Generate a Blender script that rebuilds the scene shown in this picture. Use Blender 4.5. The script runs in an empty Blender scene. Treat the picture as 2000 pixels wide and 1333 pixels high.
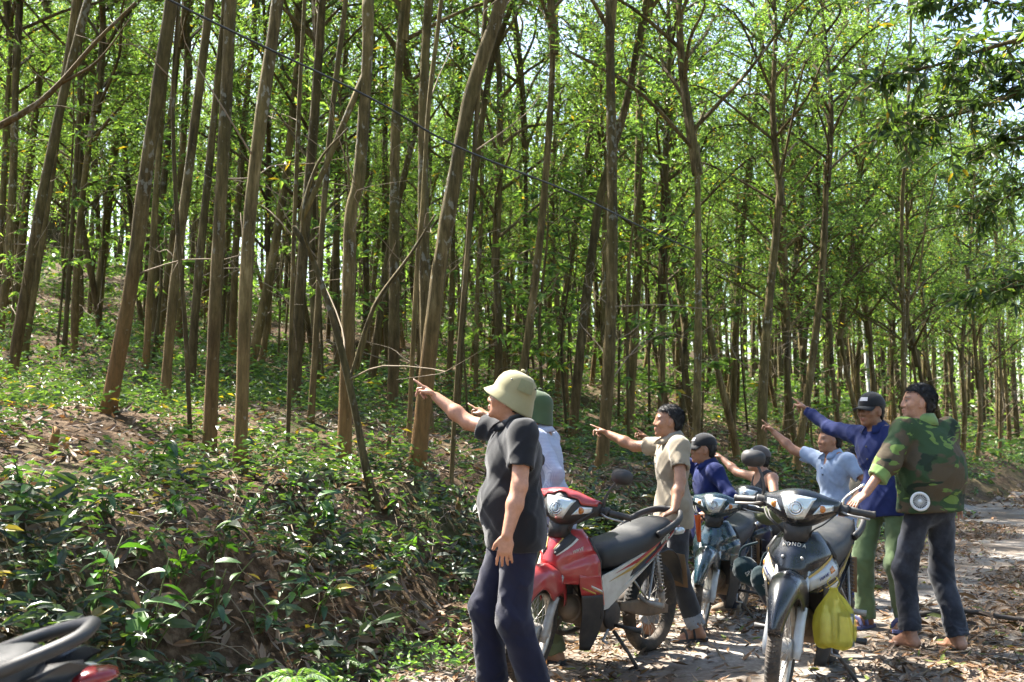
import bpy, math, random
import numpy as np
from mathutils import Vector, Matrix
random.seed(7)
RNG = np.random.default_rng(7)
scene = bpy.context.scene
COL = scene.collection

# ------------------------------------------------------------------ camera, sky, sun, exposure
FPX, HOR, CAMH = 2200.0, 845.0, 1.40          # focal length and horizon line in photograph pixels, eye height
PITCH = math.atan((HOR - 666.5) / FPX)
cam = bpy.data.cameras.new('camera')
cam.sensor_width = 36.0
cam.lens = FPX / 2000.0 * 36.0
cam.clip_start, cam.clip_end = 0.05, 900.0
cam.dof.use_dof = True
cam.dof.focus_distance = 7.2
cam.dof.aperture_fstop = 5.0
cam_ob = bpy.data.objects.new('camera', cam)
COL.objects.link(cam_ob)
cam_ob.location = (0, 0, CAMH)
cam_ob.rotation_euler = (math.pi / 2 + PITCH, 0, 0)
scene.camera = cam_ob

SUN_TO = Vector((-0.46, 0.40, 0.80)).normalized()   # towards the sun: high, from the left, a little beyond the wood
SUN_EL = math.asin(SUN_TO.z)
world = bpy.data.worlds.new('World')
scene.world = world
world.use_nodes = True
wn = world.node_tree.nodes
wl = world.node_tree.links
wn.clear()
wo = wn.new('ShaderNodeOutputWorld')
wb = wn.new('ShaderNodeBackground')
sky = wn.new('ShaderNodeTexSky')
sky.sky_type = 'NISHITA'
sky.sun_disc = False
sky.sun_elevation = SUN_EL
sky.sun_rotation = math.atan2(SUN_TO.x, SUN_TO.y)
sky.dust_density = 2.5
sky.air_density = 1.0
wb.inputs['Strength'].default_value = 0.085
wl.new(sky.outputs[0], wb.inputs['Color'])
wl.new(wb.outputs[0], wo.inputs['Surface'])

sun = bpy.data.lights.new('sun', 'SUN')
sun.energy = 5.0
sun.angle = math.radians(0.53)
sun.color = (1.0, 0.95, 0.86)
sun_ob = bpy.data.objects.new('sun', sun)
COL.objects.link(sun_ob)
sun_ob.location = (-10, 6, 30)
sun_ob.rotation_euler = (-SUN_TO).to_track_quat('-Z', 'Y').to_euler()

vs = scene.view_settings
vs.view_transform = 'Standard'
vs.look = 'None'
vs.exposure = 2.55
vs.gamma = 1.0
vs.use_curve_mapping = False
cy = scene.cycles
cy.use_denoising = True
try:
    cy.denoiser = 'OPENIMAGEDENOISE'
    cy.denoising_prefilter = 'ACCURATE'
except Exception:
    pass
cy.max_bounces = 9
cy.diffuse_bounces = 6
cy.glossy_bounces = 2
cy.transmission_bounces = 5
cy.transparent_max_bounces = 6
cy.caustics_reflective = False
cy.caustics_refractive = False
cy.sample_clamp_indirect = 6.0
cy.use_adaptive_sampling = True
cy.adaptive_threshold = 0.02

# ------------------------------------------------------------------ helpers
def ray(px, py):
    """direction of the ray through a pixel of the 2000 x 1333 photograph, scaled to forward distance 1"""
    x = (px - 1000.0) / FPX
    y = (666.5 - py) / FPX
    c, s = math.cos(PITCH), math.sin(PITCH)
    d = Vector((x, c - y * s, s + y * c))
    return d / d.y
def at(px, py, Y):
    """the point on that ray at forward distance Y"""
    return Vector((0, 0, CAMH)) + ray(px, py) * Y

def tag(o, label=None, cat=None, group=None, kind=None):
    if label: o['label'] = label
    if cat: o['category'] = cat
    if group: o['group'] = group
    if kind: o['kind'] = kind
    return o
def empty(name, loc=(0, 0, 0), rz=0.0, scale=1.0):
    o = bpy.data.objects.new(name, None)
    COL.objects.link(o)
    o.location = loc
    o.rotation_euler = (0, 0, rz)
    o.scale = (scale,) * 3
    o.empty_display_size = 0.1
    return o
def link(name, me, parent=None, loc=(0, 0, 0), rot=(0, 0, 0), scale=(1, 1, 1)):
    o = bpy.data.objects.new(name, me)
    COL.objects.link(o)
    o.parent = parent
    o.location = loc
    o.rotation_euler = rot
    o.scale = scale
    return o

class MB:
    """collects vertices and faces (with a colour per vertex and a material slot per face) into one mesh"""
    def __init__(self):
        self.V, self.T, self.Q, self.C, self.mt, self.mq = [], [], [], [], [], []
        self.n = 0
    def add(self, V, F, col=None, mat=0):
        V = np.asarray(V, dtype=np.float64).reshape(-1, 3)
        self.V.append(V)
        if col is None: col = (1, 1, 1)
        col = np.asarray(col, dtype=np.float64)
        if col.ndim == 1: col = np.tile(col, (len(V), 1))
        self.C.append(col)
        if isinstance(F, np.ndarray):
            groups = [F]
        else:
            t = [f for f in F if len(f) == 3]
            q = [f for f in F if len(f) == 4]
            for f in F:
                if len(f) > 4:
                    t += [(f[0], f[i], f[i + 1]) for i in range(1, len(f) - 1)]
            groups = [np.array(g, dtype=np.int64) for g in (t, q) if g]
        for g in groups:
            g = g + self.n
            if g.shape[1] == 3:
                self.T.append(g); self.mt.append(np.full(len(g), mat))
            else:
                self.Q.append(g); self.mq.append(np.full(len(g), mat))
        self.n += len(V)
        return self
    def mesh(self, name, mats, smooth=True):
        V = np.concatenate(self.V) if self.V else np.zeros((0, 3))
        C = np.concatenate(self.C)
        T = np.concatenate(self.T) if self.T else np.zeros((0, 3), int)
        Q = np.concatenate(self.Q) if self.Q else np.zeros((0, 4), int)
        mi = np.concatenate([np.concatenate(self.mt) if self.mt else np.zeros(0, int), np.concatenate(self.mq) if self.mq else np.zeros(0, int)])
        me = bpy.data.meshes.new(name)
        me.vertices.add(len(V))
        me.vertices.foreach_set('co', V.astype(np.float32).ravel())
        nl = T.size + Q.size
        me.loops.add(nl)
        me.loops.foreach_set('vertex_index', np.concatenate([T.ravel(), Q.ravel()]).astype(np.int32))
        npoly = len(T) + len(Q)
        me.polygons.add(npoly)
        ls = np.concatenate([np.arange(len(T)) * 3, T.size + np.arange(len(Q)) * 4]).astype(np.int32)
        me.polygons.foreach_set('loop_start', ls)
        if not isinstance(mats, (list, tuple)): mats = [mats]
        for m in mats: me.materials.append(m)
        me.polygons.foreach_set('material_index', mi.astype(np.int32))
        me.polygons.foreach_set('use_smooth', np.full(npoly, bool(smooth)))
        a = me.color_attributes.new('Col', 'FLOAT_COLOR', 'POINT')
        a.data.foreach_set('color', np.concatenate([C, np.ones((len(C), 1))], 1).astype(np.float32).ravel())
        me.update(calc_edges=True)
        return me
    def build(self, name, mats, parent=None, smooth=True, **kw):
        return link(name, self.mesh(name, mats, smooth), parent, **kw)

def nrm(a):
    a = np.asarray(a, dtype=np.float64)
    return a / np.maximum(np.linalg.norm(a, axis=-1, keepdims=True), 1e-9)
def catmull(P, n):
    """smooth resampling of a polyline, n steps for each span; works on rows of any width"""
    P = np.asarray(P, dtype=np.float64)
    Q = np.vstack([2 * P[0] - P[1], P, 2 * P[-1] - P[-2]])
    out = []
    for i in range(1, len(Q) - 2):
        p0, p1, p2, p3 = Q[i - 1], Q[i], Q[i + 1], Q[i + 2]
        for k in range(n):
            t = k / n
            out.append(0.5 * (2 * p1 + (p2 - p0) * t + (2 * p0 - 5 * p1 + 4 * p2 - p3) * t * t + (3 * p1 - p0 - 3 * p2 + p3) * t ** 3))
    out.append(P[-1])
    return np.array(out)
def tube_vf(P, R, seg=8, cap=True, flat=None, twist_ref=(0.13, 0.31, 0.94)):
    """a tube round the polyline P with radii R; flat = (sx, sy) squashes its section"""
    P = np.asarray(P, dtype=np.float64)
    n = len(P)
    R = np.full(n, R) if np.isscalar(R) else np.asarray(R, dtype=np.float64)
    T = nrm(np.gradient(P, axis=0))
    ref = np.asarray(twist_ref, dtype=np.float64)
    a = nrm(np.cross(T[0], ref))
    N = [a]
    for i in range(1, n):
        b = N[-1] - T[i] * np.dot(N[-1], T[i])
        N.append(nrm(b))
    N = np.array(N)
    B = np.cross(T, N)
    ang = np.arange(seg) * 2 * math.pi / seg
    sx, sy = flat or (1, 1)
    V = (P[:, None] + R[:, None, None] * (np.cos(ang)[None, :, None] * N[:, None] * sx + np.sin(ang)[None, :, None] * B[:, None] * sy)).reshape(-1, 3)
    F = []
    i = np.arange(n - 1)[:, None] * seg
    j = np.arange(seg)[None]
    k = (j + 1) % seg
    F = np.stack([i + j, i + k, i + k + seg, i + j + seg], -1).reshape(-1, 4)
    F = [tuple(f) for f in F]
    if cap:
        F.append(tuple(range(seg - 1, -1, -1)))
        F.append(tuple(range((n - 1) * seg, n * seg)))
    return V, F

_nz = np.random.default_rng(3)
_NK = [(_nz.normal(size=3), _nz.uniform(0, 6.28)) for _ in range(24)]
def noise3(p, scale=1.0, o=0, n=6):
    """smooth pseudo-noise in about -1..1 from a few crossed sine waves"""
    p = np.asarray(p, dtype=np.float64) * (6.28 / scale)
    w = 0
    for k, ph in _NK[o:o + n]:
        w = w + np.sin(p @ (k * 0.6) + ph + 1.3 * np.sin(p @ (k[::-1] * 0.37) + ph * 2))
    return w / n * 1.6

# ------------------------------------------------------------------ materials
def new_mat(name):
    m = bpy.data.materials.new(name)
    m.use_nodes = True
    nt = m.node_tree
    b = nt.nodes['Principled BSDF']
    return m, nt, b
def N(nt, t, **kw):
    n = nt.nodes.new(t)
    for k, v in kw.items(): setattr(n, k, v)
    return n
def ramp(nt, fac, stops):
    r = N(nt, 'ShaderNodeValToRGB')
    el = r.color_ramp.elements
    while len(el) < len(stops): el.new(0.5)
    for e, (p, c) in zip(el, stops):
        e.position = p
        e.color = (*c, 1) if len(c) == 3 else c
    nt.links.new(fac, r.inputs['Fac'])
    return r
def noise_tex(nt, scale, detail=4, rough=0.55, coord='Object', vec=None, mapscale=None):
    tc = N(nt, 'ShaderNodeTexCoord')
    v = vec or tc.outputs[coord]
    if mapscale:
        mp = N(nt, 'ShaderNodeMapping')
        mp.inputs['Scale'].default_value = mapscale
        nt.links.new(v, mp.inputs['Vector'])
        v = mp.outputs[0]
    t = N(nt, 'ShaderNodeTexNoise')
    t.inputs['Scale'].default_value = scale
    t.inputs['Detail'].default_value = detail
    t.inputs['Roughness'].default_value = rough
    nt.links.new(v, t.inputs['Vector'])
    return t
def mixc(nt, fac, a, b, mode='MIX'):
    m = N(nt, 'ShaderNodeMix', data_type='RGBA', blend_type=mode)
    for sock, v in ((m.inputs[0], fac), (m.inputs[6], a), (m.inputs[7], b)):
        if hasattr(v, 'links'): nt.links.new(v, sock)
        elif isinstance(v, (int, float)): sock.default_value = v
        else: sock.default_value = (*v, 1)
    return m.outputs[2]
def bump(nt, b, h, strength=0.3, dist=0.01):
    n = N(nt, 'ShaderNodeBump')
    n.inputs['Strength'].default_value = strength
    n.inputs['Distance'].default_value = dist
    nt.links.new(h, n.inputs['Height'])
    nt.links.new(n.outputs[0], b.inputs['Normal'])
    return n
def leaf_mat(name, rough=0.45, trans=0.45, tint=(1.5, 1.55, 0.5), spec=0.4):
    m, nt, b = new_mat(name)
    at_ = N(nt, 'ShaderNodeVertexColor', layer_name='Col')
    info = N(nt, 'ShaderNodeObjectInfo')
    hsv = N(nt, 'ShaderNodeHueSaturation')
    nt.links.new(at_.outputs[0], hsv.inputs['Color'])
    mr = N(nt, 'ShaderNodeMapRange')
    mr.inputs['To Min'].default_value = 0.8
    mr.inputs['To Max'].default_value = 1.2
    nt.links.new(info.outputs['Random'], mr.inputs['Value'])
    nt.links.new(mr.outputs[0], hsv.inputs['Value'])
    nt.links.new(hsv.outputs[0], b.inputs['Base Color'])
    b.inputs['Roughness'].default_value = rough
    b.inputs['Specular IOR Level'].default_value = spec
    tr = N(nt, 'ShaderNodeBsdfTranslucent')
    nt.links.new(mixc(nt, 1.0, hsv.outputs[0], tint, 'MULTIPLY'), tr.inputs['Color'])
    mx = N(nt, 'ShaderNodeMixShader')
    mx.inputs[0].default_value = trans
    nt.links.new(b.outputs[0], mx.inputs[1])
    nt.links.new(tr.outputs[0], mx.inputs[2])
    nt.links.new(mx.outputs[0], nt.nodes['Material Output'].inputs['Surface'])
    return m
def col_mat(name, rough=0.6, spec=0.3, noise=0.12, nscale=40, bumpv=0.0, metal=0.0, coat=0.0, sheen=0.0):
    """colour from the vertex colours with a little grain"""
    m, nt, b = new_mat(name)
    at_ = N(nt, 'ShaderNodeVertexColor', layer_name='Col')
    t = noise_tex(nt, nscale, 5, 0.6)
    r = ramp(nt, t.outputs['Fac'], [(0.3, (1 - noise * 2,) * 3), (0.7, (1 + noise,) * 3)])
    nt.links.new(mixc(nt, 1.0, at_.outputs[0], r.outputs[0], 'MULTIPLY'), b.inputs['Base Color'])
    b.inputs['Roughness'].default_value = rough
    b.inputs['Specular IOR Level'].default_value = spec
    b.inputs['Metallic'].default_value = metal
    b.inputs['Coat Weight'].default_value = coat
    b.inputs['Sheen Weight'].default_value = sheen
    if bumpv: bump(nt, b, t.outputs['Fac'], bumpv, 0.004)
    return m
def plain_mat(name, col, rough=0.5, metal=0.0, coat=0.0, spec=0.5, dirt=None, dirt_amt=0.5, dscale=9, bumpv=0.0, bscale=60):
    m, nt, b = new_mat(name)
    b.inputs['Roughness'].default_value = rough
    b.inputs['Metallic'].default_value = metal
    b.inputs['Coat Weight'].default_value = coat
    b.inputs['Coat Roughness'].default_value = 0.08
    b.inputs['Specular IOR Level'].default_value = spec
    t = noise_tex(nt, dscale, 6, 0.65)
    d = dirt or tuple(c * 0.7 for c in col)
    r = ramp(nt, t.outputs['Fac'], [(0.42, (0, 0, 0)), (0.72, (dirt_amt,) * 3)])
    nt.links.new(mixc(nt, r.outputs[0], col, d), b.inputs['Base Color'])
    if dirt:
        rr = N(nt, 'ShaderNodeMapRange')
        rr.inputs['To Min'].default_value = rough
        rr.inputs['To Max'].default_value = 0.85
        nt.links.new(r.outputs[0], rr.inputs['Value'])
        nt.links.new(rr.outputs[0], b.inputs['Roughness'])
    if bumpv:
        t2 = noise_tex(nt, bscale, 4)
        bump(nt, b, t2.outputs['Fac'], bumpv, 0.004)
    return m

M = {}
M['crown_leaf'] = leaf_mat('crown_leaf', 0.40, 0.55, (1.8, 1.75, 0.7), 0.5)
M['plant_leaf'] = leaf_mat('plant_leaf', 0.40, 0.32, (1.5, 1.6, 0.5), 0.6)
M['dry_leaf'] = leaf_mat('dry_leaf', 0.62, 0.18, (1.4, 1.1, 0.7), 0.35)
def bark_mat():
    m, nt, b = new_mat('bark')
    info = N(nt, 'ShaderNodeObjectInfo')
    tc = N(nt, 'ShaderNodeTexCoord')
    fine = noise_tex(nt, 26, 7, 0.72, mapscale=(1, 1, 0.16))
    big = noise_tex(nt, 0.9, 3, 0.5)
    c = ramp(nt, fine.outputs['Fac'], [(0.30, (0.028, 0.021, 0.008)), (0.52, (0.125, 0.092, 0.036)), (0.72, (0.25, 0.19, 0.09))])
    green = ramp(nt, big.outputs['Fac'], [(0.42, (0, 0, 0)), (0.7, (0.6, 0.6, 0.6))])
    c1 = mixc(nt, green.outputs[0], c.outputs[0], (0.11, 0.10, 0.03))
    dk = noise_tex(nt, 3.4, 5, 0.65, mapscale=(1, 1, 0.45))
    dr = ramp(nt, dk.outputs['Fac'], [(0.38, (0.5,) * 3), (0.58, (1, 1, 1))])
    c1 = mixc(nt, 1.0, c1, dr.outputs[0], 'MULTIPLY')
    # pale lichen blotches
    lim = noise_tex(nt, 1.3, 3, 0.5)
    blot = noise_tex(nt, 22, 3, 0.55, mapscale=(1, 1, 0.7))
    mul = N(nt, 'ShaderNodeMath', operation='MULTIPLY')
    nt.links.new(lim.outputs['Fac'], mul.inputs[0]); nt.links.new(blot.outputs['Fac'], mul.inputs[1])
    sp = ramp(nt, mul.outputs[0], [(0.33, (0, 0, 0)), (0.36, (0.5,) * 3)])
    c2 = mixc(nt, sp.outputs[0], c1, (0.27, 0.27, 0.22))
    # foxy red-brown bark near the foot (a height range, broken up by noise)
    at_ = N(nt, 'ShaderNodeVertexColor', layer_name='Col')
    sx = N(nt, 'ShaderNodeSeparateColor')
    nt.links.new(at_.outputs[0], sx.inputs[0])
    ad = N(nt, 'ShaderNodeMath', operation='MULTIPLY')
    nt.links.new(sx.outputs[0], ad.inputs[0])
    fr = ramp(nt, fine.outputs['Fac'], [(0.3, (0.3,) * 3), (0.6, (1, 1, 1))])
    nt.links.new(fr.outputs[0], ad.inputs[1])
    c3 = mixc(nt, ad.outputs[0], c2, (0.23, 0.11, 0.035))
    hsv = N(nt, 'ShaderNodeHueSaturation')
    mr = N(nt, 'ShaderNodeMapRange')
    mr.inputs['To Min'].default_value = 0.7
    mr.inputs['To Max'].default_value = 1.45
    nt.links.new(info.outputs['Random'], mr.inputs['Value'])
    nt.links.new(mr.outputs[0], hsv.inputs['Value'])
    nt.links.new(c3, hsv.inputs['Color'])
    nt.links.new(hsv.outputs[0], b.inputs['Base Color'])
    b.inputs['Roughness'].default_value = 0.85
    b.inputs['Specular IOR Level'].default_value = 0.2
    bump(nt, b, fine.outputs['Fac'], 0.9, 0.02)
    return m
M['bark'] = bark_mat()
M['twig'] = plain_mat('dead_twig', (0.24, 0.19, 0.13), 0.85, dirt=(0.12, 0.08, 0.05), spec=0.2)
M['green_stem'] = plain_mat('green_stem', (0.09, 0.12, 0.04), 0.6, dirt=(0.12, 0.09, 0.04), spec=0.3)

# ------------------------------------------------------------------ the lie of the land
E0 = np.array([-0.32, 7.08]); ED = np.array([0.54, 0.842]); EN = np.array([-0.842, 0.54])   # foot of the road bank
def uv_of(x, y):
    x = np.asarray(x, float); y = np.asarray(y, float)
    dx, dy = x - E0[0], y - E0[1]
    return dx * EN[0] + dy * EN[1], dx * ED[0] + dy * ED[1]
def xy_of(u, v):
    u = np.asarray(u, float); v = np.asarray(v, float)
    return E0[0] + u * EN[0] + v * ED[0], E0[1] + u * EN[1] + v * ED[1]
def hterr(x, y):
    x = np.asarray(x, float); y = np.asarray(y, float)
    u, v = uv_of(x, y)
    p = np.stack([x, y, x * 0 + 0.3], -1)
    e = u - 0.22 * noise3(p, 3.1, 0, 4) - 0.10 * noise3(p, 1.0, 6, 4)
    w = 1.55 + 0.07 * np.clip(v + 1, 0, 12)
    B = 0.96 - 0.012 * np.clip(v, 0, 12)
    t = np.clip(e / w, 0, 1)
    t = 0.55 * t * t * (3 - 2 * t) + 0.45 * np.sin(t * 1.5708)
    sl = 0.115 + 0.0065 * np.clip(v, 0, 16)
    far = np.clip(e - w * 0.8, 0, 200)
    z = B * t + 0.34 * (1 - np.exp(-far / 1.9)) * np.clip(1 - v / 14, 0.3, 1) + sl * far * np.clip(far / 3, 0.5, 1) - 0.0009 * np.clip(far - 25, 0, 100) ** 2
    rough = np.clip(e / 0.5, 0, 1)
    z = z + rough * (0.10 * noise3(p, 1.7, 3, 5) + 0.035 * noise3(p, 0.6, 10, 5) + 0.16 * noise3(p, 7.5, 9, 5) * np.clip((u - 2) / 4, 0, 1))
    z = z + (1 - rough) * 0.012 * noise3(p, 1.3, 12, 4)
    return z
def hz(x, y): return float(hterr(x, y))
def ground_hit(px, py, lo=4.0, hi=80.0):
    """where the ray through a pixel first meets the land"""
    d = ray(px, py)
    ys = np.linspace(lo, hi, 1500)
    g = CAMH + d.z * ys - hterr(d.x * ys, ys)
    k = np.argmax(g < 0)
    if g[k] >= 0: return None
    return at(px, py, float(ys[k]))

def ground_mats():
    m, nt, b = new_mat('forest_soil')
    big = noise_tex(nt, 0.7, 5, 0.6)
    fine = noise_tex(nt, 14, 6, 0.7)
    a = ramp(nt, fine.outputs['Fac'], [(0.3, (0.03, 0.02, 0.012)), (0.5, (0.085, 0.055, 0.032)), (0.72, (0.2, 0.14, 0.09))])
    g = ramp(nt, big.outputs['Fac'], [(0.45, (0, 0, 0)), (0.65, (0.55,) * 3)])
    nt.links.new(mixc(nt, g.outputs[0], a.outputs[0], (0.045, 0.06, 0.018)), b.inputs['Base Color'])
    b.inputs['Roughness'].default_value = 0.95
    b.inputs['Specular IOR Level'].default_value = 0.1
    bump(nt, b, fine.outputs['Fac'], 0.8, 0.04)
    M['soil'] = m
    m, nt, b = new_mat('road_surface')
    big = noise_tex(nt, 0.9, 5, 0.6)
    fine = noise_tex(nt, 30, 6, 0.7)
    a = ramp(nt, fine.outputs['Fac'], [(0.3, (0.14, 0.12, 0.10)), (0.55, (0.28, 0.255, 0.225)), (0.75, (0.42, 0.40, 0.37))])
    g = ramp(nt, big.outputs['Fac'], [(0.38, (0, 0, 0)), (0.58, (0.85,) * 3)])
    nt.links.new(mixc(nt, g.outputs[0], a.outputs[0], (0.11, 0.078, 0.052)), b.inputs['Base Color'])
    b.inputs['Roughness'].default_value = 0.9
    b.inputs['Specular IOR Level'].default_value = 0.2
    bump(nt, b, fine.outputs['Fac'], 0.6, 0.012)
    M['road'] = m
ground_mats()

def grid_sheet(us, vs_, zoff=0.0, clipfn=None):
    U, V = np.meshgrid(us, vs_, indexing='ij')
    X, Y = xy_of(U, V)
    Z = hterr(X, Y) + zoff
    P = np.stack([X, Y, Z], -1).reshape(-1, 3)
    nu, nv = len(us), len(vs_)
    i = np.arange(nu - 1)[:, None]; j = np.arange(nv - 1)[None]
    F = np.stack([i * nv + j, i * nv + j + 1, (i + 1) * nv + j + 1, (i + 1) * nv + j], -1).reshape(-1, 4)
    return P, F[:, ::-1]
us = np.concatenate([np.linspace(-90, -7, 14)[:-1], np.linspace(-7, -0.6, 26)[:-1], np.arange(-0.6, 3.2, 0.075), np.arange(3.2, 14, 0.3), np.arange(14, 60, 1.2), np.linspace(60, 260, 20)])
vv = np.concatenate([np.linspace(-160, -14, 26)[:-1], np.arange(-14, -7, 0.35), np.arange(-7, 9, 0.085), np.arange(9, 24, 0.3), np.arange(24, 60, 1.2), np.linspace(60, 300, 24)])
P, F = grid_sheet(us, vv)
mb = MB(); mb.add(P, F)
tag(mb.build('ground', M['soil']), 'sloping forest floor of brown soil rising from the road bank', None, None, 'structure')
us = np.concatenate([np.linspace(-6.4, -0.5, 34), np.linspace(-0.4, 0.12, 8)])
P, F = grid_sheet(us, vv[(vv > -60) & (vv < 120)], 0.008)
mb = MB(); mb.add(P, F)
tag(mb.build('road', M['road']), 'pale worn track strewn with dry leaves', None, None, 'structure')

# ------------------------------------------------------------------ leaves
def leaves(C, D, U, L, W, col, fine=False, bend=0.15, fold=0.25):
    """blades starting at C, pointing along D, upper side U; simple ones have 2 faces, fine ones 8"""
    C = np.asarray(C, float); D = nrm(D)
    S = nrm(np.cross(D, U)); Nn = np.cross(S, D)
    n = len(C)
    L = np.broadcast_to(L, n)[:, None]; W = np.broadcast_to(W, n)[:, None]
    bend = np.broadcast_to(bend, n)[:, None]
    if not fine:
        tip = C + D * L - Nn * L * bend
        mid = C + D * L * 0.45 + Nn * W * fold
        V = np.stack([C, mid + S * W * 0.5, tip, mid - S * W * 0.5], 1).reshape(-1, 3)
        b = np.arange(n)[:, None] * 4
        F = np.concatenate([b + np.array([[0, 1, 2]]), b + np.array([[0, 2, 3]])])
        return V, F, np.repeat(col, 4, 0)
    rows = [C]
    for t, w in ((0.3, 0.86), (0.66, 0.8)):
        m = C + D * L * t - Nn * L * bend * t * t * 1.3
        up = Nn * W * fold * w
        rows += [m + S * W * 0.5 * w + up, m, m - S * W * 0.5 * w + up]
    rows.append(C + D * L - Nn * L * bend * 1.5)
    V = np.stack(rows, 1).reshape(-1, 3)
    b = np.arange(n)[:, None] * 8
    tri = np.array([[0, 1, 2], [0, 2, 3], [4, 7, 5], [5, 7, 6]])
    quad = np.array([[1, 4, 5, 2], [2, 5, 6, 3]])
    Ft = (b[:, None] + tri[None]).reshape(-1, 3)
    Fq = (b[:, None] + quad[None]).reshape(-1, 4)
    cc = np.repeat(col, 8, 0)
    return V, (Ft, Fq), cc
def add_leaves(mb, *a, mat=0, **k):
    V, F, c = leaves(*a, **k)
    if isinstance(F, tuple):
        n0 = mb.n
        mb.add(V, F[0], c, mat)
        mb.n = n0
        mb.Q.append(F[1] + n0); mb.mq.append(np.full(len(F[1]), mat))
        mb.n = n0 + len(V)
    else:
        mb.add(V, F, c, mat)
def greens(n, rng, bright=1.0, yellow=0.05):
    base = np.array([[0.068, 0.130, 0.037], [0.105, 0.185, 0.050], [0.148, 0.240, 0.068], [0.052, 0.100, 0.042]])
    c = base[rng.integers(0, 4, n)] * rng.uniform(0.75, 1.25, (n, 1)) * bright
    y = rng.random(n) < yellow
    c[y] = np.array([0.32, 0.24, 0.03]) * rng.uniform(0.6, 1.1, (y.sum(), 1))
    return c
def dry(n, rng):
    base = np.array([[0.23, 0.165, 0.11], [0.17, 0.115, 0.08], [0.31, 0.235, 0.17], [0.10, 0.07, 0.05], [0.25, 0.145, 0.075], [0.22, 0.185, 0.14]])
    c = base[rng.integers(0, 6, n)] * rng.uniform(0.65, 1.25, (n, 1))
    y = rng.random(n) < 0.04
    c[y] = np.array([0.16, 0.2, 0.04]) * rng.uniform(0.6, 1.2, (y.sum(), 1))
    return c
def rdir(n, rng, zmin=-1, zmax=1):
    z = rng.uniform(zmin, zmax, n); a = rng.uniform(0, 6.283, n); r = np.sqrt(1 - z * z)
    return np.stack([r * np.cos(a), r * np.sin(a), z], -1)

# ------------------------------------------------------------------ tree crowns (a few meshes shared by all trees)
def crown_mesh(seed, H=7.0, spread=2.0, nb=17, per=23, low=0.0):
    rng = np.random.default_rng(seed)
    mb = MB()
    lead = np.array([[0, 0, 0], [0.08, 0.05, H * 0.3], [-0.06, 0.1, H * 0.6], [0.05, -0.05, H * 0.98]]) + rng.normal(0, 0.06, (4, 3)) * [[0, 0, 0], [1, 1, 0], [1, 1, 0], [1, 1, 0]]
    lead = catmull(lead, 4)
    mb.add(*tube_vf(lead, np.linspace(0.075, 0.012, len(lead)), 6), mat=1, col=(0, 0, 0))
    sc, sd = [], []
    for k in range(nb):
        t = low + (1 - low) * (k + rng.uniform(0, 1)) / nb
        a = k * 2.4 + rng.uniform(-0.4, 0.4)
        p = np.array([np.interp(t * H * 0.95, lead[:, 2], lead[:, i]) for i in range(3)])
        ln = spread * (1.05 - 0.62 * t) * rng.uniform(0.7, 1.25)
        el = rng.uniform(0.45, 1.0)
        d = np.array([math.cos(a) * math.cos(el), math.sin(a) * math.cos(el), math.sin(el)])
        q = [p, p + d * ln * 0.4 + [0, 0, 0.05], p + d * ln * 0.75 + rng.normal(0, 0.12, 3), p + d * ln + rng.normal(0, 0.15, 3) - [0, 0, 0.12 * ln]]
        q = catmull(q, 3)
        mb.add(*tube_vf(q, np.linspace(0.032, 0.008, len(q)), 5, False), mat=1, col=(0, 0, 0))
        for j in range(7):
            s = rng.uniform(0.3, 1.0) if j else 1.0
            i = min(int(s * (len(q) - 1)), len(q) - 2)
            b0 = q[i] + (q[i + 1] - q[i]) * (s * (len(q) - 1) - i)
            dd = nrm(d * 0.5 + rdir(1, rng, -0.3, 0.9)[0])
            l2 = rng.uniform(0.35, 0.85)
            b1 = b0 + dd * l2 * 0.5; b2 = b0 + dd * l2 - [0, 0, 0.12 * l2]
            mb.add(*tube_vf([b0, b1, b2], [0.008, 0.006, 0.003], 3, False), mat=1, col=(0, 0, 0))
            n = int(per * rng.uniform(0.6, 1.4))
            tt = rng.uniform(0.1, 1.1, n)[:, None]
            sc.append(b0 + (b2 - b0) * tt + rng.normal(0, 0.09, (n, 3)))
            sd.append(nrm(np.tile(dd * 0.6, (n, 1)) + rdir(n, rng, -0.9, 0.5)))
    C = np.concatenate(sc); D = np.concatenate(sd); n = len(C)
    U = nrm(rdir(n, rng, 0.1, 1) + [0, 0, 0.35])
    add_leaves(mb, C, D, U, rng.uniform(0.08, 0.135, n), rng.uniform(0.022, 0.036, n), greens(n, rng, 1.0, 0.02), bend=rng.uniform(0, 0.3, n))
    return mb.mesh('crown', [M['crown_leaf'], M['bark']], smooth=False)
CROWNS = [crown_mesh(11, 5.6, 2.0), crown_mesh(12, 6.0, 1.8), crown_mesh(13, 5.2, 2.2), crown_mesh(14, 6.3, 1.7, 19), crown_mesh(15, 5.6, 2.2, 18)]
LOWCROWNS = [crown_mesh(21, 7.8, 2.0, 25, 30), crown_mesh(22, 8.2, 1.8, 26, 30), crown_mesh(23, 7.4, 2.2, 24, 30)]

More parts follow.
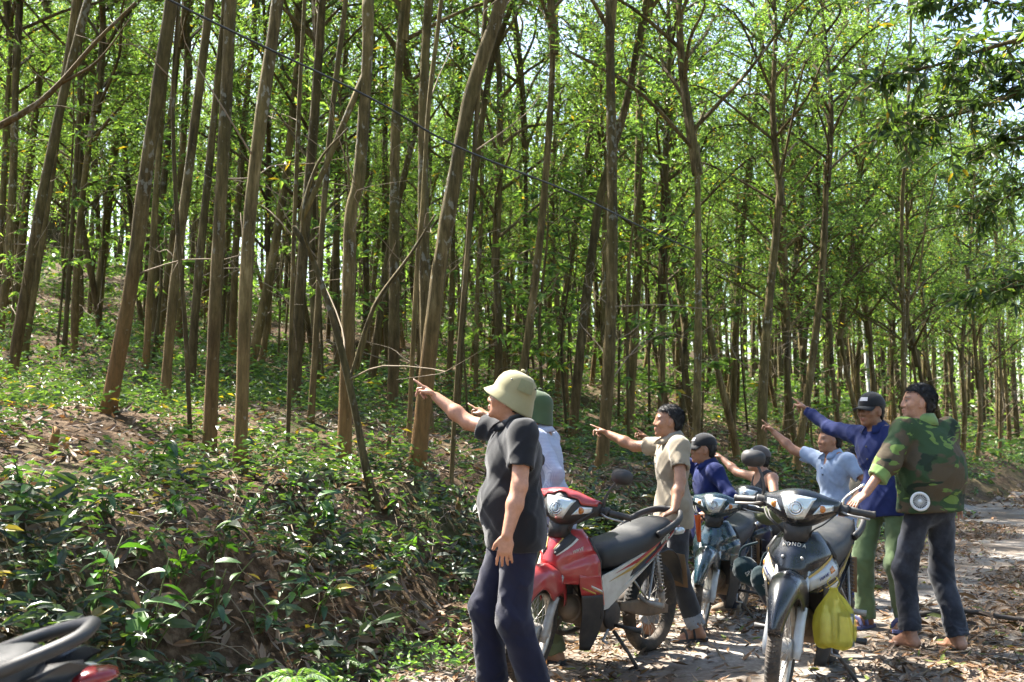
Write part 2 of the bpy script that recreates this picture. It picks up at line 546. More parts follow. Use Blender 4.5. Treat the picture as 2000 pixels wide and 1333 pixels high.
def trunk_mesh(path, r0, r1, red, seg=10, dead=5, seed=0, fork=None):
    """bole with butt flare, slight knots; dead twigs as a second mesh"""
    rng = np.random.default_rng(seed)
    P = catmull(path, 5)
    n = len(P)
    s = np.concatenate([[0], np.cumsum(np.linalg.norm(np.diff(P, axis=0), axis=1))])
    t = s / s[-1]
    R = r0 + (r1 - r0) * t + 0.35 * r0 * np.exp(-s / 0.16)
    R = R * (1 + 0.035 * np.sin(s * 5.1 + seed) + 0.025 * np.sin(s * 13 + seed * 2))
    V, F = tube_vf(P, R, seg)
    V = V + 0.05 * r0 * noise3(V + seed, 0.5)[:, None] * nrm(V - np.repeat(P, seg, 0))
    zz = np.repeat(s, seg)
    c = np.clip(1.05 - zz / 1.5, 0, 1) * red
    mb = MB(); mb.add(V, F, np.stack([c, c * 0, c * 0], -1))
    tw = MB()
    for k in range(dead):
        h = rng.uniform(0.14, 0.62)
        i = int(h * (n - 1))
        a = rng.uniform(0, 6.28); el = rng.uniform(-0.1, 0.9)
        d = np.array([math.cos(a) * math.cos(el), math.sin(a) * math.cos(el), math.sin(el)])
        ln = rng.uniform(0.3, 1.5)
        q = np.array([P[i], P[i] + d * ln * 0.35, P[i] + d * ln * 0.7 + rng.normal(0, 0.1, 3), P[i] + d * ln + rng.normal(0, 0.18, 3)])
        tw.add(*tube_vf(catmull(q, 3), np.linspace(0.007 * (0.5 + ln * 0.5), 0.002, 10), 5))
        if rng.random() < 0.6:
            e = q[2]; f = e + nrm(d + rdir(1, rng, -0.4, 0.6)[0]) * ln * 0.5
            tw.add(*tube_vf([e, (e + f) / 2 + rng.normal(0, 0.04, 3), f], [0.004, 0.003, 0.0015], 4))
    for f_ in (fork or []):
        i = int(f_[0] * (n - 1))
        q = catmull(np.vstack([P[i][None], np.asarray(f_[1])]), 4)
        mb.add(*tube_vf(q, np.linspace(R[i] * 0.62, f_[2], len(q)), 8), col=(0, 0, 0))
    return mb, tw

GAPS = []                                    # openings in the canopy through which the sun reaches the ground
for gx, gy in ((750, 930), (860, 985), (620, 880), (960, 900), (1010, 1000), (1740, 1215), (1850, 1060), (1960, 1040),  (1560, 840), (420, 800), (1330, 860)):
    gp = at(gx, gy, 5.9) if gx in (960, 1010) else ground_hit(gx, gy)
    if gp is not None: GAPS.append(np.array(gp))
def in_gap(c, h):
    for g in GAPS:
        for z_ in np.linspace(c[2], c[2] + h, 6):
            q = g + np.array(SUN_TO) / SUN_TO.z * (z_ - g[2])
            if math.hypot(q[0] - c[0], q[1] - c[1]) < 0.85: return True
    return False
def crown_on(root, base, top, kind, rng, sc):
    if in_gap(np.array(root.location) + np.array(top), (7.5 if kind else 5.6) * sc): sc *= 0.42
    me = (LOWCROWNS if kind else CROWNS)[rng.integers(0, 3 if kind else 5)]
    link('crown', me, root, tuple(top), (rng.normal(0, 0.05), rng.normal(0, 0.05), rng.uniform(0, 6.28)), (sc, sc, sc * rng.uniform(0.9, 1.15)))

# path given in photograph pixels from the foot upwards, widths in pixels at the foot and at the last point
HERO = [
 ([(207, 806), (262, 540), (298, 290), (345, 0)], 40, 32, 1.0, 'stout leaning trunk with red-brown foot beside the big-leaved shrub'),
 ([(408, 888), (424, 560), (440, 300), (456, 0)], 34, 30, .6, 'upright lichen-spotted trunk next to the straight bare trunk above the bank'),
 ([(468, 924), (482, 480), (508, 220), (538, 0)], 35, 33, .5, 'straight clean trunk nearest the bank edge, beside the mossy log'),
 ([(320, 786), (338, 560), (368, 300), (402, 0)], 26, 24, .5, 'leaning trunk standing just behind the stout red-footed trunk'),
 ([(284, 720), (300, 430), (315, 200), (332, 0)], 18, 15, .7, 'slim sunlit-edged trunk behind the stout red-footed trunk'),
 ([(374, 868), (362, 640), (346, 430), (338, 200), (350, 0)], 12, 10, .2, 'thin pale sapling trunk rising between two thicker trunks'),
 ([(187, 638), (206, 430), (232, 180), (246, 0)], 24, 18, .1, 'dark straight trunk high on the slope above the leafy thicket'),
 ([(28, 626), (46, 430), (70, 200), (92, 0)], 22, 19, .1, 'dark trunk nearest the picture edge on the upper slope'),
 ([(42, 702), (76, 430), (98, 220), (122, 0)], 22, 22, .2, 'long dark trunk leaning beside the picture edge, low on the slope'),
 ([(124, 698), (139, 430), (150, 200), (150, 0)], 13, 11, .1, 'thin lichen-white trunk among the dark trunks at the slope edge'),
 ([(452, 700), (463, 430), (480, 200), (500, 0)], 20, 16, .6, 'trunk half hidden behind the straight clean trunk'),
 ([(396, 622), (414, 430), (430, 200), (440, 0)], 20, 16, .4, 'dark upslope trunk seen between the two bank-edge trunks'),
 ([(561, 888), (572, 606), (579, 430), (590, 200), (602, 0)], 12, 10, .1, 'thin pale trunk standing in the sunlit clearing'),
 ([(606, 826), (620, 571), (627, 430), (645, 200), (668, 0)], 17, 14, .3, 'slender trunk at the back of the sunlit clearing'),
 ([(671, 905), (680, 650), (686, 430), (703, 350), (719, 140), (722, 0)], 36, 27, .8, 'thick forked trunk behind the crooked leaning tree'),
 ([(743, 1008), (712, 904), (692, 800), (656, 649), (610, 511), (570, 440)], 24, 12, .0, 'crooked grey tree bending over the road bank'),
 ([(812, 914), (843, 650), (866, 480), (908, 245), (932, 150), (982, 0)], 44, 32, 1.0, 'big orange-footed trunk behind the raised hand of the helmeted man'),
 ([(797, 874), (808, 650), (816, 506), (826, 400), (838, 200), (862, 0)], 14, 12, .3, 'thin trunk standing just before the big orange-footed trunk'),
 ([(880, 946), (886, 850), (896, 690), (914, 480), (926, 300), (950, 0)], 12, 12, .2, 'thin pale stem between the raised arm and the big trunk'),
 ([(890, 800), (902, 640), (912, 500), (930, 330), (960, 130), (1005, 0)], 20, 16, .3, 'slim trunk above the raised forearm of the helmeted man'),
 ([(929, 792), (932, 576), (938, 470), (942, 300), (935, 120), (930, 0)], 13, 11, .2, 'straight slender trunk in front of the khaki helmet brim'),
 ([(1014, 716), (1034, 611), (1055, 480), (1088, 361), (1140, 210), (1176, 110), (1214, 0)], 24, 14, .2, 'pale trunk bending far over above the khaki helmet'),
 ([(1004, 716), (1014, 560), (1017, 400), (1012, 200), (1000, 0)], 12, 9, .2, 'thin straight trunk crossing the bending pale trunk'),
 ([(1116, 862), (1136, 650), (1154, 506), (1169, 400), (1197, 295), (1225, 190), (1262, 0)], 25, 17, .3, 'long smooth olive trunk leaning beside the green helmet'),
 ([(1073, 756), (1074, 541), (1078, 350), (1090, 180), (1085, 0)], 15, 11, .2, 'dark straight trunk above the green helmet'),
 ([(1087, 792), (1097, 612), (1115, 506), (1127, 400), (1160, 220), (1190, 60)], 14, 11, .4, 'slanting trunk between the green helmet and the olive trunk'),
 ([(1226, 842), (1240, 640), (1246, 500), (1246, 400), (1250, 200), (1262, 0)], 24, 18, .2, 'dark leafy trunk behind the pointing hand of the beige-shirted man'),
 ([(1430, 860), (1437, 640), (1445, 470), (1462, 280), (1476, 140), (1490, 0)], 14, 10, .2, 'sunlit pale trunk behind the grey cap of the seated man'),
 ([(1540, 764), (1540, 612), (1550, 488), (1562, 400), (1574, 330), (1592, 210), (1602, 110), (1612, 0)], 13, 9, .2, 'slender wavy trunk above the bare pointing forearm'),
 ([(1568, 808), (1575, 647), (1596, 523), (1617, 400), (1640, 250), (1650, 80)], 12, 9, .3, 'slim leaning trunk above the raised blue sleeve'),
 ([(1594, 800), (1595, 612), (1592, 400), (1597, 200), (1590, 60)], 15, 10, .1, 'dark straight trunk behind the raised blue sleeve'),
 ([(1614, 800), (1621, 612), (1642, 400), (1652, 200)], 14, 10, .3, 'brown trunk between the blue sleeve and the black cap'),
 ([(1632, 808), (1649, 647), (1668, 555), (1690, 470), (1730, 425), (1800, 380)], 14, 8, .2, 'trunk curving away in an arch above the black cap'),
 ([(1752, 740), (1764, 650), (1759, 541), (1757, 400), (1765, 250)], 13, 8, .2, 'forked trunk behind the bare-headed man in camouflage'),
 ([(1843, 812), (1850, 700), (1857, 576), (1872, 470), (1880, 320)], 11, 8, .1, 'thin trunk beside the road behind the camouflage jacket'),
]
hero_xy = []
for k, (path, w0, w1, red, label) in enumerate(HERO):
    g = ground_hit(*path[0])
    if g is None: g = at(*path[0], 20.0)
    Y = g.y
    rng = np.random.default_rng(100 + k)
    r0, r1 = 0.375 * w0 * Y / FPX, 0.41 * w1 * Y / FPX
    lean = rng.normal(0, 0.03)
    pts = [np.array(at(px, py, Y)) for px, py in path]
    pts = [p + np.array([0, 1, 0]) * lean * (p[2] - g.z) for p in pts]
    pts[0] = np.array([pts[0][0], pts[0][1], hz(pts[0][0], pts[0][1]) - 0.12])
    full = 11.5 + rng.uniform(-1.2, 1.6)
    topz = pts[-1][2] - g.z
    d = nrm(pts[-1] - pts[-2])
    crooked = 'crooked' in label
    if not crooked:
        while pts[-1][2] - g.z < full * 0.55:
            d = nrm(d * [0.8, 0.8, 1] + [0, 0, 0.12])
            pts.append(pts[-1] + d * 1.2)
        r1 = min(r1, r0 * 0.72) if topz > 6 else r1 * 0.85
    base = pts[0] + [0, 0, 0.12]
    root = empty('acacia_tree', tuple(base))
    loc = np.array(pts) - base
    fork = None
    if 'thick forked' in label:
        f = [np.array(at(px, py, Y)) - base for px, py in ((712, 230), (730, 120), (752, 0), (775, -120))]
        fork = [(0.52, f, r0 * 0.5)]
    if 'bare-headed man' in label:
        f = [np.array(at(px, py, Y)) - base for px, py in ((1778, 590), (1795, 540), (1808, 435), (1830, 340))]
        fork = [(0.30, f, r0 * 0.3)]
    if crooked:
        f = [np.array(at(px, py, Y + 0.1)) - base for px, py in ((690, 720), (730, 600), (800, 500), (850, 420))]
        fork = [(0.5, f, 0.008), (0.82, [np.array(at(px, py, Y - 0.1)) - base for px, py in ((590, 430), (620, 320), (680, 250))], 0.006)]
    tb, tw = trunk_mesh(loc, r0, max(r1, 0.012), red, 12, 2, 300 + k, fork)
    tb.build('trunk', M['bark'], root)
    if tw.n: tag(tw.build('dead_twigs', M['twig'], root), kind='stuff')
    if not crooked:
        crown_on(root, base, loc[-1] - [0, 0, 0.3], 0, rng, rng.uniform(0.9, 1.15))
    tag(root, label, 'tree', 'acacia trunks one can tell apart')
    hero_xy.append((base[0], base[1]))

# shared boles for the rest of the plantation
def bole(seed, H):
    rng = np.random.default_rng(seed)
    lx, ly = rng.normal(0.25, 0.25), rng.normal(0, 0.2)
    pts = [np.array([lx * t + 0.12 * math.sin(3 * t + seed), ly * t + 0.1 * math.cos(2.3 * t + seed) - 0.1 * math.cos(seed), -0.15 + H * t]) for t in np.linspace(0, 1, 6)]
    pts = [p - [pts[0][0], pts[0][1], 0] for p in pts]
    tb, tw = trunk_mesh(np.array(pts), 0.066, 0.044, 0.35, 8, 6, seed)
    mb = tb
    n0 = mb.n
    for V, Q, T in ((tw.V, tw.Q, tw.T),):
        Vc = np.concatenate(V); 
        mb.add(Vc, np.concatenate(Q), (0, 0, 0), 1)
    return mb.mesh('trunk', [M['bark'], M['twig']]), pts[-1]
BOLES = [bole(s, 5.2) for s in (1, 2, 3, 4, 5, 6)]
LOWBOLES = [bole(s, 2.7) for s in (7, 8, 9)]
def shoots_mesh(seed):
    rng = np.random.default_rng(seed)
    mb = MB()
    for k in range(22):
        z0 = rng.uniform(2.8, 6.4); a = rng.uniform(0, 6.28); ln = rng.uniform(0.35, 1.0)
        d = np.array([math.cos(a), math.sin(a), rng.uniform(-0.1, 0.8)]); d = nrm(d)
        p = np.array([0.25 * z0 / 5.2, 0, z0]); e = p + d * ln
        mb.add(*tube_vf([p, (p + e) / 2 + [0, 0, 0.05], e], [0.006, 0.005, 0.003], 4, False), mat=1, col=(0, 0, 0))
        n = rng.integers(14, 30); t = rng.uniform(0.25, 1.15, n)[:, None]
        add_leaves(mb, p + (e - p) * t + rng.normal(0, 0.07, (n, 3)), nrm(d * 0.5 + rdir(n, rng, -0.8, 0.5)), rdir(n, rng, 0.2, 1), rng.uniform(0.07, 0.125, n), rng.uniform(0.02, 0.034, n), greens(n, rng, 1.05, 0.03), bend=0.15)
    return mb.mesh('shoots', [M['crown_leaf'], M['bark']], False)
SHOOTS = [shoots_mesh(s) for s in (61, 62, 63, 64)]
pts_ok = list(hero_xy)
def far_enough(x, y, dmin):
    for a, b in pts_ok:
        if (a - x) ** 2 + (b - y) ** 2 < dmin * dmin: return False
    return True
rng = np.random.default_rng(42)
cand = []
for _ in range(30000):
    y = 6 + 37 * rng.random() ** 1.1; x = rng.uniform(-0.56 * y - 9, 0.50 * y + 3)
    cand.append((x, y))
cnt = 0
ZONES = {}
for x, y in cand:
    if cnt >= 240: break
    u, v = (float(a) for a in uv_of(x, y))
    if u < 1.6: continue
    px = 1000 + x / y * FPX
    inview = -40 < px < 2040
    if inview and y < 12.5: continue
    if not inview and (y > 36 or rng.random() < 0.6): continue
    dmin = 1.35 if y < 28 else 1.7
    if not inview: dmin = 3.3
    if not far_enough(x, y, dmin): continue
    pts_ok.append((x, y))
    z = hz(x, y)
    low = 1 if (rng.random() < (0.62 if v > 8 else 0.28) and y > 16) else 0
    me, tp = (LOWBOLES if low else BOLES)[rng.integers(0, 3 if low else 6)]
    s = rng.uniform(0.8, 1.25); hs = rng.uniform(0.85, 1.15)
    rz = rng.normal(0, 0.7)
    root = empty('acacia_tree', (x, y, z))
    link('trunk', me, root, (0, 0, 0), (0, 0, rz), (s, s, hs))
    c, sn = math.cos(rz), math.sin(rz)
    top = (s * (tp[0] * c - tp[1] * sn), s * (tp[0] * sn + tp[1] * c), tp[2] * hs - 0.4)
    crown_on(root, None, top, low, rng, rng.uniform(0.8, 1.1) * (0.82 if y > 26 else 1.0))
    if y > 17 and rng.random() < (0.85 if px > 1150 else 0.6): tag(link('shoots', SHOOTS[rng.integers(0, 4)], root, (0, 0, 0), (0, 0, rng.uniform(0, 6.28)), (1, 1, rng.uniform(0.8, 1.2))), kind='stuff')
    ZONES.setdefault((inview, y < 30, min(int(max(px, 0) // 125), 15)), []).append((px, root))
    cnt += 1
MARK = ['next to the picture edge above the open slope', 'above the leafy thicket on the slope', 'around the stout leaning trunk', 'around the lichen-spotted trunk', 'behind the straight clean trunk', 'above the sunlit clearing',
        'around the big orange-footed trunk', 'above the raised arm of the helmeted man', 'above the green sun helmet', 'above the beige-shirted man', 'above the black cap on the teal motorbike', 'above the grey-capped man',
        'above the pale blue polo', 'above the raised blue sleeve', 'behind the camouflage jacket', 'along the road bend']
ORD = ['first', 'second', 'third', 'fourth', 'fifth', 'sixth', 'seventh', 'eighth', 'ninth', 'tenth', 'eleventh', 'twelfth']
for (iv, near, z_), lst in ZONES.items():
    lst.sort(key=lambda q: q[0])
    for i, (px, root) in enumerate(lst):
        if not iv: tag(root, 'acacia standing outside the view whose crown shades the slope', 'tree', 'acacias outside the view')
        elif near: tag(root, '%s middle-distance trunk from the left %s' % (ORD[i % 12], MARK[z_]), 'tree', 'middle-distance acacias')
        else: tag(root, '%s deep-wood trunk from the left %s' % (ORD[i % 12], MARK[z_]), 'tree', 'acacias deep in the wood')

# acacias on the near side of the road, behind and beside the photographer
rng = np.random.default_rng(91)
near_side = [(4.5, -2.5), (1.0, -4.5), (-3.0, -5.5), (-7.0, -6.5), (6.5, 0.5), (8.8, 3.6), (11.5, 6.5), (3.0, -8), (-1.5, -9), (-6, -10.5), (8, -4), (11, 0), (13.5, 4), (-10.5, -9), (6, -12), (0.5, -14), (14.5, 8.5), (-5, -15)]
for x, y in near_side:
    low = rng.random() < 0.6
    me, tp = (LOWBOLES if low else BOLES)[rng.integers(0, 3)]
    root = empty('acacia_tree', (x, y, hz(x, y)))
    link('trunk', me, root, (0, 0, 0), (0, 0, rng.uniform(0, 6)), (1.1, 1.1, 1.0))
    link('crown', (LOWCROWNS if low else CROWNS)[rng.integers(0, 3)], root, (0, 0, tp[2] - 0.4), (0, 0, rng.uniform(0, 6)), (1.15, 1.15, 1.0))
    tag(root, 'acacia on the photographer side of the road, outside the view', 'tree', 'acacias across the road')

# tree across the road whose boughs hang into the upper corner
def bough_tree():
    rng = np.random.default_rng(77)
    bx, by = 9.3, 9.2
    root = empty('roadside_tree', (bx, by, 0))
    mb = MB()
    P = catmull([(0, 0, -0.1), (-0.1, 0.1, 2), (-0.5, 0.2, 4), (-0.9, 0.2, 6.5), (-1.0, 0.3, 9)], 5)
    mb.add(*tube_vf(P, np.linspace(0.17, 0.07, len(P)), 12), col=(0.1, 0, 0))
    mb.build('trunk', M['bark'], root)
    lf = MB(); 
    boughs = [[(2330, 60), (2180, 40), (2060, 60), (1930, 95), (1820, 130), (1720, 150)],
              [(2330, 160), (2160, 150), (2020, 170), (1900, 215), (1810, 235), (1740, 240)],
              [(2330, 0), (2150, -60), (1990, 10), (1880, -10), (1790, 20)],
              [(2330, 240), (2200, 300), (2060, 330), (1960, 390), (1900, 420)],
              [(2330, 420), (2200, 470), (2080, 520), (1990, 560), (1930, 570)],
              [(2330, 120), (2180, 100), (2080, 120), (1980, 125), (1900, 160)],
              [(2330, 320), (2200, 240), (2090, 250), (1990, 270), (1930, 300)]]
    bark = MB()
    for i, b in enumerate(boughs):
        Yb = 9.6 + 0.6 * (i % 4)
        q = [np.array(at(px, py, Yb + 0.02 * j)) - [bx, by, 0] for j, (px, py) in enumerate(b)]
        q[0] = np.array([np.interp(q[0][2], P[:, 2], P[:, 0]), np.interp(q[0][2], P[:, 2], P[:, 1]), q[0][2]])
        q = catmull(q, 4)
        bark.add(*tube_vf(q, np.linspace(0.035, 0.006, len(q)), 6), col=(0, 0, 0))
        for j in range(6, len(q)):
            for _ in range(4):
                d = nrm(np.array([-0.6, 0, -0.1]) + rdir(1, rng, -0.7, 0.7)[0])
                l2 = rng.uniform(0.2, 0.55)
                e = q[j] + d * l2
                bark.add(*tube_vf([q[j], (q[j] + e) / 2 + [0, 0, 0.03], e], [0.006, 0.005, 0.003], 4, False), col=(0, 0, 0))
                n = rng.integers(10, 18)
                t = rng.uniform(0.25, 1.1, n)[:, None]
                add_leaves(lf, q[j] + (e - q[j]) * t, nrm(d * 0.5 + rdir(n, rng, -1, 0.3)), rdir(n, rng, 0.1, 1), rng.uniform(0.09, 0.15, n), rng.uniform(0.028, 0.044, n), greens(n, rng, 0.7, 0.02), fine=True, bend=rng.uniform(0, 0.25, n))
    bark.build('boughs', M['bark'], root)
    lf.build('foliage', M['crown_leaf'], root, smooth=True)
    link('crown', CROWNS[2], root, (-1.0, 0.3, 8.2), (0, 0, 1), (1.2, 1.2, 1.1))
    tag(root, 'big-leaved roadside tree hanging dark boughs into the upper corner above the camouflage jacket', 'tree')
bough_tree()
def left_bough():
    root = empty('acacia_tree', (-5.6, 8.3, hz(-5.6, 8.3)))
    base = np.array(root.location)
    P = catmull([(0, 0, -0.1), (0.1, 0, 2), (0.15, 0.05, 4), (0.3, 0.1, 7.5)], 5)
    mb = MB(); mb.add(*tube_vf(P, np.linspace(0.12, 0.06, len(P)), 10), col=(0.2, 0, 0)); mb.build('trunk', M['bark'], root)
    tw = MB()
    for b, r in (([(-330, 330), (-60, 268), (55, 215), (115, 165), (185, 85), (265, 5)], 0.035), ([(120, 163), (190, 120), (258, 32)], 0.014), ([(60, 212), (120, 208), (172, 226)], 0.008), ([(-330, 200), (-40, -40), (45, 60), (92, 110)], 0.012)):
        q = catmull([np.array(at(px, py, 8.3)) - base for px, py in b], 4)
        tw.add(*tube_vf(q, np.linspace(r, r * 0.3, len(q)), 6), col=(0.25, 0, 0))
    tw.build('branch', M['bark'], root)
    link('crown', CROWNS[1], root, (0.3, 0.1, 7.2), (0, 0, 2))
    tag(root, 'tree with a bare reddish branch slanting up across the upper corner', 'tree')
left_bough()

# ------------------------------------------------------------------ saplings: thin stems with leaf sprays at middle height
def sapling_mesh(seed, H):
    rng = np.random.default_rng(seed)
    st = MB(); lf = MB()
    P = catmull([(0, 0, -0.1), (0.08 * rng.normal(), 0.08, H * 0.4), (0.2 * rng.normal(), -0.1, H * 0.75), (0.3 * rng.normal(), 0.1, H)], 4)
    st.add(*tube_vf(P, np.linspace(0.022, 0.006, len(P)), 6), col=(0, 0, 0))
    for k in range(16):
        t = rng.uniform(0.25, 1.0); i = min(int(t * (len(P) - 1)), len(P) - 2)
        d = nrm(rdir(1, rng, -0.1, 0.7)[0]); l2 = rng.uniform(0.25, 0.7)
        e = P[i] + d * l2
        st.add(*tube_vf([P[i], (P[i] + e) / 2 + [0, 0, 0.04], e], [0.007, 0.005, 0.003], 4, False), col=(0, 0, 0))
        n = rng.integers(10, 22); tt = rng.uniform(0.15, 1.1, n)[:, None]
        add_leaves(lf, P[i] + (e - P[i]) * tt, nrm(d * 0.6 + rdir(n, rng, -0.8, 0.5)), rdir(n, rng, 0.2, 1), rng.uniform(0.09, 0.17, n), rng.uniform(0.03, 0.05, n), greens(n, rng, 1.15, 0.03), bend=0.15)
    return st.mesh('stem', M['bark']), lf.mesh('foliage', M['crown_leaf'], False)
SAPS = [sapling_mesh(31, 3.6), sapling_mesh(32, 4.6), sapling_mesh(33, 2.8)]
rng = np.random.default_rng(5)
k = 0
SAPZ = {}
while k < 84:
    y = rng.uniform(9.5, 38); px = rng.uniform(-20, 2020); x = (px - 1000) / FPX * y
    u, v = uv_of(x, y)
    if u < 2.2 or (px < 1250 and y < 15) or (px < 900 and rng.random() < 0.5): continue
    st, lf = SAPS[k % 3]
    s = rng.uniform(0.8, 1.4); rz = rng.uniform(0, 6.28)
    root = empty('sapling', (x, y, hz(x, y)), rz, s)
    link('stem', st, root); link('foliage', lf, root)
    SAPZ.setdefault(min(int(max(px, 0) // 125), 15), []).append((px, root))
    k += 1
for z_, lst in SAPZ.items():
    lst.sort(key=lambda q: q[0])
    for i, (px, root) in enumerate(lst):
        tag(root, '%s thin leafy sapling from the left %s' % (ORD[i % 12], MARK[z_]), 'sapling', 'saplings between the trunks')

# ------------------------------------------------------------------ far wood: reads as one mass
def far_wood():
    rng = np.random.default_rng(8)
    mb = MB()
    n = 0
    Cs = []
    for _ in range(1500):
        y = rng.uniform(47, 105); x = rng.uniform(-0.55 * y - 6, 0.55 * y + 6)
        u, v = uv_of(x, y)
        z0 = hz(x, y)
        zc = z0 + (rng.uniform(0.5, 5) if rng.random() < 0.45 else rng.uniform(5, 18))
        m = 52
        Cs.append(np.array([x, y, zc]) + rng.normal(0, 1, (m, 3)) * [1.3, 1.3, 1.1])
        if _ % 2 == 0:
            mb.add(*tube_vf([(x, y, z0 - 0.3), (x + rng.normal(0, .3), y, z0 + 6), (x + rng.normal(0, .6), y, z0 + 12)], [0.11, 0.09, 0.05], 5, False), mat=1, col=(0, 0, 0))
    C = np.concatenate(Cs); n = len(C)
    add_leaves(mb, C, rdir(n, rng, -0.8, 0.6), rdir(n, rng, 0.1, 1), rng.uniform(0.24, 0.5, n), rng.uniform(0.10, 0.2, n), greens(n, rng, 1.15, 0.0), bend=0.1)  # greens lightened: sunlight on the distant foliage is put into its colour
    tag(mb.build('far_wood', [M['crown_leaf'], M['bark']], smooth=False), 'distant sunlit wood closing the view behind the trunks', 'wood', None, 'stuff')
far_wood()

# ------------------------------------------------------------------ ground cover
def floor_plants():
    rng = np.random.default_rng(21)
    mb = MB()
    def clumps(n, ylo, yhi, hts, leafL, m, rad, bright):
        y = ylo + (yhi - ylo) * rng.random(n * 4) ** 0.8
        px = rng.uniform(-120, 2120, n * 4); x = (px - 1000) / FPX * y
        u, v = uv_of(x, y)
        dens = noise3(np.stack([x, y, x * 0], -1), 3.2, 4, 6)
        ok = (u > 0.75) & (dens > rng.uniform(-0.55, 0.75, n * 4))
        x, y = x[ok][:n], y[ok][:n]
        z = hterr(x, y)
        n2 = len(x)
        h = rng.uniform(*hts, n2)
        C = np.repeat(np.stack([x, y, z], -1), m, 0)
        hh = np.repeat(h, m)
        N_ = len(C)
        a = rng.uniform(0, 6.28, N_); r = rad * np.sqrt(rng.random(N_))
        C = C + np.stack([np.cos(a) * r, np.sin(a) * r, hh * rng.uniform(0.15, 1, N_)], -1)
        D = np.stack([np.cos(a), np.sin(a), rng.uniform(-0.35, 0.55, N_)], -1)
        br = np.repeat(rng.uniform(0.7, 1.3, n2), m)[:, None]
        col = greens(N_, rng, bright, 0.02) * br
        L = rng.uniform(*leafL, N_)
        add_leaves(mb, C, D, rdir(N_, rng, 0.45, 1), L, L * rng.uniform(0.28, 0.42, N_), col, bend=0.18)
    clumps(1150, 5.5, 16, (0.05, 0.34), (0.04, 0.10), 18, 0.22, 0.6)
    clumps(2000, 14, 34, (0.1, 0.5), (0.08, 0.15), 17, 0.34, 0.85)
    clumps(900, 30, 60, (0.2, 0.8), (0.2, 0.35), 14, 0.5, 0.9)
    tag(mb.build('undergrowth', M['plant_leaf'], smooth=False), 'low green undergrowth covering the forest floor', 'undergrowth', None, 'stuff')
floor_plants()

def bank_cover():
    """small leaves, runners and dead stalks hanging down the shaded road bank"""
    rng = np.random.default_rng(22)
    mb = MB()
    n = 5200
    v = -5.5 + 21 * rng.random(n) ** 1.35; u = (0.45 + 0.27 * rng.normal(size=n)).clip(0.03, 1.3) * (1.55 + 0.07 * np.clip(v + 1, 0, 12))
    x, y = xy_of(u, v)
    pt = noise3(np.stack([x, y, hterr(x, y)], -1), 0.9, 5, 6)
    keep = (rng.random(n) < np.where(u < 0.3, 0.45, 1.0)) & (pt > rng.uniform(-0.7, 0.8, n)) & (rng.random(n) < np.where((v > -1.5) & (v < 3.0), 0.38, 1.0))
    u, v = u[keep], v[keep]; n = len(u)
    x, y = xy_of(u, v); z = hterr(x, y)
    m = 8
    C = np.repeat(np.stack([x, y, z], -1), m, 0); N_ = len(C)
    a = rng.uniform(0, 6.28, N_)
    out = np.array([-EN[0], -EN[1], 0.35])
    D = nrm(np.stack([np.cos(a), np.sin(a), rng.uniform(-0.3, 0.5, N_)], -1) + out * 0.7)
    C = C + D * rng.uniform(0.0, 0.1, (N_, 1)) + out * rng.uniform(0.02, 0.16, (N_, 1))
    L = rng.uniform(0.03, 0.085, N_) * np.repeat(rng.choice([0.7, 1.0, 1.5, 2.0], n), m)
    add_leaves(mb, C, D, nrm(rdir(N_, rng, 0.2, 1) + out), L, L * np.repeat(rng.uniform(0.22, 0.5, n), m), greens(N_, rng, 0.34, 0.03) * np.repeat(rng.uniform(0.6, 1.25, n), m)[:, None], fine=True, bend=0.2)  # greens darkened so the bank's deep shade is put into the leaf colour
    # edge herbs along the foot of the bank
    n = 420
    v = rng.uniform(-2.2, 14, n); u = rng.normal(0.02, 0.13, n)
    x, y = xy_of(u, v); z = hterr(x, y)
    m = 12
    C = np.repeat(np.stack([x, y, z], -1), m, 0); N_ = len(C)
    C = C + rng.normal(0, 0.05, (N_, 3)) * [1, 1, 0] + np.stack([np.zeros(N_), np.zeros(N_), rng.uniform(0.01, 0.13, N_)], -1)
    L = rng.uniform(0.03, 0.07, N_)
    add_leaves(mb, C, rdir(N_, rng, -0.1, 0.7), rdir(N_, rng, 0.4, 1), L, L * 0.4, greens(N_, rng, 1.5, 0.0), bend=0.1)
    tag(mb.build('bank_herbs', M['plant_leaf'], smooth=False), 'small leafy herbs and creepers clothing the shaded road bank', 'herbs', None, 'stuff')
    tw = MB()
    for _ in range(760):
        v = rng.uniform(-5.5, 10); u = rng.uniform(0.1, 1.4) * (1.55 + 0.07 * np.clip(v + 1, 0, 12))
        a = rng.uniform(0, 6.28); ln = rng.uniform(0.15, 0.75)
        pts = []
        for t in np.linspace(0, 1, 5):
            uu = u + math.cos(a) * ln * t * 0.6 + rng.normal(0, 0.03); vv_ = v + math.sin(a) * ln * t + rng.normal(0, 0.03)
            x, y = xy_of(uu, vv_)
            pts.append((x, y, hz(x, y) + 0.03 + 0.05 * math.sin(t * 3.1) + rng.normal(0, 0.015)))
        r = rng.uniform(0.002, 0.006)
        tw.add(*tube_vf(catmull(pts, 2), np.linspace(r, r * 0.4, 9), 4))
    tag(tw.build('fallen_twigs', M['twig']), 'tangle of dead twigs and roots on the road bank', 'twigs', None, 'stuff')
bank_cover()

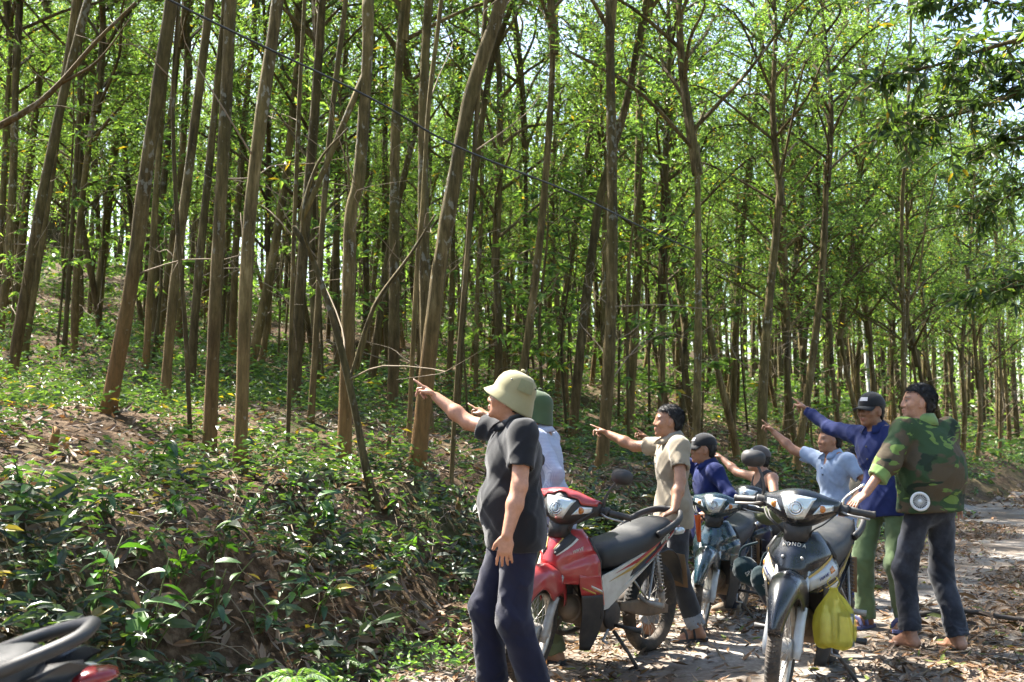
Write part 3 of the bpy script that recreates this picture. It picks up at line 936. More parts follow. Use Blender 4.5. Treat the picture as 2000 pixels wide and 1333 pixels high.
def litter():
    rng = np.random.default_rng(23)
    mb = MB()
    def lay(x, y, L, fine, lift=0.02):
        n = len(x)
        e = 0.05
        z = hterr(x, y)
        gx = (hterr(x + e, y) - z) / e; gy = (hterr(x, y + e) - z) / e
        Nn = nrm(np.stack([-gx, -gy, np.ones(n)], -1) + rng.normal(0, 0.28, (n, 3)))
        a = rng.uniform(0, 6.28, n)
        D = np.stack([np.cos(a), np.sin(a), np.zeros(n)], -1)
        D = nrm(D - Nn * np.sum(D * Nn, 1, keepdims=True))
        C = np.stack([x, y, z + rng.uniform(0.008, lift, n)], -1) - D * L[:, None] * 0.5
        add_leaves(mb, C, D, Nn, L, L * rng.uniform(0.2, 0.36, n), dry(n, rng), fine=fine, bend=rng.uniform(-0.25, 0.25, n), fold=rng.uniform(-0.1, 0.5))
    n = 92000
    for part in range(4):
        v = -4.5 + 17 * rng.random(n // 4) ** 1.1; u = rng.uniform(-6.2, 0.25, n // 4)
        x, y = xy_of(u, v)
        p = np.stack([x, y, x * 0], -1)
        dens = noise3(p, 2.3, 7, 6) - 1.7 * np.exp(-((u + 1.75) / 0.55) ** 2) * np.clip((v - 0.5) / 2, 0.35, 1)
        ok = (y > 3.4) & (np.abs(x) < 0.5 * y + 0.6) & (dens > rng.uniform(-1.9, 0.35, n // 4))
        lay(x[ok], y[ok], rng.uniform(0.04, 0.115, ok.sum()), True, 0.03)
    v = rng.uniform(10, 32, 9000); u = rng.uniform(-6, 0.3, 9000)
    x, y = xy_of(u, v)
    p = np.stack([x, y, x * 0], -1)
    ok = noise3(p, 2.3, 7, 6) - 1.5 * np.exp(-((u + 1.7) / 0.8) ** 2) > rng.uniform(-0.9, 0.5, 9000)
    lay(x[ok], y[ok], rng.uniform(0.12, 0.2, ok.sum()), False, 0.03)
    o = mb.build('leaf_litter', M['dry_leaf'], smooth=True)
    tag(o, 'dry brown fallen leaves scattered over the road', 'leaf litter', None, 'stuff')
    mb = MB()
    globals()['_'] = None
    v = rng.uniform(-6, 18, 19000); u = 0.12 + 5.0 * rng.random(19000) ** 1.7
    x, y = xy_of(u, v)
    p = np.stack([x, y, x * 0], -1)
    def lay2(x, y, L, fine=False):
        n = len(x); e = 0.05
        z = hterr(x, y)
        gx = (hterr(x + e, y) - z) / e; gy = (hterr(x, y + e) - z) / e
        Nn = nrm(np.stack([-gx, -gy, np.ones(n)], -1) + rng.normal(0, 0.35, (n, 3)))
        D = nrm(rdir(n, rng, -0.2, 0.2)); D = nrm(D - Nn * np.sum(D * Nn, 1, keepdims=True))
        C = np.stack([x, y, z], -1) + Nn * rng.uniform(0.01, 0.04, (n, 1)) - D * L[:, None] * 0.5
        add_leaves(mb, C, D, Nn, L, L * rng.uniform(0.22, 0.36, n), dry(n, rng), fine=fine, bend=rng.uniform(-0.25, 0.25, n))
    lay2(x, y, rng.uniform(0.06, 0.14, len(x)), True)
    v = rng.uniform(-10, 40, 16000); u = rng.uniform(4, 24, 16000)
    x, y = xy_of(u, v)
    ok = (y > 8) & (np.abs(x) < 0.5 * y + 1) & (noise3(np.stack([x, y, x * 0], -1), 3.2, 4, 6) < 0.5)
    lay2(x[ok], y[ok], rng.uniform(0.1, 0.2, ok.sum()))
    tag(mb.build('woodland_litter', M['dry_leaf'], smooth=False), 'dry leaves lying on the bank and the forest floor', 'leaf litter', None, 'stuff')
litter()

# ------------------------------------------------------------------ plants on the bank that one can tell apart, leaf by leaf
def one_leaf(seed, ratio, bend):
    rng = np.random.default_rng(seed)
    mb = MB()
    rows = []
    ts = [0, 0.12, 0.32, 0.55, 0.78, 1.0]; ws = [0.03, 0.55, 1.0, 0.95, 0.6, 0.02]
    for t, w in zip(ts, ws):
        z = -bend * t * t + 0.05 * math.sin(t * 3)
        for s in (-1, 0, 1):
            rows.append((t, s * w * ratio * 0.5, z + abs(s) * w * ratio * 0.13))
    F = []
    for i in range(5):
        for j in range(2):
            a = i * 3 + j
            F.append((a, a + 3, a + 4, a + 1))
    mb.add(rows, F, (0.05, 0.125, 0.026))
    return mb.mesh('leaf', M['plant_leaf'])
LEAF = [one_leaf(1, 0.42, 0.15), one_leaf(2, 0.34, 0.3), one_leaf(3, 0.48, 0.22)]
def variant_leaf(i, col):
    me = LEAF[i].copy()
    a = me.color_attributes['Col']
    a.data.foreach_set('color', np.tile(np.array([*col, 1], dtype=np.float32), len(me.vertices)))
    return me
LEAF += [variant_leaf(0, (0.08, 0.18, 0.03)), variant_leaf(1, (0.035, 0.09, 0.03)), variant_leaf(2, (0.11, 0.23, 0.035)), variant_leaf(1, (0.28, 0.13, 0.035))]
PLANT_SPOTS = [
 (300, 905, 17, .16, 'big dark-leaved shrub on the bank top below the stout leaning trunk'),
 (180, 1190, 12, .17, 'glossy broad-leaved plant with berries just above the motorbike seat'),
 (290, 1245, 11, .19, 'large drooping-leaved plant beside the grab rail at the bank foot'),
 (640, 1010, 13, .15, 'sunlit long-leaved plant at the foot of the crooked tree'),
 (700, 1060, 12, .13, 'long-leaved plant hanging below the crooked tree'),
 (780, 1090, 8, .13, 'dark plant halfway up the bank beside the helmeted man'),
 (430, 1070, 9, .12, 'plant with pale upturned leaves in the middle of the bank'),
 (420, 1170, 10, .13, 'plant with a hanging orange dead leaf on the bank'),
 (500, 1215, 9, .12, 'low dark plant near the bank foot beneath the hanging orange leaf'),
 (590, 1085, 9, .11, 'plant with two pale leaves beside the dead runner'),
 (120, 1020, 10, .11, 'leafy plant beside the bent bare twig on the bank'),
 (60, 1120, 9, .12, 'leafy plant at the picture edge above the motorbike'),
 (200, 990, 9, .10, 'plant with one yellow leaf high on the bank'),
 (330, 1000, 10, .11, 'bushy plant beneath the mossy log'),
 (480, 990, 9, .10, 'plant below the straight clean trunk'),
 (1225, 960, 8, .07, 'pale green herb beside the mirror of the red motorbike'),
 (1300, 955, 9, .08, 'bright herb between the red motorbike mirror and the beige shirt'),
 (760, 985, 8, .10, 'bright plant on the sunlit bank shoulder'),
 (560, 960, 9, .11, 'sunlit white-glinting plant on the bank brow'),
 (830, 1010, 7, .08, 'small plant in the sunlit litter beside the black shirt'),
 (40, 930, 9, .10, 'dense plant at the picture edge on the bank brow'),
 (390, 1240, 8, .11, 'dark plant low on the bank behind the motorbike rail'),
 (620, 1180, 8, .10, 'dull plant low in the shaded bank'),
 (700, 1230, 7, .09, 'small plant at the bank foot above the fern'),
 (550, 1150, 8, .11, 'plant among dead stalks in the shaded bank'),
 (850, 1150, 7, .08, 'small plant on the bank beside the navy trousers'),
 (250, 1090, 9, .12, 'plant in the deep shade above the berry plant'),
 (340, 1120, 10, .12, 'dark leafy plant in the centre of the shaded bank'),
 (20, 1010, 8, .11, 'plant with hanging leaves at the picture edge below the brow'),
 (900, 1060, 7, .08, 'small sunlit plant by the shirt hem of the helmeted man'),
 (1500, 870, 12, .14, 'leafy bush behind the seated man in the grey cap'),
 (1930, 915, 14, .13, 'leafy bush on the bank where the road bends away'),
 (1905, 945, 10, .11, 'low plant at the foot of the bank by the road bend'),
]
rng = np.random.default_rng(55)
for k, (px, py, nl, ll, label) in enumerate(PLANT_SPOTS):
    g = ground_hit(px, py + 25)
    if g is None: continue
    root = empty('broadleaf_plant', tuple(g))
    st = MB()
    lean = np.array([-EN[0], -EN[1], 0]) * (0.5 if py > 950 else 0.1)
    ns = 3 if nl > 8 else 2
    tips = []
    for s in range(ns):
        d = nrm(np.array([rng.normal(0, 0.35), rng.normal(0, 0.35), 1]) + lean)
        h = ll * rng.uniform(1.6, 2.8)
        q = catmull([(0, 0, -0.04), d * h * 0.5 + [0, 0, 0.02], d * h], 3)
        st.add(*tube_vf(q, np.linspace(0.006, 0.003, len(q)), 5))
        tips.append(q)
    st.build('stem', M['green_stem'], root)
    for j in range(nl):
        q = tips[j % ns]
        p = q[min(len(q) - 1, 2 + (j // ns) % (len(q) - 2))]
        yaw = rng.uniform(0, 6.28)
        pit = rng.uniform(-0.35, 0.75)
        o = link('leaf', LEAF[[0, 1, 2, 3, 4, 4, 5, 0, 1, 6][rng.integers(0, 10 if j == nl - 1 else 9)]], root, tuple(p), (rng.normal(0, 0.4), pit, yaw), (ll * rng.uniform(0.75, 1.2),) * 3)
    tag(root, label, 'plant', 'broad-leaved plants on the bank')

def fern(px, py, Y, nf, ln, label):
    g = ground_hit(px, py) if Y is None else at(px, py, Y)
    root = empty('fern', tuple(g))
    rng = np.random.default_rng(int(px))
    for k in range(nf):
        mb = MB()
        a = k / nf * 6.28 + rng.uniform(-.3, .3)
        q = catmull([(0, 0, 0), (0.45 * ln, 0, 0.5 * ln), (0.9 * ln, 0, 0.42 * ln), (1.1 * ln, 0, 0.2 * ln)], 6)
        mb.add(*tube_vf(q, np.linspace(0.003, 0.001, len(q)), 4), (0.08, 0.12, 0.03))
        n = len(q)
        for s in (-1, 1):
            t = np.linspace(0.15, 0.98, 26)
            C = np.stack([np.interp(t, np.linspace(0, 1, n), q[:, i]) for i in range(3)], -1)
            D = np.tile([0.35, s, -0.15], (26, 1))
            L = 0.30 * ln * np.sin(t * 2.9) ** 0.7
            add_leaves(mb, C, D, np.tile([0, 0, 1.0], (26, 1)), L, 0.055 * ln + 0 * t, greens(26, rng, 1.7, 0), bend=0.15)
        mb.build('frond', M['plant_leaf'], root, rot=(0, 0, a))
    tag(root, label, 'fern', 'ferns at the foot of the bank')
fern(640, 1322, None, 6, 0.18, 'bright lacy fern at the bank foot beside the leaf-strewn road')
fern(575, 1350, 5.6, 6, 0.17, 'sunlit fern at the lower picture edge')

# ------------------------------------------------------------------ logs, stumps, boulder
def mossy():
    m, nt, b = new_mat('mossy_wood')
    t = noise_tex(nt, 16, 6, 0.7)
    r = ramp(nt, t.outputs['Fac'], [(0.3, (0.05, 0.035, 0.02)), (0.5, (0.12, 0.09, 0.05)), (0.68, (0.07, 0.09, 0.02))])
    nt.links.new(r.outputs[0], b.inputs['Base Color'])
    b.inputs['Roughness'].default_value = 0.95
    bump(nt, b, t.outputs['Fac'], 0.8, 0.02)
    return m
M['moss'] = mossy()
def log(pxs, r, label, name='fallen_log'):
    P = []
    for px, py in pxs:
        g = ground_hit(px, py)
        P.append(np.array(g) + [0, 0, r * 0.7])
    o = P[0].copy()
    q = catmull([p - o for p in P], 4)
    V, F = tube_vf(q, np.linspace(r, r * 0.75, len(q)), 10)
    V = V + noise3(V, 0.25)[:, None] * r * 0.15
    mb = MB(); mb.add(V, F)
    tag(mb.build(name, M['moss'], loc=tuple(o)), label, 'log')
log([(325, 948), (372, 932), (410, 922), (442, 903)], 0.05, 'mossy fallen log lying below the straight clean trunk')
log([(580, 950), (640, 940), (705, 958)], 0.05, 'half-buried rotten log beside the crooked tree')
def stump(px, py, w, h, label, tint):
    g = ground_hit(px, py)
    s = g.y / FPX
    r, hh = w * s / 2, h * s
    mb = MB()
    P = [(0, 0, -0.06), (0, 0, hh * 0.3), (0.01, 0, hh * 0.8), (0.015, 0, hh)]
    V, F = tube_vf(catmull(P, 3), np.linspace(r * 1.25, r * 0.95, 10), 10)
    V = np.array(V); V[-10:, 2] += np.random.default_rng(int(px)).uniform(-0.02, 0.05, 10)
    mb.add(V, F, (tint, 0, 0))
    tag(mb.build('tree_stump', M['bark'], loc=tuple(g)), label, 'stump', 'cut stumps')
stump(104, 880, 15, 34, 'short orange cut stump at the edge of the leafy thicket', 1.0)
stump(893, 1015, 10, 32, 'small brown stump in sunlit litter beside the black shirt', 0.3)
stump(757, 905, 8, 50, 'thin broken stump beside the big orange-footed trunk', 0.5)
def boulder():
    g = ground_hit(598, 596, 10)
    import bmesh
    bm = bmesh.new()
    bmesh.ops.create_icosphere(bm, subdivisions=3, radius=1)
    V = np.array([v.co for v in bm.verts]); F = [tuple(v.index for v in f.verts) for f in bm.faces]
    bm.free()
    V = V * (1 + 0.12 * noise3(V, 1.6)[:, None])
    s = g.y / FPX * 26
    mb = MB(); mb.add(V * [s, s * 0.8, s * 0.9], F, (0.1, 0.1, 0.085))
    tag(mb.build('boulder', plain_mat('rock', (0.13, 0.125, 0.11), 0.9, dirt=(0.06, 0.07, 0.03), bumpv=0.5), loc=tuple(g)), 'rounded grey boulder up the slope behind the slender trunks', 'rock')
boulder()

# ------------------------------------------------------------------ concrete pole and the cable it carries
def pole_and_cable():
    con = plain_mat('weathered_concrete', (0.42, 0.43, 0.41), 0.85, dirt=(0.25, 0.25, 0.22), bumpv=0.3)
    dark = plain_mat('pole_slot', (0.05, 0.05, 0.05), 0.9)
    Y = 34.0
    top, low = np.array(at(1687, 588, Y)), np.array(at(1703, 770, Y))
    d = nrm(top - low)
    zb = hz(low[0], low[1]) - 0.3
    base = low + d * (zb - low[2]) / d[2]
    root = empty('concrete_pole', (base[0], base[1], zb + 0.3))
    o = np.array(root.location)
    mb = MB()
    P = [base - o, (base + top) / 2 - o, top - o]
    sq = [(-0.12, -0.09), (0.12, -0.09), (0.12, 0.09), (-0.12, 0.09)]
    V = [np.array(p) + [a * k, b * k, 0] for p, k in zip(P, (1.15, 1.0, 0.8)) for a, b in sq]
    F = [(i * 4 + j, i * 4 + (j + 1) % 4, i * 4 + 4 + (j + 1) % 4, i * 4 + 4 + j) for i in range(2) for j in range(4)] + [(8, 9, 10, 11), (3, 2, 1, 0)]
    mb.add(V, F); mb.build('post', con, root, smooth=False)
    L = np.linalg.norm(top - base)
    for k in range(9):
        c = base - o + d * L * (0.34 + 0.052 * k)
        sl = MB()
        w, h = 0.03, 0.17
        yy = -0.118
        sl.add([c + [-w, yy, -h / 2], c + [w, yy, -h / 2], c + [w, yy, h / 2], c + [-w, yy, h / 2], c + [-w, yy + 0.1, -h / 2], c + [w, yy + 0.1, -h / 2], c + [w, yy + 0.1, h / 2], c + [-w, yy + 0.1, h / 2]],
               [(0, 1, 2, 3), (7, 6, 5, 4), (0, 4, 5, 1), (1, 5, 6, 2), (2, 6, 7, 3), (3, 7, 4, 0)])
        sl.build('slot', dark, root, smooth=False)
    tag(root, 'pale grey slotted concrete utility pole standing above the black cap', 'utility pole')
    blk = plain_mat('black_rubber_cable', (0.012, 0.012, 0.013), 0.5)
    pts = []
    for px, py, Yc in ((100, -150, 5.2), (330, 0, 6.0), (720, 190, 7.9), (900, 290, 9.2), (1130, 383, 11.6), (1300, 465, 14.6), (1480, 535, 20), (1688, 594, 33.9)):
        pts.append(np.array(at(px, py, Yc)))
    q = catmull(pts, 8)
    mb = MB(); mb.add(*tube_vf(q, np.linspace(0.006, 0.012, len(q)), 6))
    tag(mb.build('overhead_cable', blk), 'black overhead cable sagging down through the trees to the concrete pole', 'cable')
pole_and_cable()

# ------------------------------------------------------------------ smooth solids: distance fields turned into meshes
class Field:
    def __init__(self, lo, hi, h):
        self.h = h
        self.lo = np.asarray(lo, float) - 3 * h
        self.n = np.ceil((np.asarray(hi, float) + 3 * h - self.lo) / h).astype(int) + 1
        self.F = np.full(self.n, 1.0, dtype=np.float32)
    def region(self, lo, hi):
        a = np.clip(np.floor((np.asarray(lo) - self.lo) / self.h).astype(int), 0, self.n)
        b = np.clip(np.ceil((np.asarray(hi) - self.lo) / self.h).astype(int) + 1, 0, self.n)
        sl = tuple(slice(i, j) for i, j in zip(a, b))
        ax = [(self.lo[i] + self.h * np.arange(a[i], b[i])).astype(np.float32) for i in range(3)]
        return sl, ax[0][:, None, None], ax[1][None, :, None], ax[2][None, None, :]
    def put(self, pr):
        kind = pr[0]; neg = kind[0] == '-'
        kd = kind.lstrip('-')
        k = pr[-1]
        if kd in ('c', 'f'):
            a, b, ra, rb = (np.asarray(pr[1], float), np.asarray(pr[2], float), pr[3], pr[4])
            m = max(ra, rb) + k + 2.5 * self.h
            sl, X, Y, Z = self.region(np.minimum(a, b) - m, np.maximum(a, b) + m)
            d = b - a; L2 = float(d @ d); L = math.sqrt(L2)
            px, py, pz = X - a[0], Y - a[1], Z - a[2]
            t0 = (px * d[0] + py * d[1] + pz * d[2]) / L2
            t = np.clip(t0, 0, 1)
            dist = np.sqrt((px - t * d[0]) ** 2 + (py - t * d[1]) ** 2 + (pz - t * d[2]) ** 2) - (ra + (rb - ra) * t)
            if kd == 'f': dist = np.maximum(dist, (t0 - 1) * L)
        else:
            c, r, R = np.asarray(pr[1], float), np.asarray(pr[2], float), np.asarray(pr[3], float)
            ext = np.sqrt(((R * r[:, None]) ** 2).sum(0)) + k + 2.5 * self.h
            sl, X, Y, Z = self.region(c - ext, c + ext)
            px, py, pz = X - c[0], Y - c[1], Z - c[2]
            q = [(px * R[i, 0] + py * R[i, 1] + pz * R[i, 2]) / r[i] for i in range(3)]
            k0 = np.sqrt(q[0] ** 2 + q[1] ** 2 + q[2] ** 2)
            k1 = np.sqrt((q[0] / r[0]) ** 2 + (q[1] / r[1]) ** 2 + (q[2] / r[2]) ** 2)
            dist = k0 * (k0 - 1) / np.maximum(k1, 1e-6)
        A = self.F[sl]
        if A.size == 0: return
        k = max(k, 1e-4)
        if neg:
            dist = -dist
            hh = np.clip(0.5 - 0.5 * (A - dist) / k, 0, 1)
            self.F[sl] = A + (dist - A) * hh + k * hh * (1 - hh)
        else:
            hh = np.clip(0.5 + 0.5 * (A - dist) / k, 0, 1)
            self.F[sl] = A + (dist - A) * hh - k * hh * (1 - hh)
    def warp(self, fn, band=0.03):
        idx = np.nonzero(np.abs(self.F) < band)
        P = np.stack(idx, -1) * self.h + self.lo
        self.F[idx] += fn(P)
    def cut(self, fn, band=0.05):
        """keep only where fn(P) < 0"""
        idx = np.nonzero(self.F < band)
        P = np.stack(idx, -1) * self.h + self.lo
        self.F[idx] = np.maximum(self.F[idx], fn(P))
    def mesh(self):
        F = self.F; s = F < 0
        c = np.zeros(self.n - 1, dtype=np.uint8)
        off = [(i, j, k) for i in (0, 1) for j in (0, 1) for k in (0, 1)]
        n = self.n
        for i, j, k in off:
            c += s[i:n[0] - 1 + i, j:n[1] - 1 + j, k:n[2] - 1 + k]
        act = np.nonzero((c > 0) & (c < 8))
        A = np.stack(act, -1)
        vals = np.stack([F[A[:, 0] + i, A[:, 1] + j, A[:, 2] + k] for i, j, k in off], -1).astype(np.float64)
        offs = np.array(off, float)
        acc = np.zeros((len(A), 3)); cnt = np.zeros(len(A))
        for p in range(8):
            for q in range(p + 1, 8):
                if np.abs(offs[p] - offs[q]).sum() != 1: continue
                a, b = vals[:, p], vals[:, q]
                m = (a < 0) != (b < 0)
                t = np.where(m, a / np.where(m, a - b, 1), 0)
                acc += m[:, None] * (offs[p] + t[:, None] * (offs[q] - offs[p]))
                cnt += m
        V = (A + acc / cnt[:, None]) * self.h + self.lo
        ids = np.full(self.n, -1, dtype=np.int32)
        ids[act] = np.arange(len(A))
        Q = []
        for ax in range(3):
            o1, o2 = [(1, 2), (2, 0), (0, 1)][ax]
            sa = [slice(1, -1)] * 3; sb = [slice(1, -1)] * 3
            sa[ax] = slice(0, -1); sb[ax] = slice(1, None)
            e = np.nonzero(s[tuple(sa)] != s[tuple(sb)])
            I = np.stack(e, -1) + 1
            I[:, ax] -= 1
            flip = s[tuple(I.T)]
            def cid(d1, d2):
                J = I.copy(); J[:, o1] -= d1; J[:, o2] -= d2
                return ids[tuple(J.T)]
            q = np.stack([cid(1, 1), cid(0, 1), cid(0, 0), cid(1, 0)], -1)
            q[~flip] = q[~flip][:, ::-1]
            Q.append(q[(q >= 0).all(1)])
        Q = np.concatenate(Q).astype(np.int64)
        return V, Q
def relax(V, Q, it=1, f=0.5):
    for _ in range(it):
        S = np.zeros_like(V); c = np.zeros(len(V))
        for a, b in ((0, 1), (1, 2), (2, 3), (3, 0)):
            np.add.at(S, Q[:, a], V[Q[:, b]]); np.add.at(S, Q[:, b], V[Q[:, a]])
            np.add.at(c, Q[:, a], 1); np.add.at(c, Q[:, b], 1)
        V = V + f * (S / np.maximum(c, 1)[:, None] - V)
    return V
def bounds(prims, pad=0.02):
    lo, hi = np.full(3, 9e9), np.full(3, -9e9)
    for p in prims:
        if p[0][0] == '-': continue
        if p[0] in ('c', 'f'):
            m = max(p[3], p[4])
            for q in (p[1], p[2]):
                lo = np.minimum(lo, np.asarray(q) - m); hi = np.maximum(hi, np.asarray(q) + m)
        else:
            m = np.sqrt(((np.asarray(p[3]) * np.asarray(p[2])[:, None]) ** 2).sum(0))
            lo = np.minimum(lo, np.asarray(p[1]) - m); hi = np.maximum(hi, np.asarray(p[1]) + m)
    return lo - pad, hi + pad
def solid(prims, h, warp=None, cut=None, it=1):
    f = Field(*bounds(prims), h)
    for p in prims: f.put(p)
    if warp: f.warp(warp)
    if cut: f.cut(cut)
    V, Q = f.mesh()
    if it: V = relax(V, Q, it)
    return V, Q

# ------------------------------------------------------------------ cloth, skin and hair
def skin_mat():
    m, nt, b = new_mat('skin')
    a = N(nt, 'ShaderNodeVertexColor', layer_name='Col')
    t = noise_tex(nt, 60, 4, 0.6)
    r = ramp(nt, t.outputs['Fac'], [(0.3, (0.86, 0.84, 0.82)), (0.7, (1.08, 1.06, 1.05))])
    nt.links.new(mixc(nt, 1.0, a.outputs[0], r.outputs[0], 'MULTIPLY'), b.inputs['Base Color'])
    b.inputs['Roughness'].default_value = 0.48
    b.inputs['Specular IOR Level'].default_value = 0.45
    b.inputs['Subsurface Weight'].default_value = 0.08
    b.inputs['Subsurface Radius'].default_value = (0.012, 0.005, 0.003)
    bump(nt, b, t.outputs['Fac'], 0.15, 0.003)
    return m
M['skin'] = skin_mat()
def cloth(name, col, rough=0.85, var=0.25, fold=0.35, weave=420, sheen=0.2, wear=None):
    m, nt, b = new_mat(name)
    big = noise_tex(nt, 7, 4, 0.6)
    r = ramp(nt, big.outputs['Fac'], [(0.3, tuple(c * (1 - var) for c in col)), (0.7, tuple(min(1, c * (1 + var * 0.7)) for c in col))])
    c = r.outputs[0]
    if wear:
        t = noise_tex(nt, 3.2, 5, 0.65)
        w = ramp(nt, t.outputs['Fac'], [(0.48, (0, 0, 0)), (0.72, (0.7,) * 3)])
        c = mixc(nt, w.outputs[0], c, wear)
    nt.links.new(c, b.inputs['Base Color'])
    b.inputs['Roughness'].default_value = rough
    b.inputs['Specular IOR Level'].default_value = 0.2
    b.inputs['Sheen Weight'].default_value = sheen
    f = noise_tex(nt, 6.5, 3, 0.45, mapscale=(1, 1, 0.6))
    f.noise_type = 'RIDGED_MULTIFRACTAL'
    fine = noise_tex(nt, weave, 2, 0.5)
    ad = N(nt, 'ShaderNodeMath', operation='MULTIPLY_ADD')
    ad.inputs[1].default_value = 0.06
    nt.links.new(fine.outputs['Fac'], ad.inputs[0])
    nt.links.new(f.outputs['Fac'], ad.inputs[2])
    bump(nt, b, ad.outputs[0], fold, 0.03)
    return m
def camo_mat():
    m, nt, b = new_mat('camouflage_cloth')
    def lay(scale, w, stretch, seed, lo, hi):
        tc = N(nt, 'ShaderNodeTexCoord'); mp = N(nt, 'ShaderNodeMapping')
        mp.inputs['Scale'].default_value = stretch
        mp.inputs['Location'].default_value = (seed, seed * 1.7, seed * 0.6)
        nt.links.new(tc.outputs['Object'], mp.inputs['Vector'])
        t = N(nt, 'ShaderNodeTexNoise'); t.inputs['Scale'].default_value = scale; t.inputs['Detail'].default_value = 3.5
        t.inputs['Distortion'].default_value = w
        nt.links.new(mp.outputs[0], t.inputs['Vector'])
        return ramp(nt, t.outputs['Fac'], [(lo, (0, 0, 0)), (hi, (1, 1, 1))]).outputs[0]
    c = mixc(nt, lay(4.2, 0.5, (1, 1, 1.5), 3.1, 0.50, 0.53), (0.032, 0.060, 0.026), (0.075, 0.058, 0.036))
    c = mixc(nt, lay(4.5, 0.4, (1, 1, 1.6), 8.4, 0.59, 0.61), c, (0.018, 0.030, 0.018))
    c = mixc(nt, lay(4.6, 1.3, (0.8, 0.8, 2.0), 5.6, 0.572, 0.580), c, (0.12, 0.185, 0.045))
    nt.links.new(c, b.inputs['Base Color'])
    b.inputs['Roughness'].default_value = 0.8
    b.inputs['Specular IOR Level'].default_value = 0.2
    f = noise_tex(nt, 9, 3, 0.5)
    bump(nt, b, f.outputs['Fac'], 0.35, 0.03)
    return m
def check_mat():
    m, nt, b = new_mat('fine_checked_cloth')
    tc = N(nt, 'ShaderNodeTexCoord')
    sep = N(nt, 'ShaderNodeSeparateXYZ'); nt.links.new(tc.outputs['Object'], sep.inputs[0])
    outs = []
    add = N(nt, 'ShaderNodeMath', operation='ADD')
    nt.links.new(sep.outputs[0], add.inputs[0]); nt.links.new(sep.outputs[1], add.inputs[1])
    for src in (add.outputs[0], sep.outputs[2]):
        mu = N(nt, 'ShaderNodeMath', operation='MULTIPLY'); mu.inputs[1].default_value = 760
        nt.links.new(src, mu.inputs[0])
        si = N(nt, 'ShaderNodeMath', operation='SINE'); nt.links.new(mu.outputs[0], si.inputs[0])
        outs.append(ramp(nt, si.outputs[0], [(0.45, (0, 0, 0)), (0.75, (0.4,) * 3)]).outputs[0])
    c = mixc(nt, outs[0], (0.42, 0.44, 0.52), (0.12, 0.15, 0.30))
    c = mixc(nt, outs[1], c, (0.12, 0.15, 0.30))
    nt.links.new(c, b.inputs['Base Color'])
    b.inputs['Roughness'].default_value = 0.85
    f = noise_tex(nt, 11, 3, 0.5)
    bump(nt, b, f.outputs['Fac'], 0.35, 0.03)
    return m
M['hair'] = plain_mat('black_hair', (0.010, 0.009, 0.009), 0.55, spec=0.35, bumpv=1.0, bscale=190)
M['black_polo'] = cloth('charcoal_polo', (0.009, 0.0095, 0.012))
M['navy'] = cloth('navy_trousers', (0.009, 0.010, 0.026))
M['beige_polo'] = cloth('beige_polo', (0.27, 0.225, 0.16), wear=(0.19, 0.145, 0.11))
M['blue_jacket'] = cloth('royal_blue_jacket', (0.009, 0.016, 0.080), sheen=0.05)
M['work_blue'] = cloth('work_blue_jacket', (0.015, 0.024, 0.095), sheen=0.05)
M['pale_blue'] = cloth('pale_blue_polo', (0.26, 0.33, 0.46))
M['green_trousers'] = cloth('army_green_trousers', (0.10, 0.145, 0.065))
M['jeans'] = cloth('dark_jeans', (0.018, 0.021, 0.030), wear=(0.085, 0.095, 0.125))
M['grey_jeans'] = cloth('faded_black_jeans', (0.035, 0.037, 0.042), wear=(0.09, 0.09, 0.10))
M['cuff_grey'] = cloth('turned_up_denim', (0.22, 0.24, 0.27))
M['blue_trousers'] = cloth('blue_trousers', (0.04, 0.045, 0.15))
M['dark_trousers'] = cloth('blue_black_trousers', (0.012, 0.012, 0.024))
M['olive_cloth'] = cloth('olive_cloth', (0.10, 0.11, 0.05))
M['tank'] = cloth('charcoal_tank_top', (0.03, 0.03, 0.034))
M['camo'] = camo_mat()
M['lime_cuff'] = cloth('pale_green_lining', (0.17, 0.26, 0.08))
M['check'] = check_mat()
M['khaki_hat'] = cloth('khaki_felt', (0.28, 0.25, 0.135), var=0.12, fold=0.1)
M['green_hat'] = cloth('army_green_felt', (0.055, 0.085, 0.038), var=0.12, fold=0.1)
M['black_cap'] = cloth('black_cap_cloth', (0.016, 0.016, 0.018), fold=0.1)
M['grey_cap'] = cloth('grey_cap_cloth', (0.10, 0.085, 0.08), fold=0.1)
M['logo'] = plain_mat('pale_embroidery', (0.55, 0.53, 0.55), 0.8)
M['sandal'] = plain_mat('dark_rubber', (0.035, 0.037, 0.042), 0.7)
M['blue_sandal'] = plain_mat('blue_rubber', (0.08, 0.09, 0.2), 0.7)
M['canvas_shoe'] = plain_mat('dusty_canvas', (0.22, 0.17, 0.12), 0.9)
M['button'] = plain_mat('button', (0.03, 0.03, 0.03), 0.4)
M['white_plastic'] = plain_mat('white_plastic', (0.62, 0.62, 0.6), 0.5)

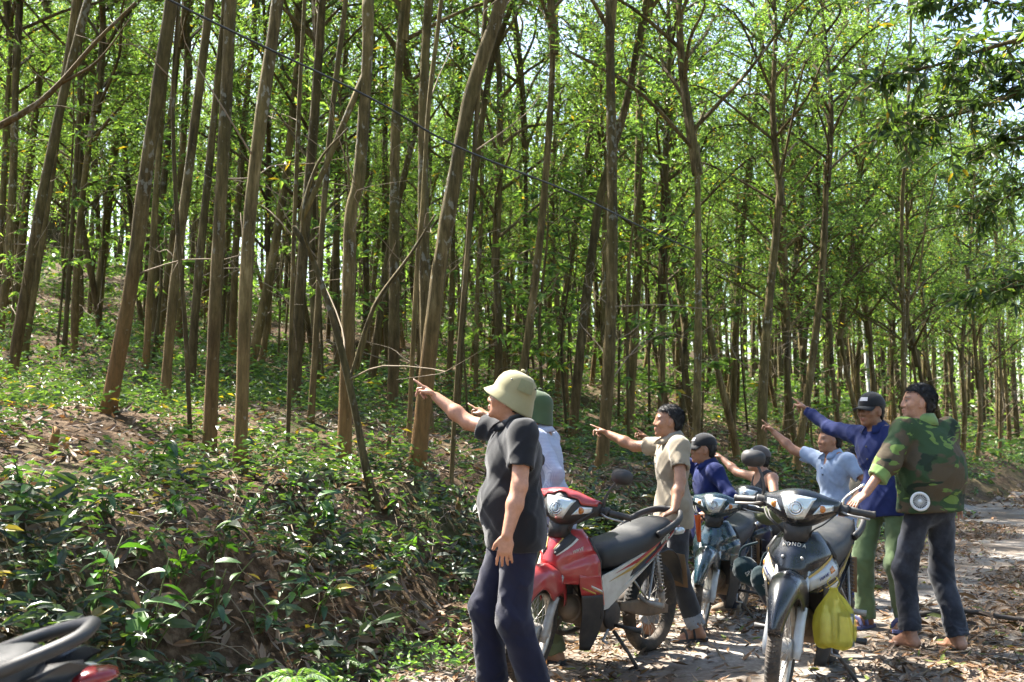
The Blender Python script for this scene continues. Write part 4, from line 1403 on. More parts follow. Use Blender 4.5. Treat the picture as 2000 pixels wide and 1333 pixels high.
SHEAR = np.array([[1.0, 0, 0.25], [0, 1.0, -0.25], [0.55, -0.5, 0.62]])
SHEAR2 = np.array([[1.1, 0, -0.3], [0, 1.1, 0.3], [-0.6, 0.6, 0.5]])
def unit(v): return nrm(np.asarray(v, float))
def ik(a, target, l1, l2, pole):
    """elbow or knee position and the reachable end"""
    a = np.asarray(a, float); target = np.asarray(target, float)
    d = target - a; L = np.linalg.norm(d)
    if L > (l1 + l2) * 0.995: d = d / L * (l1 + l2) * 0.995; L = (l1 + l2) * 0.995
    u = d / L
    x = (l1 * l1 - l2 * l2 + L * L) / (2 * L)
    hgt = math.sqrt(max(l1 * l1 - x * x, 0))
    p = np.asarray(pole, float); p = p - u * (p @ u)
    return a + u * x + unit(p) * hgt, a + d
FINGERS = {'point': [(0.0, 0.05), (0.75, 1.3), (1.35, 1.5), (1.45, 1.5)], 'relax': [(0.25, 0.3), (0.3, 0.45), (0.35, 0.5), (0.4, 0.55)],
           'grip': [(0.9, 1.4), (0.95, 1.4), (1.0, 1.4), (1.0, 1.4)], 'flat': [(0.22, 0.25), (0.2, 0.25), (0.22, 0.25), (0.28, 0.3)]}
def hand_prims(w, d, n, thumb, pose, s=1.0):
    d = unit(d); n = unit(np.asarray(n, float) - d * (np.asarray(n, float) @ d)); t = unit(thumb)
    R = np.array([d, t, n])
    P = [('e', w + d * 0.048 * s, np.array([0.053, 0.040, 0.0165]) * s, R, 0.012),
         ('c', w + d * 0.082 * s + t * 0.024 * s, w + d * 0.080 * s - t * 0.024 * s, 0.0135 * s, 0.012 * s, 0.008)]
    for (b1, b2), off, ln in zip(FINGERS[pose], (0.031, 0.0105, -0.010, -0.029), (0.074, 0.083, 0.076, 0.060)):
        p0 = w + (d * 0.086 + t * off) * s
        d1 = d * math.cos(b1) + n * math.sin(b1); d2 = d * math.cos(b1 + b2) + n * math.sin(b1 + b2)
        spread = t * off * (5.0 if pose in ('relax', 'flat') else 1.2)
        d1 = unit(d1 + spread); d2 = unit(d2 + spread * 0.5)
        p1 = p0 + d1 * ln * 0.5 * s; p2 = p1 + d2 * ln * 0.5 * s
        P += [('c', p0, p1, 0.0088 * s, 0.0083 * s, 0.003), ('c', p1, p2, 0.0083 * s, 0.0070 * s, 0.002)]
    th = unit(d * 0.72 + t * 0.62 + n * 0.25) if pose in ('flat', 'relax') else unit(d * 0.8 + t * 0.3 + n * 0.5)
    p0 = w + (d * 0.026 + t * 0.030) * s
    p1 = p0 + th * 0.036 * s; p2 = p1 + unit(th + d * 0.4 - t * 0.2) * 0.030 * s
    P += [('c', p0, p1, 0.0135 * s, 0.0112 * s, 0.010), ('c', p1, p2, 0.0108 * s, 0.0085 * s, 0.003)]
    return P

def person(label, group, loc, face, H=1.66, pelvis=None, lean=(0.0, 0.0), head=(180, 5), feet=None, arms=None, skin=(0.36, 0.185, 0.105),
           shirt='polo', shirt_m='black_polo', trousers_m='navy', hat=None, hat_m=None, belly=1.0, hem=0.50, shoes='sandal', cuff=None, puff=0.0, twist=0.0, hair=True, knees=None, head_off=(0.0, 0.0), bulk=1.0):
    s = H / 1.70
    loc = np.asarray(loc, float)
    root = empty('person', tuple(loc))
    tag(root, label, 'person', group)
    fa = math.radians(face)
    f = np.array([math.cos(fa), math.sin(fa), 0.0]); l = np.array([-f[1], f[0], 0.0]); z = np.array([0, 0, 1.0])
    ta = math.radians(face + twist)
    sf = np.array([math.cos(ta), math.sin(ta), 0.0]); sl_ = np.array([-sf[1], sf[0], 0.0])
    pz = pelvis[2] if pelvis else 0.90 * s
    pv = (f * pelvis[0] + l * pelvis[1] if pelvis else 0 * f) + z * pz
    up = unit(z + f * lean[0] + l * lean[1])
    waist = pv + up * 0.13 * s
    chest = pv + up * 0.36 * s + sf * 0.01
    neck = pv + up * 0.535 * s
    Rt = np.array([np.cross(sl_, up), sl_, up]); Rp = np.array([np.cross(l, up), l, up])
    hy, hp = math.radians(head[0]), math.radians(head[1])
    hf = np.array([math.cos(hy) * math.cos(hp), math.sin(hy) * math.cos(hp), math.sin(hp)])
    hl = unit(np.cross(z, hf)); hu = np.cross(hf, hl)
    hc = neck + up * 0.135 * s + (hf * [1, 1, 0]) * (0.035 + head_off[0]) * s + l * head_off[1]
    HR = np.array([hf, hl, hu])
    def hp_(x, y, w): return hc + (hf * x + hl * y + hu * w) * s
    # limbs
    A = {}
    for side, sg in (('L', 1), ('R', -1)):
        sh = neck + sl_ * 0.172 * s * sg - up * 0.045 * s
        spec = (arms or {}).get(side) or {}
        pole = spec.get('pole', (0, 0, -1))
        if 'px' in spec:                       # the wrist lies on this photograph ray, at arm's reach from the shoulder
            if 'Y' in spec:
                tg = np.array(at(*spec['px'], spec['Y'])) - loc
            else:
                reach = 0.525 * s * spec.get('reach', 0.98)
                ys = np.linspace(loc[1] - 0.9, loc[1] + 0.9, 400)
                pts = np.array([np.array(at(*spec['px'], float(yy))) - loc for yy in ys])
                dd = np.abs(np.linalg.norm(pts - sh, axis=1) - reach)
                far = pts[:, 1] >= sh[1] - 0.02 if spec.get('far', True) else pts[:, 1] < sh[1]
                if far.any(): dd = np.where(far, dd, 9)
                tg = pts[int(np.argmin(dd))]
        else:
            o = spec.get('rel', (0.06, 0.10, -0.50))
            tg = sh + (f * o[0] + l * sg * o[1] + z * o[2]) * s
        el, wr = ik(sh, tg, 0.275 * s, 0.25 * s, pole)
        hd = spec.get('hd')
        hd = unit(wr - el) if hd is None else unit(hd)
        pn = np.asarray(spec.get('palm', (0, 0, -1)), float)
        pn = pn - hd * (pn @ hd); pn = unit(pn)
        thumb = np.cross(hd, pn) if side == 'R' else np.cross(pn, hd)
        A[side] = dict(sh=sh, el=el, wr=wr, hd=hd, pn=pn, th=thumb, pose=spec.get('pose', 'relax'))
    Lg = {}
    for side, sg in (('L', 1), ('R', -1)):
        hip = pv + l * 0.088 * s * sg - z * 0.02 * s
        ft = (feet or {}).get(side, (0.0, 0.10, 0.0))
        an = f * ft[0] + l * ft[1] * sg + z * (0.085 * s + (ft[3] if len(ft) > 3 else 0))
        kn, an = ik(hip, an, 0.415 * s, 0.405 * s, (knees or {}).get(side, f + l * sg * 0.15))
        ya = fa + math.radians(ft[2]) * sg
        Lg[side] = dict(hip=hip, kn=kn, an=an, toe=np.array([math.cos(ya), math.sin(ya), 0.0]))
    # ---- the body: one surface
    B = [('e', pv + z * 0.02 * s, np.array([0.105, 0.150, 0.12]) * s, Rp, 0.05), ('e', waist, np.array([0.098 * belly, 0.132, 0.14]) * s, Rp, 0.05),
         ('e', chest, np.array([0.108, 0.158, 0.185]) * s, Rt, 0.05), ('c', neck + sl_ * 0.07 * s - up * 0.02 * s, neck - sl_ * 0.07 * s - up * 0.02 * s, 0.05 * s, 0.05 * s, 0.05),
         ('c', neck - up * 0.03 * s, hp_(-0.022, 0, -0.05), 0.060 * s, 0.054 * s, 0.035)]
    lk = 0.80 if shirt in ('jacket', 'long', 'camo') else 1.0
    for a in A.values():
        B += [('c', a['sh'], a['sh'] * 0.4 + chest * 0.6, 0.055 * s, 0.07 * s, 0.04),
              ('c', a['sh'], a['el'], 0.052 * s, 0.040 * s, 0.03), ('c', a['el'], a['el'] * 0.62 + a['wr'] * 0.38, 0.0395 * s * lk, 0.0425 * s * lk, 0.02),
              ('c', a['el'] * 0.62 + a['wr'] * 0.38, a['wr'], 0.0415 * s * lk, 0.0275 * s, 0.02)]
        B += hand_prims(a['wr'], a['hd'], a['pn'], a['th'], a['pose'], s)
    for g in Lg.values():
        c2 = g['kn'] * 0.66 + g['an'] * 0.34 - f * 0.012
        B += [('c', g['hip'], g['kn'], 0.074 * s, 0.050 * s, 0.04), ('c', g['kn'], c2, 0.046 * s, 0.046 * s, 0.03), ('c', c2, g['an'], 0.045 * s, 0.034 * s, 0.03)]
        t = g['toe']; sd = np.cross(z, t)
        hl_ = g['an'] - t * 0.025 * s - z * 0.045 * s
        B += [('c', g['an'], hl_, 0.036 * s, 0.038 * s, 0.02), ('c', g['an'] + t * 0.02 * s, g['an'] + t * 0.11 * s - z * 0.052 * s, 0.034 * s, 0.026 * s, 0.02), ('c', hl_, g['an'] + t * 0.11 * s - z * 0.058 * s, 0.032 * s, 0.027 * s, 0.02)]
        for q, (o, ln, r) in enumerate(((0.026, 0.185, 0.014), (0.009, 0.178, 0.0105), (-0.006, 0.170, 0.010), (-0.020, 0.160, 0.0095), (-0.033, 0.148, 0.009))):
            so = o * (1 if g is Lg['R'] else -1)
            B.append(('c', g['an'] + t * 0.095 * s + sd * so * s - z * 0.064 * s, g['an'] + t * ln * s * 0.95 + sd * so * 1.1 * s - z * 0.072 * s, 0.015 * s, r * s, 0.006))
    # ---- head
    hs = s
    E = lambda x, y, w, a, b_, c, k: ('e', hp_(x, y, w), np.array([a, b_, c]) * hs, HR, k)
    B += [E(-0.012, 0, 0.034, 0.097, 0.076, 0.084, 0.02), E(0.026, 0, -0.028, 0.064, 0.062, 0.088, 0.03), E(0.030, 0, -0.075, 0.050, 0.050, 0.036, 0.02),
          E(0.072, 0, -0.100, 0.018, 0.024, 0.017, 0.016), ('c', hp_(0.088, 0, 0.012), hp_(0.099, 0, -0.030), 0.008 * hs, 0.0135 * hs, 0.014)]
    for q in (-1, 1):
        B += [E(0.091, q * 0.014, -0.036, 0.012, 0.010, 0.009, 0.006), E(0.077, q * 0.030, 0.020, 0.013, 0.026, 0.009, 0.014), E(0.062, q * 0.044, -0.026, 0.024, 0.020, 0.024, 0.018),
              E(-0.006, q * 0.079, -0.010, 0.017, 0.009, 0.031, 0.008), E(0.0, q * 0.076, -0.034, 0.010, 0.009, 0.013, 0.008),
              ('-e', hp_(0.094, q * 0.032, 0.001), np.array([0.013, 0.017, 0.010]) * hs, HR, 0.010), E(0.078, q * 0.031, 0.0, 0.0125, 0.0125, 0.0115, 0.003)]
    B += [E(0.090, 0, -0.060, 0.011, 0.023, 0.0075, 0.006), E(0.087, 0, -0.074, 0.011, 0.021, 0.0085, 0.006)]
    lod = max(1.0, loc[1] / 7.4)
    V, Q = solid(B, 0.0063 * lod ** 1.4, it=1)
    # skin colours: lips, brows, eyes, close-cut stubble shade, nails left plain
    q = (V - hc) / s
    lx, ly, lz = q @ hf, q @ hl, q @ hu
    col = np.tile(np.array(skin), (len(V), 1))
    dh = np.linalg.norm(q, axis=1) < 0.2
    def blend(mask, c, a=1.0):
        m = (mask * a)[:, None]
        col[:] = col * (1 - m) + np.array(c) * m
    fr = (lx > 0.04) & dh
    blend(fr * np.exp(-((lz + 0.0665) / 0.010) ** 2 - (ly / 0.022) ** 2), (0.30, 0.10, 0.075), 0.75)
    blend(fr * np.exp(-((lz - 0.024) / 0.0065) ** 2 - ((np.abs(ly) - 0.033) / 0.021) ** 4), (0.02, 0.015, 0.012), 0.95)
    blend(fr * np.exp(-((lz - 0.001) / 0.0085) ** 2 - ((np.abs(ly) - 0.033) / 0.016) ** 4), (0.03, 0.02, 0.018), 0.9)
    blend(fr * np.exp(-((lz + 0.047) / 0.007) ** 2 - (ly / 0.022) ** 2), (0.06, 0.04, 0.03), 0.45)
    mb = MB(); mb.add(V, Q, col)
    body = mb.build('body', M['skin'], root)
    # ---- shirt
    fold_a = 0.007
    def folds(P):
        a = np.abs(noise3(P @ SHEAR, 0.30, 2, 5)); b = np.abs(noise3(P @ SHEAR2 + 3.0, 0.20, 8, 5))
        return 0.015 * (np.minimum(a, 0.5) - 0.25) + 0.011 * (np.minimum(b, 0.45) - 0.22)
    inf = 0.016 + puff
    hemz = pv + up * (hem - 0.53) * s if False else None
    long_ = shirt in ('jacket', 'long', 'camo')
    T = [('e', chest - up * puff, np.array([0.108 + inf, 0.158 + inf - puff * 0.3, 0.185 + inf * 0.4]) * s, Rt, 0.04), ('e', waist + f * 0.012 * (belly - 1) * 8, np.array([0.102 * belly + inf, 0.140 + inf * 1.2, 0.17]) * s, Rp, 0.05),
         ('e', pv + up * 0.0, np.array([0.122 + inf, 0.160 + inf, 0.20]) * s, Rp, 0.05),
         ('c', neck + sl_ * 0.075 * s - up * 0.03 * s, neck - sl_ * 0.075 * s - up * 0.03 * s, (0.052 + (inf - puff) * 0.6) * s, (0.052 + (inf - puff) * 0.6) * s, 0.04)]
    for g in Lg.values():
        T += [('c', g['hip'] + z * 0.06, g['hip'] + (g['kn'] - g['hip']) * 0.16, 0.107 * s, 0.105 * s, 0.05)]
    if puff:
        T += [('e', waist + up * 0.10 * s - f * 0.03, np.array([0.15 + puff, 0.19 + puff, 0.22]) * s, Rp, 0.06)]
    if shirt != 'tank':
        for a in A.values():
            r1 = 0.058 + (inf - puff * 0.75) * 0.7
            T += [('c', a['sh'], a['sh'] * 0.4 + chest * 0.6, (0.058 + inf - puff * 0.7) * s, (0.075 + inf) * s, 0.04)]
            if long_:
                dirw = unit(a['wr'] - a['el'])
                end = a['wr'] - dirw * (0.13 if shirt == 'camo' and a is A['L'] else 0.005) * s
                T += [('c', a['sh'], a['el'], (r1 + 0.002) * s, (0.054 + puff * 0.6) * s, 0.035), ('f', a['el'], end, (0.053 + puff * 0.6) * s, (0.044 + puff * 0.45) * s, 0.03),
                      ('-c', end - dirw * 0.02, end + dirw * 0.05, 0.030 * s, 0.034 * s, 0.004)]
            else:
                da = unit(a['el'] - a['sh'])
                end = a['sh'] + da * 0.185 * s
                T += [('f', a['sh'], end, (r1 + 0.004) * s, (0.066 + inf * 0.3) * s, 0.035), ('-c', end - da * 0.015, end + da * 0.06, 0.050 * s, 0.052 * s, 0.004)]
    else:
        for a in A.values():
            T += [('-c', a['sh'] + unit(a['sh'] - chest) * 0.03, a['sh'] - up * 0.10 * s + unit(a['sh'] - chest) * 0.03, 0.075 * s, 0.06 * s, 0.006)]
    T += [('-c', neck - up * 0.01 * s + sf * 0.012, neck + up * 0.14 * s + sf * 0.03, 0.064 * s, 0.07 * s, 0.006)]
    if shirt in ('polo', 'tank'):
        T += [('-e', neck + sf * 0.10 * s - up * 0.03 * s, np.array([0.05, 0.022 if shirt == 'polo' else 0.06, 0.06 if shirt == 'polo' else 0.09]) * s, Rt, 0.006)]
    hz_ = pv + up * (-0.10 if not puff else -0.03) * s
    def hemcut(P):
        return (hz_ - P) @ up + 0.003 * np.sin((P @ l) * 24)
    if bulk != 1.0:
        T = [(p[0], p[1], np.asarray(p[2]) * [bulk, bulk, 1], *p[3:]) if p[0] == 'e' else p for p in T]
    V, Q = solid(T, 0.0085 * lod, folds, hemcut, 1)
    mb = MB(); mb.add(V, Q)
    sh_o = mb.build('jacket' if long_ else ('tank_top' if shirt == 'tank' else 'shirt'), M[shirt_m], root)
    # collar as a folded band
    if shirt != 'tank':
        cb = MB(); rows = []
        prof = [(0.060, -0.030), (0.060, 0.024), (0.066, 0.032), (0.082, 0.008), (0.100, -0.022), (0.094, -0.026)] if shirt != 'camo' else [(0.066, -0.03), (0.064, 0.045), (0.069, 0.049), (0.078, 0.01), (0.084, -0.03), (0.07, -0.03)]
        ns = 26; gap = 0.42
        for i in range(ns):
            an = gap + (2 * math.pi - 2 * gap) * i / (ns - 1)
            fl = 1.0 + (0.30 * math.exp(-((min(an, 2 * math.pi - an) - gap) / 0.45) ** 2) if shirt == 'polo' else 0.1)
            for r, hh in prof:
                rr = r * (fl if r > 0.07 else 1.0)
                p = neck + (sf * math.cos(an) * rr * 1.02 + sl_ * math.sin(an) * rr) * s + sf * 0.012 + up * (hh + (0.022 if shirt != 'camo' else -0.004) - 0.020 * math.cos(an) - (0.012 if math.cos(an) > 0.6 else 0)) * s
                rows.append(p)
        m = len(prof)
        F_ = [(i * m + j, i * m + (j + 1) % m, (i + 1) * m + (j + 1) % m, (i + 1) * m + j) for i in range(ns - 1) for j in range(m)] + [tuple(range(m)), tuple(range(ns * m - 1, ns * m - m - 1, -1))]
        cb.add(rows, F_)
        cb.build('collar', M['lime_cuff' if shirt == 'camo' else shirt_m], sh_o)
        if shirt == 'polo':
            for k in range(2):
                bt = MB(); c = chest + Rt[0] * (0.108 + inf + 0.004) * s * (0.97 - 0.03 * k) + up * (0.065 - 0.06 * k) * s
                bt.add(*tube_vf([c, c + Rt[0] * 0.006], 0.006, 8)); bt.build('button', M['button'], sh_o)
        if shirt in ('jacket',):
            for k in range(4):
                bt = MB(); c = chest + Rt[0] * (0.108 + inf + 0.004) * s * (1.0 - 0.02 * abs(k - 1)) + up * (0.05 - 0.09 * k) * s
                bt.add(*tube_vf([c, c + Rt[0] * 0.006], 0.007, 8)); bt.build('button', M['button'], sh_o)
        if shirt == 'camo':
            a = A['L']; dirw = unit(a['wr'] - a['el']); e = a['wr'] - dirw * 0.13 * s
            cu, cq = solid([('f', e - dirw * 0.055, e + dirw * 0.012, 0.072 * s, 0.068 * s, 0.01), ('-c', e, e + dirw * 0.06, 0.036, 0.04, 0.004)], 0.0075, folds)
            c2 = MB(); c2.add(cu, cq); c2.build('rolled_cuff', M['lime_cuff'], sh_o)
    # ---- trousers
    TR = [('e', pv + z * 0.01 * s, np.array([0.112, 0.152, 0.13]) * s, Rp, 0.05), ('e', waist - up * 0.02, np.array([0.106 * belly, 0.142, 0.09]) * s, Rp, 0.04)]
    for sd_, g in Lg.items():
        rolled = (cuff or {}).get(sd_, 0.0)
        dk = unit(g['an'] - g['kn'])
        end = g['an'] + dk * (0.02 * s - rolled)
        TR += [('c', g['hip'] + z * 0.02, g['kn'], 0.088 * s, 0.076 * s, 0.04), ('f', g['kn'], end, 0.076 * s, (0.070 - rolled * 0.04) * s, 0.035), ('-c', end - dk * 0.02, end + dk * 0.07, 0.045 * s, 0.045 * s, 0.004)]
    def tfolds(P):
        a = np.abs(noise3(P @ SHEAR * [1, 1, 0.6], 0.28, 5, 5)); b = np.abs(noise3(P @ SHEAR2 + 9.0, 0.17, 11, 5))
        w = 0.015 * (np.minimum(a, 0.5) - 0.25) + 0.009 * (np.minimum(b, 0.45) - 0.22)
        for g in Lg.values():
            dk = np.linalg.norm(P - g['kn'], axis=1)
            da = np.linalg.norm(P - g['an'], axis=1)
            w = w + 0.004 * np.exp(-(dk / 0.10) ** 2) * np.sin(P[:, 2] * 85 + 30 * P[:, 0] + 9 * a) + 0.006 * np.exp(-(da / 0.12) ** 2) * np.sin(P[:, 2] * 105 + 25 * P[:, 1] + 9 * b)
        return w
    if bulk != 1.0:
        TR = [(p[0], p[1], p[2], p[3] * (1.0 + (bulk - 1) * 0.8), p[4] * (1.0 + (bulk - 1) * 0.8), p[5]) if p[0] in ('c', 'f') else ((p[0], p[1], np.asarray(p[2]) * 1.06, p[3], p[4]) if p[0] == 'e' else p) for p in TR]
    V, Q = solid(TR, 0.0095 * lod, tfolds, None, 1)
    mb = MB(); mb.add(V, Q)
    tr_o = mb.build('trousers', M[trousers_m], root)
    if cuff and cuff.get('m'):
        for sd_ in ('L', 'R'):
            if sd_ not in cuff: continue
            g = Lg[sd_]; dk = unit(g['an'] - g['kn']); e = g['an'] + dk * (0.02 * s - cuff[sd_])
            cu, cq = solid([('f', e - dk * 0.06, e + dk * 0.01, 0.071 * s, 0.072 * s, 0.01), ('-c', e - dk * 0.01, e + dk * 0.06, 0.046, 0.05, 0.004)], 0.0075, tfolds)
            c2 = MB(); c2.add(cu, cq); c2.build('turn_up', M[cuff['m']], tr_o)
    # ---- footwear
    if shoes:
        for sd_, g in Lg.items():
            t = g['toe']; sdv = np.cross(z, t)
            mb = MB()
            outl = [(-0.068, 0.028), (-0.075, 0.0), (-0.068, -0.028), (0.02, -0.036), (0.10, -0.047), (0.155, -0.042), (0.188, -0.012), (0.188, 0.014), (0.155, 0.042), (0.10, 0.047), (0.02, 0.036)]
            nO = len(outl)
            base = g['an'] * [1, 1, 0] + z * (g['an'][2] - 0.085 * s)
            Vv = [base + (t * a * 1.06 + sdv * b_ * 1.05) * s + z * hh for hh in (0.0, 0.022) for a, b_ in outl]
            Ff = [(i, (i + 1) % nO, nO + (i + 1) % nO, nO + i) for i in range(nO)] + [tuple(range(nO - 1, -1, -1)), tuple(range(nO, 2 * nO))]
            mb.add(Vv, Ff)
            so = mb.build('shoe' if shoes == 'shoe' else 'sandal', M[{'shoe': 'canvas_shoe', 'sandal': 'sandal', 'blue': 'blue_sandal', 'black': 'sandal'}[shoes]], root, smooth=False)
            if shoes in ('shoe', 'black'):
                uV, uQ = solid([('c', g['an'] - t * 0.03 * s - z * 0.035, g['an'] + t * 0.10 * s - z * 0.045, 0.046 * s, 0.042 * s, 0.02), ('e', g['an'] + t * 0.12 * s - z * 0.048, np.array([0.075, 0.046, 0.032]) * s, np.array([t, sdv, z]), 0.02)], 0.008, None, lambda P: base[2] + 0.02 - P[:, 2])
                u_ = MB(); u_.add(uV, uQ); u_.build('upper', M['canvas_shoe' if shoes == 'shoe' else 'sandal'], so)
            else:
                for xx in (0.045, 0.105):
                    arc = [base + t * xx * s + sdv * (0.050 * math.cos(w) * s) + z * (0.018 + (0.075 - 0.25 * (xx - 0.045)) * math.sin(w) * s) for w in np.linspace(0, math.pi, 11)]
                    st = MB(); st.add(*tube_vf(arc, 0.017, 8, flat=(1, 0.28), twist_ref=t)); st.build('strap', M['sandal' if shoes == 'sandal' else 'blue_sandal'], so)
    # ---- hair
    if hair:
        cap_only = hat is not None
        HP = [E(-0.014, 0, 0.038, 0.104, 0.083, 0.090, 0.01), E(-0.045, 0, -0.02, 0.062, 0.072, 0.062, 0.02)]
        def hcut(P):
            q = (P - hc) / s
            x, y, w = q @ hf, q @ hl, q @ hu
            line = 0.078 - 0.055 * np.clip(0.062 - w, 0, 0.2) / 0.1 - 0.35 * np.clip(np.abs(y) - 0.035, 0, 1) + 0.10 * np.clip(w - 0.062, 0, 0.1)
            d = x - line
            ear = np.maximum(x + 0.030, -(w + 0.0)) * 1.0
            low = -(w + 0.068 + 0.25 * np.clip(-x - 0.05, -1, 0))
            return np.maximum(np.maximum(d, low), np.minimum(0.02, -w + 0.012) + np.clip(x + 0.018, -0.05, 0.05))
        def hw(P):
            q = P / s
            return 0.0025 * noise3(q * [1, 1, 1], 0.05, 1, 6) + 0.0025 * noise3(q, 0.018, 10, 6)
        V, Q = solid(HP, 0.0062, hw, hcut, 0)
        mb = MB(); mb.add(V, Q)
        rg = np.random.default_rng(int(H * 1000) + len(V)); n = 2200
        ix = rg.integers(0, len(V), n); q0 = V[ix]
        if cap_only: q0 = q0[((q0 - hc) @ hu) < 0.012 * s]
        n = len(q0)
        nd = unit(q0 - hc)
        flow = -hf * 0.5 - hu * 0.7 + rg.normal(0, 0.28, (n, 3)) + hf * 0.9 * np.clip((q0 - hc) @ hf / 0.06, 0, 1)[:, None] * np.clip((q0 - hc) @ hu / 0.08, 0, 1)[:, None]
        dd = unit(flow - nd * (flow * nd).sum(1, keepdims=True) + nd * rg.uniform(0.05, 0.30, (n, 1)))
        if n: add_leaves(mb, q0 - nd * 0.002, dd, nd, rg.uniform(0.012, 0.024, n), rg.uniform(0.003, 0.005, n), np.ones((n, 3)), bend=0.12)
        mb.build('hair', M['hair'], root)
    # ---- hats
    if hat == 'helmet':
        mb = MB()
        prof = [(0.0, 0.150), (0.030, 0.148), (0.062, 0.137), (0.088, 0.113), (0.102, 0.080), (0.108, 0.048), (0.109, 0.030), (0.115, 0.018), (0.126, 0.002), (0.138, -0.018), (0.142, -0.025), (0.138, -0.028), (0.122, -0.008), (0.110, 0.008), (0.102, 0.016)]
        ns = 40; rows = []
        prof = [(r * 0.955, hh * 0.95) for r, hh in prof]
        for i in range(ns):
            a = 2 * math.pi * i / ns
            ca, sa = math.cos(a), math.sin(a)
            for r, hh in prof:
                br = max(0, (r - 0.106) / 0.035) if hh < 0.04 else 0
                dz = br * (-0.022 * abs(sa) ** 1.5 - 0.040 * max(0, -ca) + 0.016 * max(0, ca))
                ex = 1.10 + 0.06 * br if ca > 0 else 1.10 - 0.10 * br
                x_, z_ = ca * r * ex, hh + dz
                rows.append(hp_(-0.012 + x_ * 0.985 - z_ * 0.17, sa * r * (0.96 - 0.05 * br), 0.008 + z_ * 0.985 + x_ * 0.17))
        m = len(prof)
        mb.add(rows, [(i * m + j, i * m + j + 1, ((i + 1) % ns) * m + j + 1, ((i + 1) % ns) * m + j) for i in range(ns) for j in range(m - 1)])
        ho = mb.build('sun_helmet', M[hat_m], root)
        kb = MB(); kb.add(*tube_vf([hp_(-0.037, 0, 0.152), hp_(-0.038, 0, 0.162), hp_(-0.039, 0, 0.165)], [0.014, 0.013, 0.006], 10)); kb.build('top_button', M[hat_m], ho)
        if hat_m == 'khaki_hat':
            pt = MB(); rr = []
            for i in range(7):
                for j in range(5):
                    a = 1.75 + 0.75 * i / 6; hh = 0.052 + 0.062 * j / 4
                    r = np.interp(hh, [0.03, 0.048, 0.08, 0.113, 0.137], [0.110, 0.108, 0.102, 0.088, 0.062]) + 0.003
                    x_ = math.cos(a) * r * 1.10
                    rr.append(hp_(-0.012 + x_ * 0.985 - hh * 0.17, math.sin(a) * r * 0.96, 0.008 + hh * 0.985 + x_ * 0.17))
            pt.add(rr, [(i * 5 + j, i * 5 + j + 1, i * 5 + j + 6, i * 5 + j + 5) for i in range(6) for j in range(4)])
            pt.build('patch', M['olive_patch'], ho)
            for a in (1.35, 2.7):
                vt = MB(); c = hp_(-0.012 + math.cos(a) * 0.104 * 1.09 - 0.015, math.sin(a) * 0.0985, 0.098 + math.cos(a) * 0.019); vt.add(*tube_vf([c, c + (hc - c) * 0.03], 0.005, 8)); vt.build('vent', M['button'], ho)
    elif hat == 'cap':
        cap, cq = solid([E(-0.012, 0, 0.042, 0.110, 0.090, 0.098, 0.01)], 0.0065, None, lambda P: -(((P - hc) / s) @ hu - 0.030 + 0.10 * (((P - hc) / s) @ hf)), 1)
        mb = MB(); mb.add(cap, cq); ho = mb.build('cap', M[hat_m], root)
        vb = MB(); rows = []
        for i in range(13):
            a = -1.05 + 2.1 * i / 12
            for j, ext in enumerate((0.0, 0.5, 1.0)):
                r0 = 0.100 * math.cos(a) * 1.02; y0 = 0.088 * math.sin(a)
                x = -0.012 + r0 + ext * 0.075 * math.cos(a) ** 0.6
                rows.append(hp_(x, y0 * (1 - 0.02 * ext), 0.028 - 0.10 * x + 0.012 * math.cos(a * 1.4) - 0.010 * ext - 0.018 * abs(math.sin(a)) * ext))
        n0 = len(rows)
        rows2 = [p - hu * 0.006 for p in rows]
        Fv = []
        for i in range(12):
            for j in range(2):
                a = i * 3 + j
                Fv += [(a, a + 3, a + 4, a + 1), (n0 + a, n0 + a + 1, n0 + a + 4, n0 + a + 3)]
            a = i * 3 + 2
            Fv.append((a, a + 3, n0 + a + 3, n0 + a))
        vb.add(rows + rows2, Fv); vb.build('visor', M[hat_m], ho)
        lg = MB(); rr = []
        for i in range(4):
            for j in range(3):
                a = -0.30 + 0.75 * i / 3; w = 0.066 + 0.028 * j / 2
                k = math.sqrt(max(0.02, 1 - ((w - 0.042) / 0.098) ** 2)) * 1.012
                rr.append(hp_(-0.012 + math.cos(a) * 0.111 * k, math.sin(a) * 0.091 * k, w))
        lg.add(rr, [(i * 3 + j, i * 3 + j + 1, i * 3 + j + 4, i * 3 + j + 3) for i in range(3) for j in range(2)])
        lg.build('badge', M['logo'], ho)
        kb = MB(); c = hp_(-0.012, 0, 0.139); kb.add(*tube_vf([c, c + hu * 0.006], 0.008, 8)); kb.build('top_button', M[hat_m], ho)
    root['_'] = 0; del root['_']
    return root, dict(A=A, pv=pv, chest=chest, neck=neck, Rt=Rt, Rp=Rp, up=up, f=f, l=l, s=s, waist=waist, loc=loc)
M['olive_patch'] = cloth('olive_patch', (0.22, 0.22, 0.12), fold=0.1)

